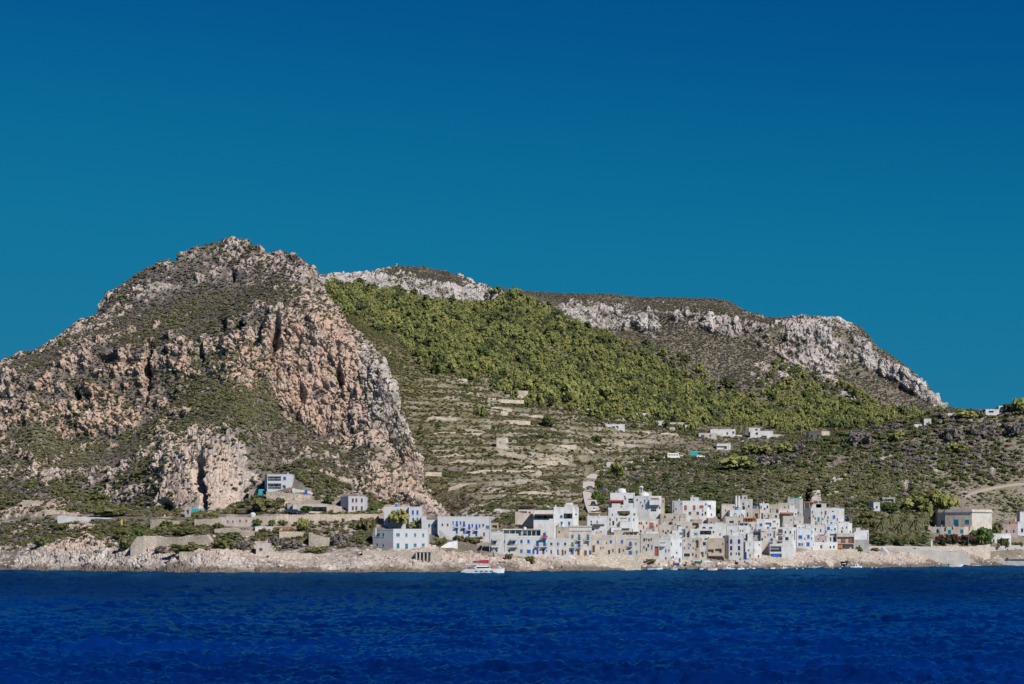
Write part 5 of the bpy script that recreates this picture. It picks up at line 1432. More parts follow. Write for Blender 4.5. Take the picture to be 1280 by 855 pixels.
h = House('palazzo', 'long cream waterfront palazzo with square blue windows', 'house', [739.8, 800], 668.6, 693.8, CR,
          [('b', [(747.4, 677.7), (763.6, 677.2), (777.6, 677)], 2.9, 4), ('b', [(788, 680)], 3.2, 6), ('t', [(794.7, 679.7)], 2, 3.4), ('b', [(788, 691)], 4, 5), ('t', [(795.9, 690)], 2, 4.2), ('d', [(751, 685), (753.9, 684.4), (758, 679)], 1.3, 2), ('O', [(761.3, 690.2)], 2.4, 5), ('r', [(766.1, 688)], 2, 4), ('N', [(774.2, 688.4)], 2, 5.5), ('d', [(779, 688)], 1.4, 3), ('K', [(742, 686)], 2.6, 8)], d=10, Y=yL(765) + .6, parapet=.4, frame='stone_plaster')
h.balcony(788, 683.2, 5.4, .9)
b = MB(); s_ = h.Y / F; b.box((748 - CX) * s_ - h.loc.x, (757 - CX) * s_ - h.loc.x, -.12, -.035, CAMZ - (673.5 - HY) * s_ - h.loc.z, CAMZ - (672.9 - HY) * s_ - h.loc.z); b.box((783 - CX) * s_ - h.loc.x, (796 - CX) * s_ - h.loc.x, -.12, -.035, CAMZ - (673.9 - HY) * s_ - h.loc.z, CAMZ - (673.3 - HY) * s_ - h.loc.z); b.build('cornice', CR, h.root)
h.pergola(781, 797.5, 665.4, 669.4, roofmat='dark_timber', back=2, posts=4); h.block(745, 752, 665.8, 669.5, mat=CR); h.chimney(772, 666.5, 1.6)
def stairs(label, xa, ya, xb, yb, w=2.2, mat='stone_plaster', y=None, name='stone_stairs'):
    y = y or G((xa + xb) / 2, max(ya, yb)).y - 1.5
    a, c = P(xa, ya, y), P(xb, yb, y + 1.0); n_ = max(5, int(abs(c.z - a.z) / .2)); b = MB()
    for i in range(n_):
        p0, p1 = a.lerp(c, i / n_) - a, a.lerp(c, (i + 1) / n_) - a
        x0, x1 = min(p0.x, p1.x), max(p0.x, p1.x)
        if x1 - x0 < .18: x0, x1 = p0.x - w * .25, p0.x + w * .25
        b.box(x0, x1 - .003, p0.y - w / 2, p0.y + w / 2, -1.2 + .001 * i, p1.z)
    return tag(b.build(name, mat, loc=a), label, 'stairs')
stairs('pale stone stairs down the embankment right of the cream palazzo', 792, 702, 800, 691)
stairs('stone stairs dropping from the awning house to the quay', 621, 699, 617, 687, 1.5)
# ruin strip and whitewashed cliff house
h = House('house', 'narrow stone house with a white top floor and tall blue door', 'house', [800.8, 824], 666.8, 697, ST, [('b', [(804.8, 684)], 2.2, 3), ('b', [(814.8, 684)], 1.8, 6.2), ('O', [(820.8, 689)], 4, 11), ('d', [(808, 674), (814, 674)], 1.8, 2.4)], d=9, Y=yL(812) + 4, frame='stone_plaster')
h.block(807, 823, 664.4, 669, mat=W, wins=[('d', [(811, 667.5)], 1.8, 2)]); obj('door', U_DOOR['red_wood'], h.root, loc=h.wp(820.8, 689.6, -.4)[0], scale=(1.1, 1, 2.8))
h = House('house', 'broad whitewashed house stepping down the shore rocks', 'house', [(822.8, 1), (838, 0), (853, 1)], 672.8, 704, W,
          [('n', [(828, 680)], 6.4, 3.6), ('k', [(832.2, 698), (838.6, 697.4), (841.4, 696.4)], 2, 3.2), ('d', [(839, 680), (851, 680.5)], 1.5, 4), ('d', [(846, 691)], 1.6, 2.6), ('K', [(849.5, 701)], 2, 6)], d=10, Y=G(838, 703).y + 3)
h.balcony(828, 682.6, 7.4, .9, solid=True); h.chimney(835, 670.6, 2); h.block(826, 838, 670, 675, mat=CR)
h.stair(841, 703, 847, 696)
h = House('tower_house', 'tall narrow cream house with tiny windows and an open roof terrace', 'house', [853.2, (868, 0)], 671.8, 705, CR,
          [('k', [(855.4, 675.6), (866.4, 676.3), (855.4, 685.3), (861, 685.3), (866.4, 685.3)], 1.5, 3), ('d', [(858.6, 693.8)], 7.6, 4.4), ('K', [(866, 693)], 1.6, 4)], d=9, Y=G(860, 704).y + 3)
for x_ in (857.4, 862.8):
    h.chimney(x_, 659.6, 1.8, back=2.5, hgt=3.6)
h.block(853.6, 857, 662, 672, back=3, mat=W)
h = House('house', 'white annex with a blue square window above the narrow cream house', 'house', [863.5, 875], 661, 676, W, [('t', [(869.7, 667.4)], 4.4, 3)], d=7, Y=yL(868) + 16)
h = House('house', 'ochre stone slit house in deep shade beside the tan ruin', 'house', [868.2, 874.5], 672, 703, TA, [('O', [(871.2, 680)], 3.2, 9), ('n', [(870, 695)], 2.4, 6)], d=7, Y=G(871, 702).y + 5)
h = House('house', 'wide off white terraced house with a blue shaded porch', 'house', [(874, 0), 908], 654.6, 684, WW, [('P', [(882, 665.8)], 12, 4.6), ('d', [(880, 659.6), (888.5, 659.8)], 4, 2.2), ('d', [(900, 668)], 1.6, 2.6)], d=11, Y=yL(890) + 14)
h.block(893, 905.6, 652.6, 657, mat=CR); h.chimney(878, 652.5, 1.6)
h = House('ruin', 'tan ruined building with open floors and a hanging grey sheet', 'house', [(884.4, 0), 905.8], 672.6, 702, TA, [('O', [(888.2, 689.4), (898, 688.6)], 6.6, 5), ('O', [(890, 698.4), (900.5, 699)], 7.4, 4.6), ('k', [(903.4, 680)], 1.8, 3.4)], d=9, Y=G(895, 702).y + 4, parapet=.25)
h.balcony(894.5, 694.4, 19, 1.1, solid=True)
b = MB(); b.box(-1.0, 1.0, -.05, -.02, -.9, .9); b.build('sheet', 'grey_canvas', h.root, loc=h.wp(880.9, 679.5)[0])
h = House('house', 'pale blank wall house left of the tan ruin', 'house', [874.6, 884.2], 675, 702, CR, [('O', [(877.8, 693)], 3, 6), ('d', [(880.4, 679.6)], 4, 5)], d=8, Y=G(880, 702).y + 3.2)
h = House('house', 'narrow grey white house with three rows of navy windows', 'house', [(906, 2.5), (911, 0), 929.3], 669, 702, 'worn_white_plaster',
          [('v', [(913.9, 677), (923.8, 677), (913.9, 685.3), (923.8, 685.3)], 3.3, 6), ('v', [(913.9, 692.4), (923.8, 692.4)], 2.5, 4.2)], d=9, Y=G(918, 702).y + 3)
h.block(915, 924, 665, 670, mat=W); h.tank(922, 665, 'hull_green')
h = House('house', 'light blue alley house with a dark blue outside stair', 'house', [929.4, 933], 668, 701, PB, [('b', [(931.6, 682)], 2, 4.4)], d=7, Y=G(931, 701).y + 8)
stairs('dark blue outside stairs in the alley beside the navy windows', 926, 701, 932, 690, 1.6, 'navy_paint', y=G(929, 702).y + 4)
h = House('house', 'plain windowless white block on the shore', 'house', [(931.8, 0), (944, 0), (952, 1.5)], 676.3, 700.5, WW, [('d', [(949, 681)], 1.5, 2)], d=9, Y=G(942, 700).y + 2.2)
h.block(934.5, 941.5, 666.8, 678, mat=W, back=1, deep=4)
h = House('restaurant', 'white waterfront terrace with glazed upper deck and blue counter', 'restaurant', [962.5, 991.8], 680.4, 699, W, [('O', [(969.2, 686.2), (983, 686.2)], 12.6, 6.4), ('O', [(970, 694.4), (983.5, 694.4)], 12, 4.4)], d=8, Y=G(976, 699).y + 1, parapet=.3)
b = MB(); b.box(-1.3, 1.3, -.1, .02, -.55, .55); b.build('counter', 'blue_paint', h.root, loc=h.wp(969.8, 694.4)[0])
for x_ in (969.2, 983):
    b = MB(); b.box(-1.85, 1.85, .05, .09, -.45, .45); b.build('pane', 'window_glass', h.root, loc=h.wp(x_, 688)[0])
terrace_wall('stone quay wall under the waterfront terrace', [(945, 699, 706), (960, 697.5, 706), (975, 698, 706), (993, 699, 706)], 'dry_stone')
fence_line('white railing on the quay left of the waterfront terrace', [(946, 697.5), (954, 697.4), (962, 697.2)], 3, 'white_paint', dy=-.2)

# ---------------------------------------------------------------- second and third rows
def row2(px0, px1, yt, yb, mat, wins, label, dY, d=8, name='house', **kw):
    fr_ = [px0, px1] if not isinstance(px0, list) else px0
    if not isinstance(px0, list):     # no two houses stand quite square to the shore
        k_ = ((px0 * 7.31 + yt * 3.7) % 1.0 - .5) * .34 * (px1 - px0) * .27
        fr_ = [(px0, max(0, -k_)), (px1, max(0, k_))]
    c_ = 0.5 * sum((p[0] if isinstance(p, tuple) else p) for p in (fr_[0], fr_[-1]))
    return House(name, label, 'house', fr_, yt, yb, mat, wins, d=d, Y=yL(c_) + dY, sink=4, **kw)
h = row2(734, 758.8, 644.8, 668, W, [('O', [(748, 656.6)], 12, 2.6), ('N', [(751, 659.5)], 2.6, 5), ('d', [(741, 661.8)], 4, 2.4), ('d', [(739, 652)], 1.6, 2.6)], 'white block with a long dark lintel behind the yellow palazzo', 17, d=9)
h.awning(746.5, 656, 11, 'dark_timber', .9, .2); h.chimney(735.5, 642.6, 1.6)
h = row2([(759, 0), (790, 0), (797.5, 2)], None, 645, 668, W, [('d', [(766.6, 654)], 2.6, 6), ('n', [(779, 647.6)], 8, 1.6), ('v', [(772, 661.8)], 6, 3.4), ('k', [(771, 648.8), (786.5, 649)], 1.6, 5), ('d', [(776.4, 652), (764, 660)], 1.6, 2.4)], 'tall white house of stacked terraces with a navy window', 15.5, d=9)
h.block(775, 788, 651.6, 656, back=-1.2, deep=1.0, name='terrace_parapet'); h.block(764, 777, 659.2, 661, back=-1.6, deep=1.4, name='terrace_parapet')
h = row2(760.4, 796.2, 634.6, 646, W, [('O', [(779.4, 641)], 13, 4)], 'white terrace house with an ivy covered arch', 30, d=8)
tree_at(779.4, 643.5, 15, 5, 'shrub', 'ivy bush over the arch of the white terrace house', seed=1, ground=P(779.4, 643.5, yL(779) + 28.6))
h = row2([(762.8, 0), (785, 0), (793.4, 0)], None, 616, 636, W, [('P', [(771, 628)], 14, 5.4), ('L', [(788, 626)], 6.6, 5.4), ('d', [(781, 620.6)], 1.5, 2)], 'white villa with a low dome and a dark red porch', 46, d=9)
h.dome(776.8, 610.2, 6.5); h.awning(770, 625.2, 16, 'maroon_canvas', 2.4, .5)
h = row2([(793.6, 1.5), (812, 0), (826.8, 0)], None, 619.8, 642, W, [('L', [(816.9, 636.8)], 6, 4.6), ('n', [(818.5, 629), (818, 623.4)], 11, 1.6), ('d', [(801, 628)], 1.5, 2)], 'white stepped villa with a bell turret and a blue loggia', 42, d=9)
h.dome(805.4, 614.6, 7); h.block(812, 825, 625, 627, back=-1.2, deep=1, name='terrace_parapet')
h.chimney(800, 608.6, 1.1, back=3.5, hgt=2.6); h.chimney(803, 608.6, 1.1, back=3.5, hgt=2.6)
b = MB(); b.dome((0, 0, 0), .75, .6); b.box(-.8, .8, -.4, .4, -.3, 0); b.build('turret_cap', W, h.root, loc=Vector((P(801.5, 609.2, h.Y + 3.5) - h.loc)))
h = row2(827, 830.8, 622.4, 640, TA, [('r', [(828.6, 626.6)], 2.4, 4)], 'slim tan outbuilding with a red shutter right of the stepped villa', 44, d=5)
h = row2(797, 824.2, 648.6, 668, CR, [('r', [(814.2, 657)], 5, 7.6), ('n', [(801.8, 654), (821, 657)], 1.9, 3)], 'small cream house with one large red door', 20, d=8, frame='stone_plaster')
h.balcony(814.2, 661.4, 8, .8); h.chimney(800, 646.4, 1.6)
h = row2([(840.4, 1.2), (853.5, 0), (884, 0), (894.8, 3.0)], None, 625.8, 646, W, [('r', [(856.8, 634.8), (867.7, 634.8)], 3.3, 6.4), ('r', [(876.8, 633.6)], 5, 4), ('O', [(887, 634)], 3, 5), ('n', [(862.4, 641.6), (872.2, 641.6)], 3.4, 4), ('d', [(845, 636)], 1.6, 2)], 'long white house with dark red shutters and a small roof tower', 44, d=8)
h.block(863.2, 873.4, 621.6, 628, back=2, wins=[('d', [(867, 624.4)], 1.4, 2)]); h.chimney(866, 619, 1.3, back=3)
h = row2(880.5, 884.6, 628, 640, GR, [('d', [(882.5, 634)], 1.8, 3)], 'grey blue utility box against the long white house', 42.5, d=2)
h = row2(825.5, 857, 641.8, 660, BE, [('k', [(831, 646), (843, 647)], 2.4, 3), ('d', [(850, 646)], 1.6, 2.6)], 'wide beige house under the hedge of the long white house', 32, d=8)
h = row2(840.6, 864.8, 651.8, 672, CR, [('b', [(848.5, 658.6)], 5, 5.2), ('n', [(858.4, 659)], 2.4, 3)], 'cream house with one large bright blue window', 22, d=8)
h.chimney(843, 649.6, 1.6)
h = row2(840.2, 857.4, 663.2, 676, W, [('b', [(851, 666.4)], 3.6, 4)], 'white low house with a single small blue window below the cream house', 12, d=7)
h = row2(824.4, 840.4, 656, 672, ST, [('d', [(829, 664), (835, 663.6)], 2, 2.6)], 'rough stone house behind the broad whitewashed house', 17, d=7)
h = row2(865, 878, 649, 664, TA, [('O', [(869, 656.4)], 7, 5), ('n', [(875.6, 655)], 2, 4)], 'brown shed with a wide dark opening under the round tree', 24, d=7)
h = row2(885, 897, 647.4, 657, PK, [('d', [(889, 653)], 2, 2)], 'low house with a faded red roof under the round tree', 30, d=6, roof='red_wood', parapet=0)
h.tank(889, 646.6, 'hull_white'); h.tank(894.6, 645.4, 'hull_grey')
h = row2([(902, 0), (918.5, 0)], None, 630.4, 645, CR, [('d', [(907, 638)], 1.6, 2.4), ('O', [(917, 635)], 1.6, 4)], 'long blank cream wall house left of the tall chimney', 42, d=6, parapet=.3)
h = row2(918.6, 940.8, 623.8, 652, CR, [('d', [(929.6, 635)], 3.2, 4.6), ('k', [(934.4, 643.4)], 2.2, 6)], 'tall cream tower house with twin white chimney stacks', 38, d=9)
h.chimney(920.4, 619.6, 2.1, mat=W, back=-.3, hgt=3.4); h.chimney(924, 619.6, 2.1, mat=W, back=-.3, hgt=3.4); h.antenna(937, 618)
h = row2([(912.4, 0), (926.2, 0), (931.4, 2)], None, 637.6, 654, PB, [('t', [(919, 643.5)], 3.3, 4.4), ('K', [(929, 646)], 1.4, 4)], 'pale blue cube with one teal window below the tall cream tower', 33, d=7)
h = row2(940.9, 949.4, 636, 652, TA, [('O', [(945.6, 645)], 3, 6)], 'small tan house with a blue roof tank', 38, d=7); h.tank(942.9, 632.6, 'tank_blue'); h.chimney(947, 633, 1.3)
h = row2([(949.6, 0), (961.2, 0)], None, 629.2, 643, W, [('n', [(955.8, 636)], 2.2, 3)], 'small bright white cube at the top of the village', 46, d=6)
h = row2(961.3, 972.4, 630.6, 643, TA, [('d', [(966, 638)], 1.6, 2)], 'blank tan cube at the top of the village', 45.5, d=6)
h = row2(972.6, 984.4, 628.4, 643, ST, [('d', [(977, 635), (981, 634)], 1.5, 2.4)], 'rough stone cube between the tan cube and the grey tower', 46.5, d=6)
h = row2([(984.5, 0), (999.6, 0), (1003.6, 2)], None, 623.8, 648, 'grey_plaster', [('d', [(993, 632.6)], 1.4, 2), ('d', [(987, 636)], 1.6, 2.4)], 'tall grey tower block with a green roof rail', 44, d=8)
h.chimney(986, 620.8, 2.4, hgt=2.4, back=.5)
b = MB(); s_ = h.Y / F; b.box((988.5 - CX) * s_ - h.loc.x, (1002.5 - CX) * s_ - h.loc.x, .1, .16, h.zt - h.loc.z, h.zt - h.loc.z + .5); b.build('railing', 'lamp_green', h.root)
h.tank(1000, 621.6, 'hull_white')
h = row2(973.4, 996.2, 636, 648, W, [('O', [(983, 643.4)], 15, 2.4), ('r', [(984.6, 639)], 1.4, 2.4)], 'white house with a long terracotta awning', 36, d=7)
h.awning(983.6, 640.4, 16, 'terracotta', 1.6, .35)
h = row2(955.4, 974.8, 648.6, 662, W, [('v', [(967.8, 651.6)], 3.4, 2.4), ('O', [(960.4, 655.6)], 6.4, 4.6), ('d', [(972, 655)], 1.3, 2)], 'white cube with a recessed tan porch in the middle of the village', 26, d=7)
h = row2(954, 974, 641, 650, CR, [('O', [(962, 645)], 4, 4.6), ('d', [(970, 645.6)], 3, 3.4), ('n', [(956, 644)], 1.4, 4)], 'cream terrace house under the small bright white cube', 33, d=6)
h = row2([(945.8, 0), (955.2, 0)], None, 648.8, 664, PB, [('b', [(951.2, 656)], 3.6, 4)], 'narrow light blue house with one deep blue window', 24, d=7)
h = row2(929.5, 945.6, 652.4, 664, CR, [('O', [(936, 657)], 5, 3), ('r', [(940.2, 660.6)], 1.6, 4.6)], 'cream house under a tall orange pergola', 25, d=7)
h.pergola(930.4, 945, 647.6, 652.6, roofmat='orange_wood', post='orange_wood', back=.4, posts=5)
h = row2(906, 929, 645.6, 660, ST, [('d', [(914.6, 652.4)], 6, 3), ('d', [(924, 652)], 2.4, 2.4)], 'low stone house with a wide glazed terrace below the cream tower', 28, d=7)
h = row2(908.4, 937.5, 657, 672, W, [('d', [(925.4, 663.4), (928.4, 663.4), (914, 663)], 1.6, 2), ('r', [(939, 660)], 1, 1), ('O', [(921, 668)], 6, 3)], 'wide white house with grey roof slab behind the navy windows', 20, d=8)
h.pergola(924, 936, 653.6, 657.4, roofmat='grey_metal', back=.5, posts=3)
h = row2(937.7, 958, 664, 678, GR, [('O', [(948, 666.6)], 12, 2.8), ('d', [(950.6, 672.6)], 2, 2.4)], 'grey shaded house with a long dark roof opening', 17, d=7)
h.awning(949, 663.8, 13, 'dark_timber', 1.0, .15)
h = row2([(951, 0), (969.8, 0)], None, 661.2, 684, CR, [('b', [(964.4, 674.6)], 3, 4), ('n', [(967.8, 668)], 2, 10), ('d', [(956.4, 671)], 1.5, 2.2)], 'cream house with a tall brown door and a blue balcony window', 12, d=8)
h.balcony(964.4, 677.4, 5, .9)
h = row2([(970, 0), (990.5, 0), (995, 2.2)], None, 659, 683, 'worn_white_plaster', [('n', [(975.4, 663.4), (975.4, 672.8)], 5.6, 5.6), ('d', [(981.8, 665.4), (987.8, 665.4)], 2, 3.4), ('d', [(983.6, 673.4)], 4.2, 4.4), ('O', [(993.3, 669)], 2, 11)], 'grey white block with stacked brown balcony bays', 10, d=8)
h.balcony(975.6, 666.4, 6.4, .7); h.balcony(975.6, 676, 6.4, .7); h.antenna(986, 652)
h = row2(979, 1004.4, 645, 664, ST, [('d', [(989, 650), (1000, 652.6)], 1.6, 2), ('r', [(983.8, 656)], 3, 4)], 'plain stone coloured house with a small red shutter', 27, d=8)
h = row2([(994.6, 0), (1016, 0), (1018, 2)], None, 659.8, 688, PB, [('b', [(1000.4, 671.4)], 5, 4.6), ('b', [(1010.5, 671)], 3.2, 5), ('b', [(999.4, 680.6)], 3.1, 4), ('b', [(1010, 680.4)], 4, 5.4)], 'pale blue white house with four bright blue windows', 19, d=9)
h.block(996, 1006, 655.6, 661, mat=W, wins=[('d', [(999, 659.4), (1003.6, 659.4)], 2.4, 1.6)]); h.block(1007, 1014, 657, 661, mat=W)
h = row2([(1004.5, 3.5), (1013.6, 0), (1049.2, 0)], None, 634.6, 656, 'worn_white_plaster', [('t', [(1023.2, 650.2)], 3, 7.6), ('b', [(1042.5, 646.4)], 3.4, 4.8), ('n', [(1016.6, 645.4), (1019, 648)], 1.8, 3), ('d', [(1035, 647)], 1.4, 4), ('d', [(1032, 639.4), (1041, 639)], 2.4, 1.4)], 'white hillside house with a teal door and a shaded stone side', 38, d=9)
h.block(1049, 1055.4, 635.8, 652, back=.8, deep=6, mat=W); h.block(1020, 1033, 629.4, 637, back=3, deep=5, mat=ST); h.pergola(1005.4, 1018, 627.6, 633.8, roofmat='terracotta', post='stone_plaster', back=2, posts=3)
h = row2([(1047, 0), (1060, 0), (1065, 2)], None, 653.8, 670, W, [('d', [(1053, 660)], 1.6, 2)], 'plain white stepped house right of the village', 28, d=8)
h.block(1050, 1062, 652.4, 656, mat=W)
h = row2(1031, 1046.8, 655, 668, PB, [('b', [(1035.6, 660.6)], 3.6, 4.4)], 'light blue house with a square blue window below the teal door', 27, d=7)
h = row2(1014.2, 1031, 656.6, 674, W, [('O', [(1022, 670)], 14, 3), ('d', [(1019, 657.8), (1024, 657.8)], 3, 1.6)], 'white terrace house with a long curved dark porch', 24, d=8)
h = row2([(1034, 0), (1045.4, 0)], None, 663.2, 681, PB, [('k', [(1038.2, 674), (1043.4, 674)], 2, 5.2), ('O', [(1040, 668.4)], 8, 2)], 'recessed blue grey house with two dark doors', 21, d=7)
stairs('white outside stairs rising to the light blue house', 1027, 676, 1036, 663.5, 1.6, 'white_plaster', y=yL(1030) + 19.5)
h = row2(1013, 1033.8, 669.4, 684, 'pink_plaster', [('d', [(1017, 676), (1029, 677)], 2.4, 3)], 'pinkish low house behind the long white porch', 17, d=7)
h.mat = W
h = row2(1012, 1047, 677.6, 689, W, [('n', [(1026.6, 683.4)], 2.8, 4.6), ('d', [(1038, 684), (1042.4, 683.6)], 2, 3), ('k', [(1016, 681)], 2, 3)], 'long low white house above the shore rocks', 12, d=7, parapet=.3)
h = row2([(1045.8, 0), (1067.8, 0)], None, 666.4, 688, CR, [('O', [(1056.6, 675)], 19, 7.4), ('O', [(1058.6, 683.4)], 14, 5)], 'two storey porch house with maroon doors at the right end', 15, d=9, parapet=.3)
for x_, y_ in ((1054.7, 675.6), (1064, 675.4)): obj('door', U_DOOR['red_wood'], h.root, loc=h.wp(x_, y_ + .6, -.55)[0], scale=(1.5, 1, 1.7))
b = MB(); b.box(-.9, .9, -.6, .4, -.9, .8); b.build('crate', 'orange_wood', h.root, loc=h.wp(1050, 682.6, .1)[0])
h.balcony(1056.6, 679.3, 20, 1.0)
h = row2([(1068, 0), (1074, 0), (1085.4, 0)], None, 664.6, 684, W, [], 'white ramped gable wall right of the porch house', 16, d=6)
h = row2([(1066, 0), (1086, 0)], None, 674.4, 690, GR, [('d', [(1074, 682)], 1.5, 2)], 'low grey block store right of the porch house', 13, d=6, parapet=.2)
terrace_wall('stone quay wall under the right end of the village', [(993, 689.5, 694), (1010, 687.4, 693), (1030, 688, 692.6), (1050, 687, 692), (1072, 687, 692.4)], 'stone_masonry')

# ---------------------------------------------------------------- upper left part of the village
h = row2([(692.2, 0), (716, 0), (723.2, 3)], None, 634, 660, W, [('b', [(701.6, 645.8)], 3.2, 3.6), ('b', [(702, 654.4), (711.4, 654.4)], 2.6, 5), ('P', [(711.2, 645)], 11, 6)], 'white hillside house with blue windows left of the road', 27, d=9)
h.block(705.5, 722, 631.2, 638, back=1, deep=6); h.chimney(694.6, 631, 1.6)
h = row2([(667, 0), (692, 0)], None, 637.6, 658, W, [('P', [(681, 645.4)], 21, 5.6)], 'long white house with a wide dark porch on the slope', 28, d=8, parapet=.3)
h.awning(680, 642.4, 22, 'brown_wood', 1.4, .25)
h = row2(648, 669.5, 637, 646, CR, [('O', [(654, 641)], 8, 4), ('n', [(662, 641)], 3, 3.4)], 'low terrace house under a brown pergola roof', 40, d=6, parapet=.2)
h.pergola(648, 668, 632.4, 637.6, roofmat='brown_wood', post='dark_timber', back=.4)
terrace_wall('cream garden wall below the brown pergola house', [(644, 640, 644), (655, 641, 645.6), (670, 643, 650)], 'cream_plaster', thick=1.0, Y=yL(660) + 38)

# ---------------------------------------------------------------- right-hand bay
h = House('villa', 'large stone villa with teal shutters and a lit right wing', 'house', [(1172.6, 9.5), (1181.4, 7.6), (1181.5, 6.4), (1215, 0), (1240, 9)], 636.6, 664, CR,
          [('t', [(1178.3, 653)], 3.8, 5), ('t', [(1195, 653.6)], 5.4, 8.4), ('t', [(1208.6, 652.2)], 4.4, 5.2)], d=13, Y=G(1205, 676).y + 11, frame='stone_plaster', parapet=.9)
b = MB(); poly = offset_poly(h.poly, -.45); o_ = h.loc
b.prism([(p.x - o_.x, p.y - o_.y, h.zt - 1.25 - o_.z) for p in poly], [(p.x - o_.x, p.y - o_.y, h.zt - .95 - o_.z) for p in poly]); b.build('cornice', 'stone_plaster', h.root)
h = House('villa_terrace', 'stone terrace storey in front of the large villa', 'terrace', [(1160, 3), (1205, 0), (1219, 3)], 658.6, 679, BE, [('t', [(1172.6, 665.2), (1186.8, 664.8), (1202.4, 664.4)], 4.2, 5.8)], d=9, Y=G(1205, 679).y + 5, parapet=.5)
for x_ in (1161.5, 1169.4, 1177, 1184.6, 1192, 1199.6, 1207, 1214): h.chimney(x_, 656.4, 1.1, back=.6, hgt=.6)
terrace_wall('low stone road wall below the large villa', [(1142, 681.5, 687), (1165, 682.4, 688), (1190, 682.8, 690), (1215, 682.8, 691), (1238, 680, 690)], 'stone_masonry', thick=1.2)
terrace_wall('grey sea wall of the coast road with a dark coping', [(1076, 684.5, 692), (1100, 684.8, 693), (1130, 685, 694), (1150, 686.4, 695.5), (1180, 689, 696), (1212, 691.8, 697)], 'grey_concrete_block', thick=2.4)
def gate_pillar(px, py, hpx, label):
    y = G(px, py).y - .5; c = P(px, py, y); hh = hpx * y / F
    root = tag(obj('gate_pillar', None, loc=c), label, 'pillar')
    b = MB(); b.box(-.35, .35, -.35, .35, -.8, hh - .25); b.build('shaft', W, root)
    b = MB(); b.prism([(-.45, -.45, hh - .249), (.45, -.45, hh - .249), (.45, .45, hh - .249), (-.45, .45, hh - .249)], [(-.1, -.1, hh), (.1, -.1, hh), (.1, .1, hh), (-.1, .1, hh)]); b.build('cap', W, root)
gate_pillar(1164.4, 683.6, 8.6, 'white gate pillar below the villa terrace')
gate_pillar(804, 578.5, 4.8, 'small white pillar beside the track on the hill')
stairs('white stairs slanting down from the coast road below the villa', 1156, 692.6, 1148, 685.4, 1.8, 'white_plaster')
stairs('white stairs slanting down from the coast road near the village', 1110, 691.4, 1103.5, 683.6, 1.8, 'white_plaster')
h = House('house', 'mauve pink house with two windows at the far right', 'house', [1250.6, 1272], 655.4, 674, PK, [('k', [(1258.2, 664.2), (1267.2, 664.2)], 2.8, 5)], d=9, Y=G(1262, 675).y + 7)
b = MB(); h.block(1263, 1271, 652.6, 657, mat='terracotta', back=2); h.tank(1269, 647.6, 'hull_grey')
h = House('house', 'white house with dark windows cut by the right edge', 'house', [1272.2, 1312], 652, 674, PB, [('d', [(1277.7, 663), (1290, 663), (1300, 663)], 3, 5), ('O', [(1277, 672)], 6, 4)], d=9, Y=G(1275, 675).y + 7.2)
h.block(1275, 1300, 640, 653, back=1.5, deep=6, mat=W)
h = House('house', 'low white house with a cream awning over a dark door', 'house', [1239.4, (1244, 0), 1264], 667, 682, W, [('d', [(1242.2, 676)], 1.9, 4.4), ('K', [(1249.8, 677.4)], 6, 6.4), ('d', [(1259.6, 675.6)], 2, 4)], d=7, Y=G(1251, 682).y + 1.5, parapet=.3)
h.awning(1257.4, 671.6, 11.5, 'cream_canvas', 1.8, .3)
h = House('quay', 'low concrete bathing quay at the far right shore', 'quay', [1234.6, 1330], 701.4, 706, 'grey_plaster', [], d=9, Y=shoreY(1262) - 3, parapet=0, sink=3)
h = House('boathouse', 'flat dark boathouse on the far right quay', 'boathouse', [1261, 1330], 697.4, 702, GR, [('O', [(1271, 699.8)], 16, 2.6)], d=5, Y=shoreY(1270) + 5, parapet=.2)
h = House('hut', 'small blue walled hut with a white roof among the trees', 'hut', [(1086.8, 2.5), (1092, 0), (1100, 0)], 627.6, 640, PB, [('d', [(1096, 634)], 2.2, 3)], d=6, parapet=.2, roof='white_paint')
h = House('shed', 'grey flat roofed shed half hidden in the trees above the hut', 'shed', [1103, 1119], 621.6, 630, GR, [('O', [(1112, 626)], 8, 4)], d=5, parapet=.2)
h.chimney(1112.4, 619.4, 1.2)
h = House('house', 'white wall of a garden house in the trees right of the village', 'house', [1073, 1086], 662.6, 676, W, [], d=5, parapet=.2, Y=yL(1080) + 30)

# ---------------------------------------------------------------- houses on the plateau and the hill top
def hill(px0, px1, yt, yb, mat, wins, label, name='house', cat='house', **kw):
    fr = px0 if isinstance(px0, list) else [px0, px1]
    c = 0.5 * ((fr[0][0] if isinstance(fr[0], tuple) else fr[0]) + (fr[-1][0] if isinstance(fr[-1], tuple) else fr[-1]))
    gy = None
    for dy_ in range(0, 9):     # first spot behind the near hill where the house base is in view
        g_ = B.at(c, yb - dy_ * .5, kw.get('vmin', 7.2))
        if g_.y > 900: gy = g_.y; break
    kw.pop('vmin', None)
    return House(name, label, cat, fr, yt, yb, mat, wins, Y=gy, sink=4, **kw)
hill(873.4, 895.4, 541.2, 548.6, CR, [('B', [(878.2, 545.8)], 3.4, 4.4), ('b', [(887.9, 544.6)], 2.6, 3)], 'low cream farmhouse with a bright blue door on the plateau', d=8, parapet=.3)
h = hill(888, 919.2, 536.4, 545.4, W, [('d', [(909, 541.8)], 2, 3), ('d', [(916.6, 540.6)], 2.4, 3)], 'long plain white farmhouse behind the one with a blue door', d=9, parapet=.3)
h = hill([(938, 0), (966.4, 0)], None, 538.6, 548, W, [('d', [(946, 542)], 3, 3), ('O', [(955.2, 547)], 5.4, 4.4)], 'white plateau house with an arched window and a grey garage', d=9, parapet=.3)
h.block(936, 950, 534.8, 540, back=1.5, deep=6, wins=[('d', [(945.4, 537.2)], 3, 2.2)])
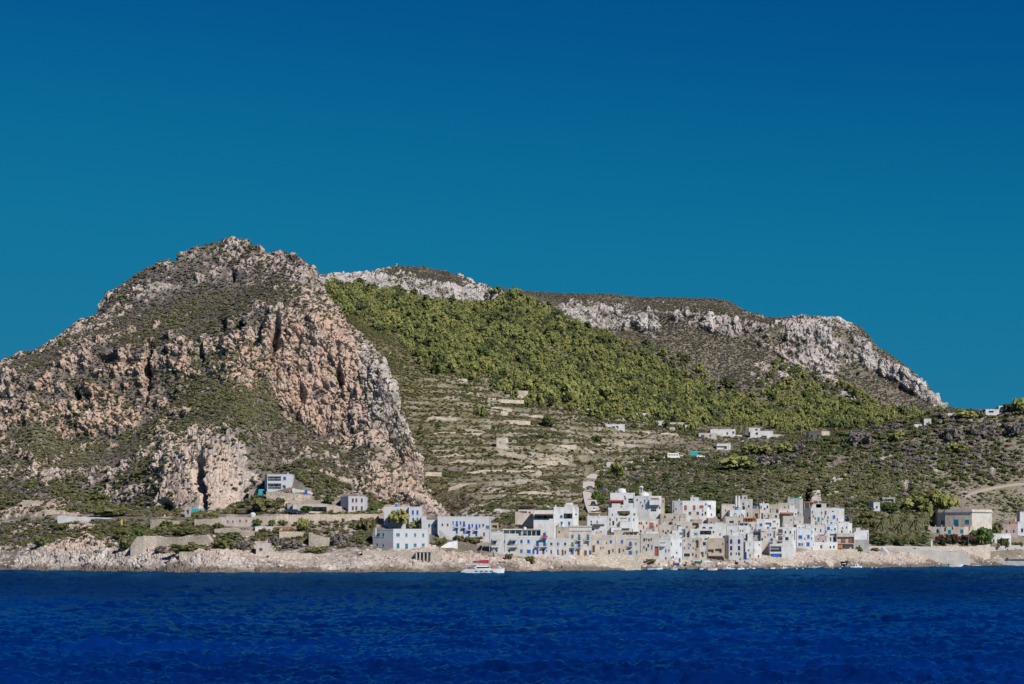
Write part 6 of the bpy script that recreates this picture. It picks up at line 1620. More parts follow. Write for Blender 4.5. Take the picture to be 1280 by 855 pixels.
h = hill([(1011, 5), (1027, 0), (1037, 4)], None, 538.6, 552, BE, [('t', [(1014.6, 545), (1022.4, 544.8)], 3.4, 2.8), ('t', [(1022.6, 549.6)], 2.6, 3)], 'two tone beige house with three teal windows on the plateau', d=9, parapet=.3)
h = hill(896, 913.4, 554.4, 562.4, W, [('O', [(902, 559.4)], 11, 3.6)], 'white hut with a dark open porch beside a pole', d=6, parapet=.2, name='hut', vmin=4.5)
hill([(795.2, 0), (807, 0), (812, 2.5)], None, 516.4, 525, W, [('d', [(809.6, 521)], 1.4, 2)], 'plain white cube against the edge of the pine wood', d=8, parapet=.3)
hill(756.8, 781, 530.2, 537.4, W, [('O', [(766.8, 534.6), (771.4, 534.2)], 3, 3.4)], 'low white house with dark arches alone on the terraces', d=7, parapet=.2)
hill(820, 834.4, 526, 534, W, [('d', [(828, 530)], 1.4, 2)], 'plain white house at the wood edge right of the white cube', d=8, parapet=.3)
hill(834.6, 858, 528, 534, CR, [('O', [(842, 531.6)], 8, 2.6)], 'long low cream farm building with a flat roof', d=7, parapet=.2, roof='white_paint')
hill(837, 843.8, 534, 539.6, CR, [('d', [(840, 537)], 1.4, 2)], 'tiny cream shed in front of the long farm building', d=5, parapet=.2, name='shed', cat='shed')
hill([(856.4, 0), (865.4, 0)], None, 531, 537.4, W, [('r', [(862.6, 534.6)], 2.4, 2)], 'small white cottage with a reddish side right of the farm building', d=6, parapet=0, roof='terracotta')
hill(1155, 1164, 523.4, 533, W, [('d', [(1161, 528)], 1.4, 2)], 'white cube house in the trees below the end of the ridge', d=7, parapet=.2, vmin=4.5)
hill(1143, 1152, 530.2, 536, W, [('r', [(1149.6, 532.6)], 2, 2)], 'small white cottage left of the white cube in the trees', d=5, parapet=0, vmin=4.5, roof='terracotta')
hill(1184.8, 1195, 516.4, 522.6, W, [], 'white house top peeping over the hill under the ridge', d=7, parapet=.2, vmin=4.5)
h = hill([(1232, 0), (1249, 0)], None, 511.4, 520, W, [('d', [(1239, 514.6)], 6, 2.4)], 'white hilltop house with a navy terrace canopy against the sky', d=7, parapet=.2, vmin=4.5)
h.pergola(1220.6, 1231.6, 513.2, 519, roofmat='navy_paint', post='white_paint', back=.2)
hill(1248.6, 1255, 507.4, 516, W, [], 'white block at the top right end of the hilltop house', d=6, parapet=.2, vmin=4.5)
hill(1262, 1269, 508, 514, CR, [], 'small cream house on the skyline between two bushes', d=6, parapet=.2, vmin=4.5)
h = hill([(620.6, 0), (632.6, 0), (635, 2)], None, 547, 561, CR, [('O', [(633.9, 556)], 1.4, 4), ('k', [(625, 553)], 1.6, 2.4)], 'ruined cream stone hut on the terraced slope', d=6, parapet=.2, name='hut', cat='hut')
hill([(639, 0), (655.6, 0), (660, 3)], None, 488.4, 498, CR, [('K', [(641, 491.6)], 2, 3.6)], 'old stone barn at the lower edge of the pine wood', d=6, parapet=0, name='barn', cat='barn')
# ---------------------------------------------------------------- roads and paths
def strip(name, pts, width, mat, lift=.35, dense=6):
    """road slab following the ground"""
    fine = []
    for i in range(len(pts) - 1):
        n_ = max(1, int(math.hypot(pts[i + 1][0] - pts[i][0], pts[i + 1][1] - pts[i][1]) / dense))
        for k in range(n_): t = k / n_; fine.append((pts[i][0] * (1 - t) + pts[i + 1][0] * t, pts[i][1] * (1 - t) + pts[i + 1][1] * t))
    fine.append(pts[-1])
    g = [G(*p) for p in fine]
    for _ in range(2): g = [g[0]] + [(g[i - 1] + g[i] * 2 + g[i + 1]) / 4 for i in range(1, len(g) - 1)] + [g[-1]]
    b = MB(); rows = []
    for i, p in enumerate(g):
        d = (g[min(i + 1, len(g) - 1)] - g[max(i - 1, 0)]); d.z = 0; d.normalize()
        s = Vector((d.y, -d.x, 0)) * width / 2
        z = Vector((0, 0, lift)); dn = Vector((0, 0, -1.6))
        rows.append((p - s + z, p + s + z, p + s * 1.1 + dn, p - s * 1.1 + dn))
    for r0, r1 in zip(rows, rows[1:]):
        for j in range(4): b.quad(r0[j], r1[j], r1[(j + 1) % 4], r0[(j + 1) % 4])
    return tag(b.build(name, mat), kind='structure')
flat('pale_track', (0.46, 0.42, 0.38), .95); flat('grey_road', (0.34, 0.32, 0.30), .95)
strip('village_road', [(744, 643), (738.5, 632), (735.5, 618), (734.4, 604), (737, 597), (745, 592.4), (755, 589), (763, 584), (766, 580)], 5.0, 'pale_track')
strip('plateau_track', [(766, 580), (780, 579.5), (795, 578.4), (815, 574), (840, 571), (858, 569.5)], 3.0, 'pale_track')
strip('coast_path', [(0, 655), (28, 650), (60, 647), (92, 646.5), (120, 649), (150, 651), (182, 654), (215, 652), (243, 652), (262, 651)], 3.0, 'pale_track')
strip('coast_road', [(1074, 684.4), (1110, 684), (1140, 684.5), (1170, 686), (1200, 686), (1238, 685), (1290, 682)], 5.0, 'grey_road')
flat('earth_track', (0.31, 0.265, 0.225), .95)
strip('hill_track', [(1298, 604.5), (1280, 605.5), (1255, 608), (1232, 612), (1215, 616), (1203, 621)], 2.4, 'earth_track')

# ---------------------------------------------------------------- dry stone walls on the terraces
k = 0
for lab, pts in (
        ('upper dry stone wall under the pine wood, below the old stone barn', [(580, 498), (605, 500.5), (630, 501.5), (655, 502.5)]),
        ('long dry stone wall along the foot of the big round pines', [(678, 507), (697, 510), (715, 512), (734, 513.6), (750, 512)]),
        ('broad pale terrace bank of stone below the ruined cream hut', [(622, 567), (640, 570), (655, 574), (668, 580), (683, 585.5)]),
        ('short pale terrace bank right of the broad one', [(687, 575), (700, 577), (710, 581), (720, 585)]),
        ('dry stone wall stepping across the lower slope left of the road', [(587, 593), (600, 590), (614, 589.5), (628, 589.5)]),
        ('low dry stone wall under the broad pale bank', [(633, 592), (648, 592.5), (662, 592), (677, 594)]),
        ('orange tinted earth bank left of the ruined cream hut', [(581, 540), (592, 541), (606, 544)]),
        ('sloping wall climbing left from the ruined cream hut', [(597, 549), (609, 554), (620, 559)]),
        ('dry stone wall near the white terrace house with arches', [(724, 560), (734, 563), (743, 568)]),
        ('pale dry stone wall below the white terrace house with arches', [(760, 557), (770, 555.5), (780, 555)]),
        ('pale garden wall in front of the farm building with a flat roof', [(826, 544), (836, 543), (848, 545)]),
        ('low pale wall left of the farm building with a flat roof', [(794, 541.4), (803, 541.6), (812, 542)]),
        ('long pale garden wall between the white plateau houses', [(919, 546), (932, 546), (944, 547), (954, 548)]),
        ('white boundary wall running right from the grey garage', [(966, 545), (976, 545.5), (985, 549)]),
        ('beige garden wall beside the two tone house', [(1004, 543), (1011, 546)]),
        ('dry stone wall high on the bare slope below the pale pines', [(555, 474), (570, 475), (584, 476)]),
        ('dry stone wall just above the long white porch house', [(640, 620), (655, 617), (668, 616), (690, 619)]),
        ('dry stone wall across the middle of the terraces', [(600, 512), (618, 511), (640, 513.5)]),
        ('dry stone wall between two shrub rows on the terraces', [(655, 524), (670, 521), (688, 524)]),
        ('curving terrace wall low on the slope above the palazzo', [(560, 612), (575, 607), (592, 606), (610, 609)]),
        ('terrace wall above the pinkish dry slope', [(520, 596), (535, 592), (552, 593)])):
    tall = 4.5 if 'bank' in lab else 2.3
    terrace_wall(lab, [(x, y - tall, y) for x, y in pts], 'cream_plaster' if 'white boundary' in lab else 'dry_stone', thick=None if 'bank' in lab else .8, name='terrace_bank' if 'bank' in lab else 'dry_stone_wall', sink=1.0)

rgw = np.random.RandomState(17)
for i in range(18):      # nearly level field walls that follow the contour of the slope
    px0 = 530 + 150 * rgw.rand(); py0 = 482 + 118 * rgw.rand(); ln = 22 + 34 * rgw.rand(); z0 = B.at(px0, py0, 5.0).z; pts_ = []
    for q in np.linspace(px0, px0 + ln, 7):
        c = int(round(float(np.interp(q, B.pxs, np.arange(len(B.pxs)))))); k_ = np.where((B.V > 5.0) & (B.Z[:, c] >= z0))[0]
        if len(k_): pts_.append((float(q), HY - (B.Z[k_[0], c] - CAMZ) * F / B.Y[k_[0], c]))
    if len(pts_) < 5 or max(p[1] for p in pts_) - min(p[1] for p in pts_) > 14 or any(abs(p[0] - 627) < 14 and abs(p[1] - 553) < 12 for p in pts_): continue
    terrace_wall('low field wall following the contour of the terraced slope', [(x, y - 2.0, y) for x, y in pts_], 'dry_stone', thick=.8, name='dry_stone_wall', sink=1.5, group='field walls on the terraced slope')

# ---------------------------------------------------------------- trees and bushes one can point at
T = tree_at
T(499, 664, 27, 27, 'umbrella', 'broad yellow green pine between the two white houses on the left', seed=1)
T(520, 663, 16, 13, 'pine', 'small pine right of the broad one above the sea terrace house', seed=2)
T(378, 667, 19, 20, 'umbrella', 'flat topped tree on a pale trunk below the beige bungalow', seed=3)
T(424, 682, 30, 18, 'dry', 'big dark leafless dome bush left of the large white house', seed=1)
T(331, 638, 32, 17, 'shrub', 'big dark green bush below the lone white villa', seed=2)
T(411, 631, 13, 11, 'olive', 'dark round tree left of the white cube with brown windows', seed=1)
T(321, 658, 11, 10, 'round', 'pale green bush left of the red orange hut', seed=3)
T(339.5, 658, 9, 9, 'olive', 'dark round bush just left of the red orange hut', seed=4)
T(353.5, 658.5, 12, 7, 'olive', 'dark clipped bush above the red orange hut', seed=5)
T(367, 667, 9, 7, 'shrub', 'small olive bush right of the red orange hut', seed=6)
T(383, 638.6, 15, 7, 'round', 'green climber on the front of the beige bungalow', seed=2, ground=G(383, 640) + Vector((0, -1.2, 0)))
T(160, 688, 22, 20, 'shrub', 'yellow green bush thicket left of the pale fort like wall', seed=3)
T(152, 674, 20, 14, 'shrub', 'yellow green bush above the thicket beside the ochre post', seed=4)
T(174, 676, 16, 14, 'round', 'bright green creeper bush hanging over the pale fort like wall', seed=1)
T(208, 661, 16, 10, 'round', 'rounded light green bush beside the path wall', seed=2)
T(230, 670, 24, 9, 'olive', 'wide dark bush on top of the pale fort like wall', seed=3)
T(234, 690, 48, 12, 'shrub', 'wide dark green thicket in front of the fort like wall', seed=5)
T(205, 690, 22, 9, 'dry', 'brownish bush at the foot of the fort like wall', seed=2)
T(291, 675, 22, 11, 'olive', 'dark spreading tree left of the small beige cube hut', seed=4)
T(281, 686, 26, 14, 'shrub', 'green bush heap beside the small beige cube hut', seed=6)
T(304, 688, 22, 13, 'dry', 'grey bush touching the small beige cube hut', seed=4)
T(273, 663, 12, 9, 'olive', 'dark bush in front of the ruined stone row', seed=5)
T(138, 645, 44, 13, 'shrub', 'wide dark green thicket above the coastal path', seed=7)
T(119, 628, 30, 12, 'shrub', 'dark green thicket on the slope above the wide one', seed=8)
T(74, 662, 22, 9, 'shrub', 'dark green bush below the white path wall', seed=9)
T(52, 682, 18, 12, 'shrub', 'dark upright bush on the bare rocks at far left', seed=10)
T(345, 683, 18, 14, 'dry', 'grey bush between the terrace walls below the red orange hut', seed=6)
T(365, 686, 26, 12, 'dry', 'grey green bush heap below the flat topped tree', seed=8)
T(395, 692, 24, 10, 'shrub', 'brownish green bush in front of the sloping stone wall', seed=11)
T(459, 665, 22, 20, 'shrub', 'tall olive bushes left of the white upper house', seed=12)
T(466, 640, 12, 9, 'round', 'green bush right of the white cube with brown windows', seed=6)
T(562, 667, 6, 5, 'round', 'small green bush on the whitewashed stair wall', seed=7)
T(592, 679, 20, 11, 'shrub', 'olive bushes below the long white palazzo', seed=13)
T(574, 676, 14, 8, 'shrub', 'brown green bush left of the olive ones under the palazzo', seed=14)
T(550, 682, 16, 14, 'shrub', 'grey green bushes between the large house and the stair wall', seed=15)
T(663, 703, 12, 9, 'shrub', 'yellow green bush on the embankment under the blue windows', seed=16)
T(636, 701, 10, 9, 'shrub', 'dry bush on the embankment under the grey awnings', seed=17)
T(732.6, 702, 5, 6, 'round', 'single small green bush on the embankment under the yellow palazzo', seed=8)
T(757, 702, 6, 5, 'shrub', 'small olive bush on the embankment under the cream palazzo', seed=18)
T(769, 702, 9, 4, 'dry', 'low dry bush on the embankment under the cream palazzo', seed=2)
T(813, 703, 14, 6, 'shrub', 'bright yellow green bush on the rocks left of the whitewashed house', seed=19)
T(665, 652, 24, 9, 'olive', 'dark green hedge bushes below the brown pergola house', seed=6)
T(671, 661, 12, 7, 'olive', 'dark bush above the waterfront roof terrace', seed=7)
T(697, 656, 9, 11, 'dry', 'thin grey tree in front of the hillside house with blue windows', seed=3)
T(729, 651, 12, 9, 'shrub', 'green bush between the hillside house and the road', seed=20)
T(745, 628, 11, 14, 'round', 'green tree beside the parked cars on the road', seed=9)
T(752, 631, 11, 9, 'round', 'bright green bush right of the parked cars', seed=10)
T(748, 612, 9, 12, 'olive', 'dark tree beside the upper bend of the road', seed=8)
T(760, 640, 11, 8, 'shrub', 'yellow green bush left of the ivy arch', seed=21)
T(757, 624, 8, 12, 'palm', 'small palm between the road and the domed villa', seed=1)
T(803, 650, 16, 13, 'olive', 'dark purple green tree between the ivy arch and the stepped villa', seed=9)
T(799, 651, 12, 8, 'round', 'light green bush under the dark purple green tree', seed=11)
T(820, 650.6, 13, 7, 'round', 'green bush above the cream house with the red door', seed=12)
T(802.6, 667, 10, 9, 'dry', 'grey bush left of the cream house with the red door', seed=5)
T(826, 664, 6, 12, 'olive', 'slim dark tree right of the cream house with the red door', seed=10)
T(848, 643, 17, 11, 'round', 'bright green round tree left of the long white house', seed=13)
T(833, 643, 14, 8, 'round', 'green hedge bush between the stepped villa and the round tree', seed=14)
T(901, 650.5, 25, 21, 'round', 'large round green tree in the middle of the village', seed=15)
T(876, 654, 24, 10, 'shrub', 'olive yellow bushes below the long white house', seed=22)
T(860.4, 662, 5, 6, 'round', 'potted green bush on the roof of the cream house with a blue window', seed=16, ground=P(860.4, 662, yL(860) + 22.5))
T(1057, 659, 18, 20, 'dry', 'tall dark grey tree right of the white hillside house', seed=7)
T(1063, 660, 16, 12, 'olive', 'dark bush at the foot of the tall grey tree', seed=11)
T(1079, 657, 18, 11, 'shrub', 'yellow green bush right of the dark bush at the village edge', seed=23)
T(1075, 673, 12, 12, 'shrub', 'olive bush beside the white ramped wall', seed=24)
T(1074, 692, 9, 8, 'round', 'small round green bush on the quay wall at the village end', seed=17)
T(1094, 691, 10, 5, 'shrub', 'low green bush on the sea wall right of the village', seed=25)
T(1112, 642, 24, 15, 'olive', 'dark green dense tree right of the blue walled hut', seed=12)
T(1142, 643, 32, 22, 'pine', 'light yellow green tree between the dense tree and the big dark pine', seed=13)
T(1174, 653, 44, 41, 'umbrella', 'very large dark layered pine behind the villa', seed=2)
T(1160, 655, 18, 26, 'pine', 'pine hanging over the left end of the villa terrace', seed=5)
for i, (x, y, w, hh, lb) in enumerate(((1102, 668, 18, 22, 'palm nearest the white ramped wall'), (1114, 662, 19, 22, 'palm under the dark green dense tree'), (1124, 673, 20, 24, 'low palm in the middle of the palm grove'), (1133, 661, 19, 20, 'palm in front of the light yellow green tree'),
                                      (1144, 668, 20, 24, 'palm at the right of the grove near the villa terrace'), (1153, 660, 16, 24, 'dry palm just left of the villa terrace'), (1108, 678, 15, 16, 'short palm above the hedge on the left'), (1135, 679, 15, 16, 'short palm above the hedge on the right'))):
    T(x, y + 2, w * 1.35, hh * 1.15, 'palm', lb, group='palms of the grove left of the villa', seed=i)
T(1100, 682, 26, 11, 'olive', 'dark hedge bush at the left end of the roadside hedge', seed=14)
T(1122, 682, 28, 11, 'olive', 'rust flecked hedge bush in the middle of the roadside hedge', seed=15)
T(1146, 682, 26, 12, 'olive', 'dark hedge bush at the right end of the roadside hedge', seed=16)
for i, (x, y, w, hh, lb) in enumerate(((1098, 676, 26, 13, 'yellow green bush under the palms at the left of the grove'), (1118, 677, 28, 12, 'yellow green bush under the palms in the middle of the grove'), (1138, 675, 26, 13, 'yellow green bush under the palms at the right of the grove'), (1152, 676, 18, 14, 'olive bush beside the left end of the villa terrace'), (1125, 652, 26, 12, 'pale bush between the hut and the palms'), (1108, 655, 22, 11, 'dark bush below the blue walled hut'))):
    T(x, y, w, hh, 'shrub', lb, seed=40 + i)
T(1084, 652, 22, 12, 'shrub', 'olive green bush between the white ramped wall and the hut', seed=26)
T(1092, 661, 24, 13, 'shrub', 'olive bush above the palms beside the garden house', seed=27)
for i, (x, w, lb) in enumerate(((1179, 18, 'left'), (1192, 20, 'middle'), (1206, 18, 'right'))):
    r_ = T(x, 682, w, 13, 'olive', lb + ' bougainvillea bush with pink top below the villa terrace', seed=17 + i)
    for c_ in r_.children:
        if c_.name.startswith('crown'): c_.data = [crown_mesh('crown', 'flowering_leaves', 460 + i, 'round', per=30, n=30, leaf=.1)][0]; sc_ = c_.scale.copy(); lc_ = c_.location.copy()
    rg_ = np.random.RandomState(70 + i); cl_ = [(rg_.uniform(-.7, .7), rg_.uniform(-.9, .1), rg_.uniform(.55, .95), .2) for _ in range(14)]
    co_, fa_ = leaf_cloud(rg_, cl_, 14, .07)
    obj('blossom', mesh_np('blossom', co_, fa_, ['pink_blossom']), r_, loc=lc_, scale=sc_)
T(1226, 683, 28, 24, 'round', 'large bright green dome tree in front of the villa', seed=18)
T(1221, 664, 12, 15, 'palm', 'blue green palm against the lit wing of the villa', seed=3)
T(1232.5, 664, 14, 19, 'palm', 'taller palm at the right corner of the villa', seed=4)
T(1246, 667, 18, 13, 'shrub', 'yellow green bushes between the villa and the mauve house', seed=28)
T(1219, 689, 10, 7, 'round', 'round bush on the road wall below the dome tree', seed=19)
T(1255.5, 687, 12, 13, 'olive', 'dark bush in front of the low white house at the right', seed=19)
T(1243, 687, 12, 6, 'shrub', 'low bushes left of the dark bush at the right shore', seed=29)
T(1270, 684, 18, 6, 'shrub', 'low hedge in front of the white house at the right edge', seed=30)
T(1241, 675, 20, 13, 'shrub', 'olive bushes at the foot of the lit wing of the villa', seed=31)
T(1227, 668, 18, 9, 'olive', 'dark bush between the dome tree and the lit wing of the villa', seed=32)
# plateau and valley
T(771, 598, 21, 20, 'pine', 'single bright pine beside the bend of the village road', seed=7)
T(603, 522, 13, 15, 'pine', 'lone pine on the left part of the terraces', seed=8)
T(685.5, 534, 15, 17, 'olive', 'lone dark tree in the middle of the terraces', seed=20)
T(747, 553, 15, 9, 'round', 'low bright tree left of the white terrace house with arches', seed=20)
T(675, 549, 11, 5, 'olive', 'dark low bush below the lone dark tree', seed=21)
T(654, 507, 9, 8, 'pine', 'small bright pine under the old stone barn', seed=9)
T(712, 505, 31, 29, 'pine', 'largest round pine at the lower edge of the wood', seed=10)
T(755, 507, 28, 24, 'pine', 'broad greyish pine right of the largest round one', seed=11)
T(690, 504, 24, 21, 'pine', 'round pine just left of the largest one', seed=12)
T(668, 496, 26, 20, 'pine', 'round pine above the old stone barn', seed=13)
T(733, 500, 24, 22, 'pine', 'round pine between the largest one and the greyish one', seed=14)
T(600, 452, 22, 18, 'olive', 'dark pine standing clear on the open slope', seed=22)
T(910, 489, 17, 16, 'olive', 'dark round tree alone on the pale scree under the ridge', seed=23)
T(937, 570, 24, 14, 'pine', 'yellow green dome tree in front of the white plateau houses', seed=15)
T(957, 570, 22, 13, 'pine', 'second yellow green dome tree, beside the grey garage house', seed=16)
T(979, 567, 24, 14, 'pine', 'yellow green dome tree left of the two tone house', seed=17)
T(922, 588, 48, 20, 'pine', 'wide pale olive tree on the slope below the pole', seed=18)
T(962, 585, 34, 17, 'dry', 'wide dark leafless tree right of the pale olive one', seed=9)
T(1001, 567, 18, 13, 'dry', 'grey bush below the two tone house', seed=10)
T(1074, 560, 28, 24, 'dry', 'large grey purple leafless tree on the hill', seed=11)
T(1122, 553, 20, 14, 'pine', 'yellow green tree right of the large leafless tree', seed=19)
T(1190, 552, 26, 22, 'dry', 'grey leafless tree below the end of the ridge', seed=12)
T(1228, 548, 30, 20, 'dry', 'wide purple grey leafless tree below the hilltop house', seed=13)
T(1268, 546, 24, 18, 'dry', 'grey leafless tree near the right edge of the hill', seed=14)
T(1195, 568, 24, 14, 'pine', 'yellow green tree in the dry scrub of the hill', seed=20)
T(1275, 518, 22, 20, 'pine', 'dark olive tree on the skyline at the right edge', seed=21)
T(1258, 516, 9, 11, 'olive', 'dark round bush on the skyline beside the hilltop house', seed=24)
T(1205, 525, 30, 11, 'pine', 'wide olive tree on the skyline left of the hilltop house', seed=22)
for i, (x, lb) in enumerate(((917, 'left'), (924, 'middle'), (931, 'right'))):
    T(x, 545, 9, 17, 'palm', lb + ' of the three thin palms behind the plateau houses', group='palms on the plateau', seed=i)

# ---------------------------------------------------------------- boats, vehicles, people, poles
def hull_mesh(L_, W_, H_, mat, bow=.42, name='hull', inner=None):
    """open boat hull: bow towards +x, waterline at z=0"""
    b = MB(); n = 12; rows = []
    for i in range(n + 1):
        t = i / n; x = -L_ / 2 + L_ * t
        k = 1 if t < 1 - bow else max(0.0, math.cos((t - (1 - bow)) / bow * math.pi / 2)) ** .75
        w = max(.02, W_ / 2 * k * (0.88 + .12 * min(1, t * 4))); sheer = H_ * (1 + .35 * t * t); xo = x + .12 * L_ * max(0, t - .7) ** 1.5
        rows.append([(x, -w * .15, -.35), (x, -w * .78, -.05), (xo, -w, sheer), (xo, -w * .84, sheer + .03), (x, -w * .7, H_ * .35), (x, w * .7, H_ * .35), (xo, w * .84, sheer + .03), (xo, w, sheer), (x, w * .78, -.05), (x, w * .15, -.35)])
    for r0, r1 in zip(rows, rows[1:]):
        for j in range(10): b.quad(r0[j], r1[j], r1[(j + 1) % 10], r0[(j + 1) % 10], m=1 if j in (3, 4, 5) else 0)
    b.quad(*rows[0]); b.quad(*rows[-1][::-1])
    return b.mesh(name, [mat, inner or 'hull_white'])
def boat(px, py, wpx, label, mat='hull_white', kind='open', turn=0.0, flip=False, inner='hull_grey', canvas='blue_canvas', name='motor_boat'):
    y = CAMZ * F / (py - HY); L_ = wpx * y / F; L_ = max(2.6, L_); W_, H_ = L_ * .38, max(.5, L_ * .15)
    root = tag(obj(name, None, loc=((px - CX) / F * y, y, 0.02)), label, 'boat', 'boats moored in the little harbour' if 780 < px < 1085 else None)
    root.rotation_euler[2] = turn + (math.pi if flip else 0)
    obj('hull', hull_mesh(L_, W_, H_, mat, inner=inner), root)
    b = MB(); b.box(-L_ / 2 - .28, -L_ / 2 + .06, -.16, .16, H_ * .5, H_ + .55); b.box(-L_ / 2 - .18, -L_ / 2 - .04, -.06, .06, -.3, H_ * .499); b.build('outboard_motor', 'hull_dark', root)
    b = MB(); b.box(-L_ * .28, -L_ * .2, -W_ * .33, W_ * .33, H_ * .36, H_ * .9); b.box(.02 * L_, .1 * L_, -W_ * .33, W_ * .33, H_ * .36, H_ * .9); b.build('seat', 'orange_wood' if kind == 'open' else 'hull_white', root)
    if kind == 'console':
        b = MB(); b.prism([(-.08 * L_, -.3, H_ * .36), (.0, -.3, H_ * .36), (.0, .3, H_ * .36), (-.08 * L_, .3, H_ * .36)], [(-.06 * L_, -.26, H_ + .7), (-.02 * L_, -.26, H_ + .7), (-.02 * L_, .26, H_ + .7), (-.06 * L_, .26, H_ + .7)]); b.build('console', 'hull_white', root)
        b = MB(); b.prism([(-.01 * L_, -.32, H_ + .5), (.03 * L_, -.32, H_ + .5), (.03 * L_, .32, H_ + .5), (-.01 * L_, .32, H_ + .5)], [(-.03 * L_, -.28, H_ + 1.0), (-.02 * L_, -.28, H_ + 1.0), (-.02 * L_, .28, H_ + 1.0), (-.03 * L_, .28, H_ + 1.0)]); b.build('windscreen', 'window_glass', root)
    if kind == 'cabin':
        b = MB(); b.prism([(-.12 * L_, -W_ * .36, H_ * .8), (.3 * L_, -W_ * .3, H_ * .8), (.3 * L_, W_ * .3, H_ * .8), (-.12 * L_, W_ * .36, H_ * .8)], [(-.1 * L_, -W_ * .3, H_ + 1.0), (.12 * L_, -W_ * .26, H_ + 1.0), (.12 * L_, W_ * .26, H_ + 1.0), (-.1 * L_, W_ * .3, H_ + 1.0)])
        cb = b.build('cabin', 'hull_white', root)
        for s_ in (-1, 1):
            b = MB(); b.box(-.07 * L_, .09 * L_, s_ * W_ * .335 - .03, s_ * W_ * .335 + .03, H_ + .35, H_ + .75); b.build('window', 'window_glass', cb)
        b = MB(); b.tube((.3 * L_, -W_ * .3, H_ * 1.1), (.46 * L_, -.05, H_ * 1.6 + .3), .03); b.tube((.3 * L_, W_ * .3, H_ * 1.1), (.46 * L_, .05, H_ * 1.6 + .3), .03); b.build('bow_rail', 'grey_metal', root)
    if kind in ('canopy', 'console') and kind == 'canopy':
        b = MB()
        for sx in (-.25, .08):
            for sy in (-.36, .36): b.tube((sx * L_, sy * W_, H_ * .8), (sx * L_, sy * W_, H_ + 1.25), .03)
        cf = b.build('canopy_frame', 'grey_metal', root)
        b = MB(); b.prism([(-.3 * L_, -.42 * W_, H_ + 1.25), (.13 * L_, -.42 * W_, H_ + 1.25), (.13 * L_, .42 * W_, H_ + 1.25), (-.3 * L_, .42 * W_, H_ + 1.25)], [(-.27 * L_, -.3 * W_, H_ + 1.42), (.1 * L_, -.3 * W_, H_ + 1.42), (.1 * L_, .3 * W_, H_ + 1.42), (-.27 * L_, .3 * W_, H_ + 1.42)]); b.build('canopy', canvas, cf)
    return root
sh_ = lambda px: float(np.interp(px, [p[0] for p in SHORE_PY], [p[1] for p in SHORE_PY]))
boat(818.5, sh_(818) + .25, 19, 'long white boat with a pinkish deck left of the whitewashed house', 'hull_white', 'open', .05, inner='pink_plaster')
boat(842, sh_(842) + .25, 9.5, 'low grey green boat below the whitewashed house', 'hull_grey', 'console', .1)
boat(852.5, sh_(852) + .2, 7, 'dark blue dinghy below the whitewashed house', 'hull_blue', 'open', -.2, True)
boat(862, sh_(862) + .2, 6.5, 'small pale green dinghy below the narrow cream house', 'hull_green', 'open', .15)
boat(876.5, sh_(876) + .3, 7, 'white boat with a green canopy below the ochre slit house', 'hull_white', 'canopy', .9, canvas='teal_canvas')
boat(890.5, sh_(890) + .35, 12, 'white motor boat with red trim below the tan ruin', 'hull_white', 'console', -.1, inner='red_paint')
boat(911, sh_(911) + .3, 15, 'large white cabin boat below the navy window house', 'hull_white', 'cabin', .12, True)
boat(926, sh_(926) + .2, 8, 'small boat with a turquoise inside beside the large cabin boat', 'hull_white', 'open', .3, inner='teal_canvas')
boat(938.5, sh_(938) + .25, 11, 'white open boat below the windowless white block', 'hull_white', 'console', -.15)
boat(950, sh_(950) + .2, 8, 'dark hulled boat left of the terrace restaurant quay', 'hull_dark', 'canopy', .05, canvas='grey_canvas')
boat(965.5, sh_(965) + .2, 6, 'small white dinghy below the blue counter', 'hull_white', 'open', .6)
boat(981, sh_(981) + .3, 11, 'white boat with a low cabin below the terrace restaurant', 'hull_white', 'cabin', 0, True)
boat(1018, sh_(1018) + .3, 16, 'long grey white inflatable below the long low white house', 'hull_grey', 'console', .08)
boat(1056, sh_(1056) + .3, 11, 'blue hulled boat in front of the small sea cave', 'hull_blue', 'canopy', -.1, canvas='cream_canvas')
boat(1070, sh_(1070) + .3, 15, 'white cabin boat right of the small sea cave', 'hull_white', 'cabin', .1)
boat(1180.5, sh_(1180) + .3, 8, 'small pale green boat left of the two white ones under the villa', 'hull_green', 'open', .1, inner='hull_white')
boat(1195, sh_(1195) + .4, 17, 'largest white open boat under the villa', 'hull_white', 'open', -.05, inner='hull_white')
boat(1221, sh_(1221) + .3, 11, 'short white boat beside the bathing quay', 'hull_white', 'open', .05, True)
for i, (x, lb) in enumerate(((996, 'white buoy right of the boat with a low cabin'), (1003.5, 'white buoy left of the long grey inflatable'), (1041, 'white buoy left of the small sea cave'), (1050, 'white buoy beside the blue hulled boat'), (1090, 'white buoy right of the white cabin boat'), (1095.5, 'outer white buoy on the open water at the right'))):
    y = CAMZ * F / (sh_(x) + .7 - HY); b = MB(); b.dome((0, 0, 0), .34, .34, n=10, rings=4); b.tube((0, 0, -.3), (0, 0, 0), .2, .34, 10); b.tube((0, 0, .33), (0, 0, .5), .05)
    tag(b.build('buoy', 'hull_white', loc=((x - CX) / F * y, y, .1)), lb, 'buoy', 'mooring buoys')

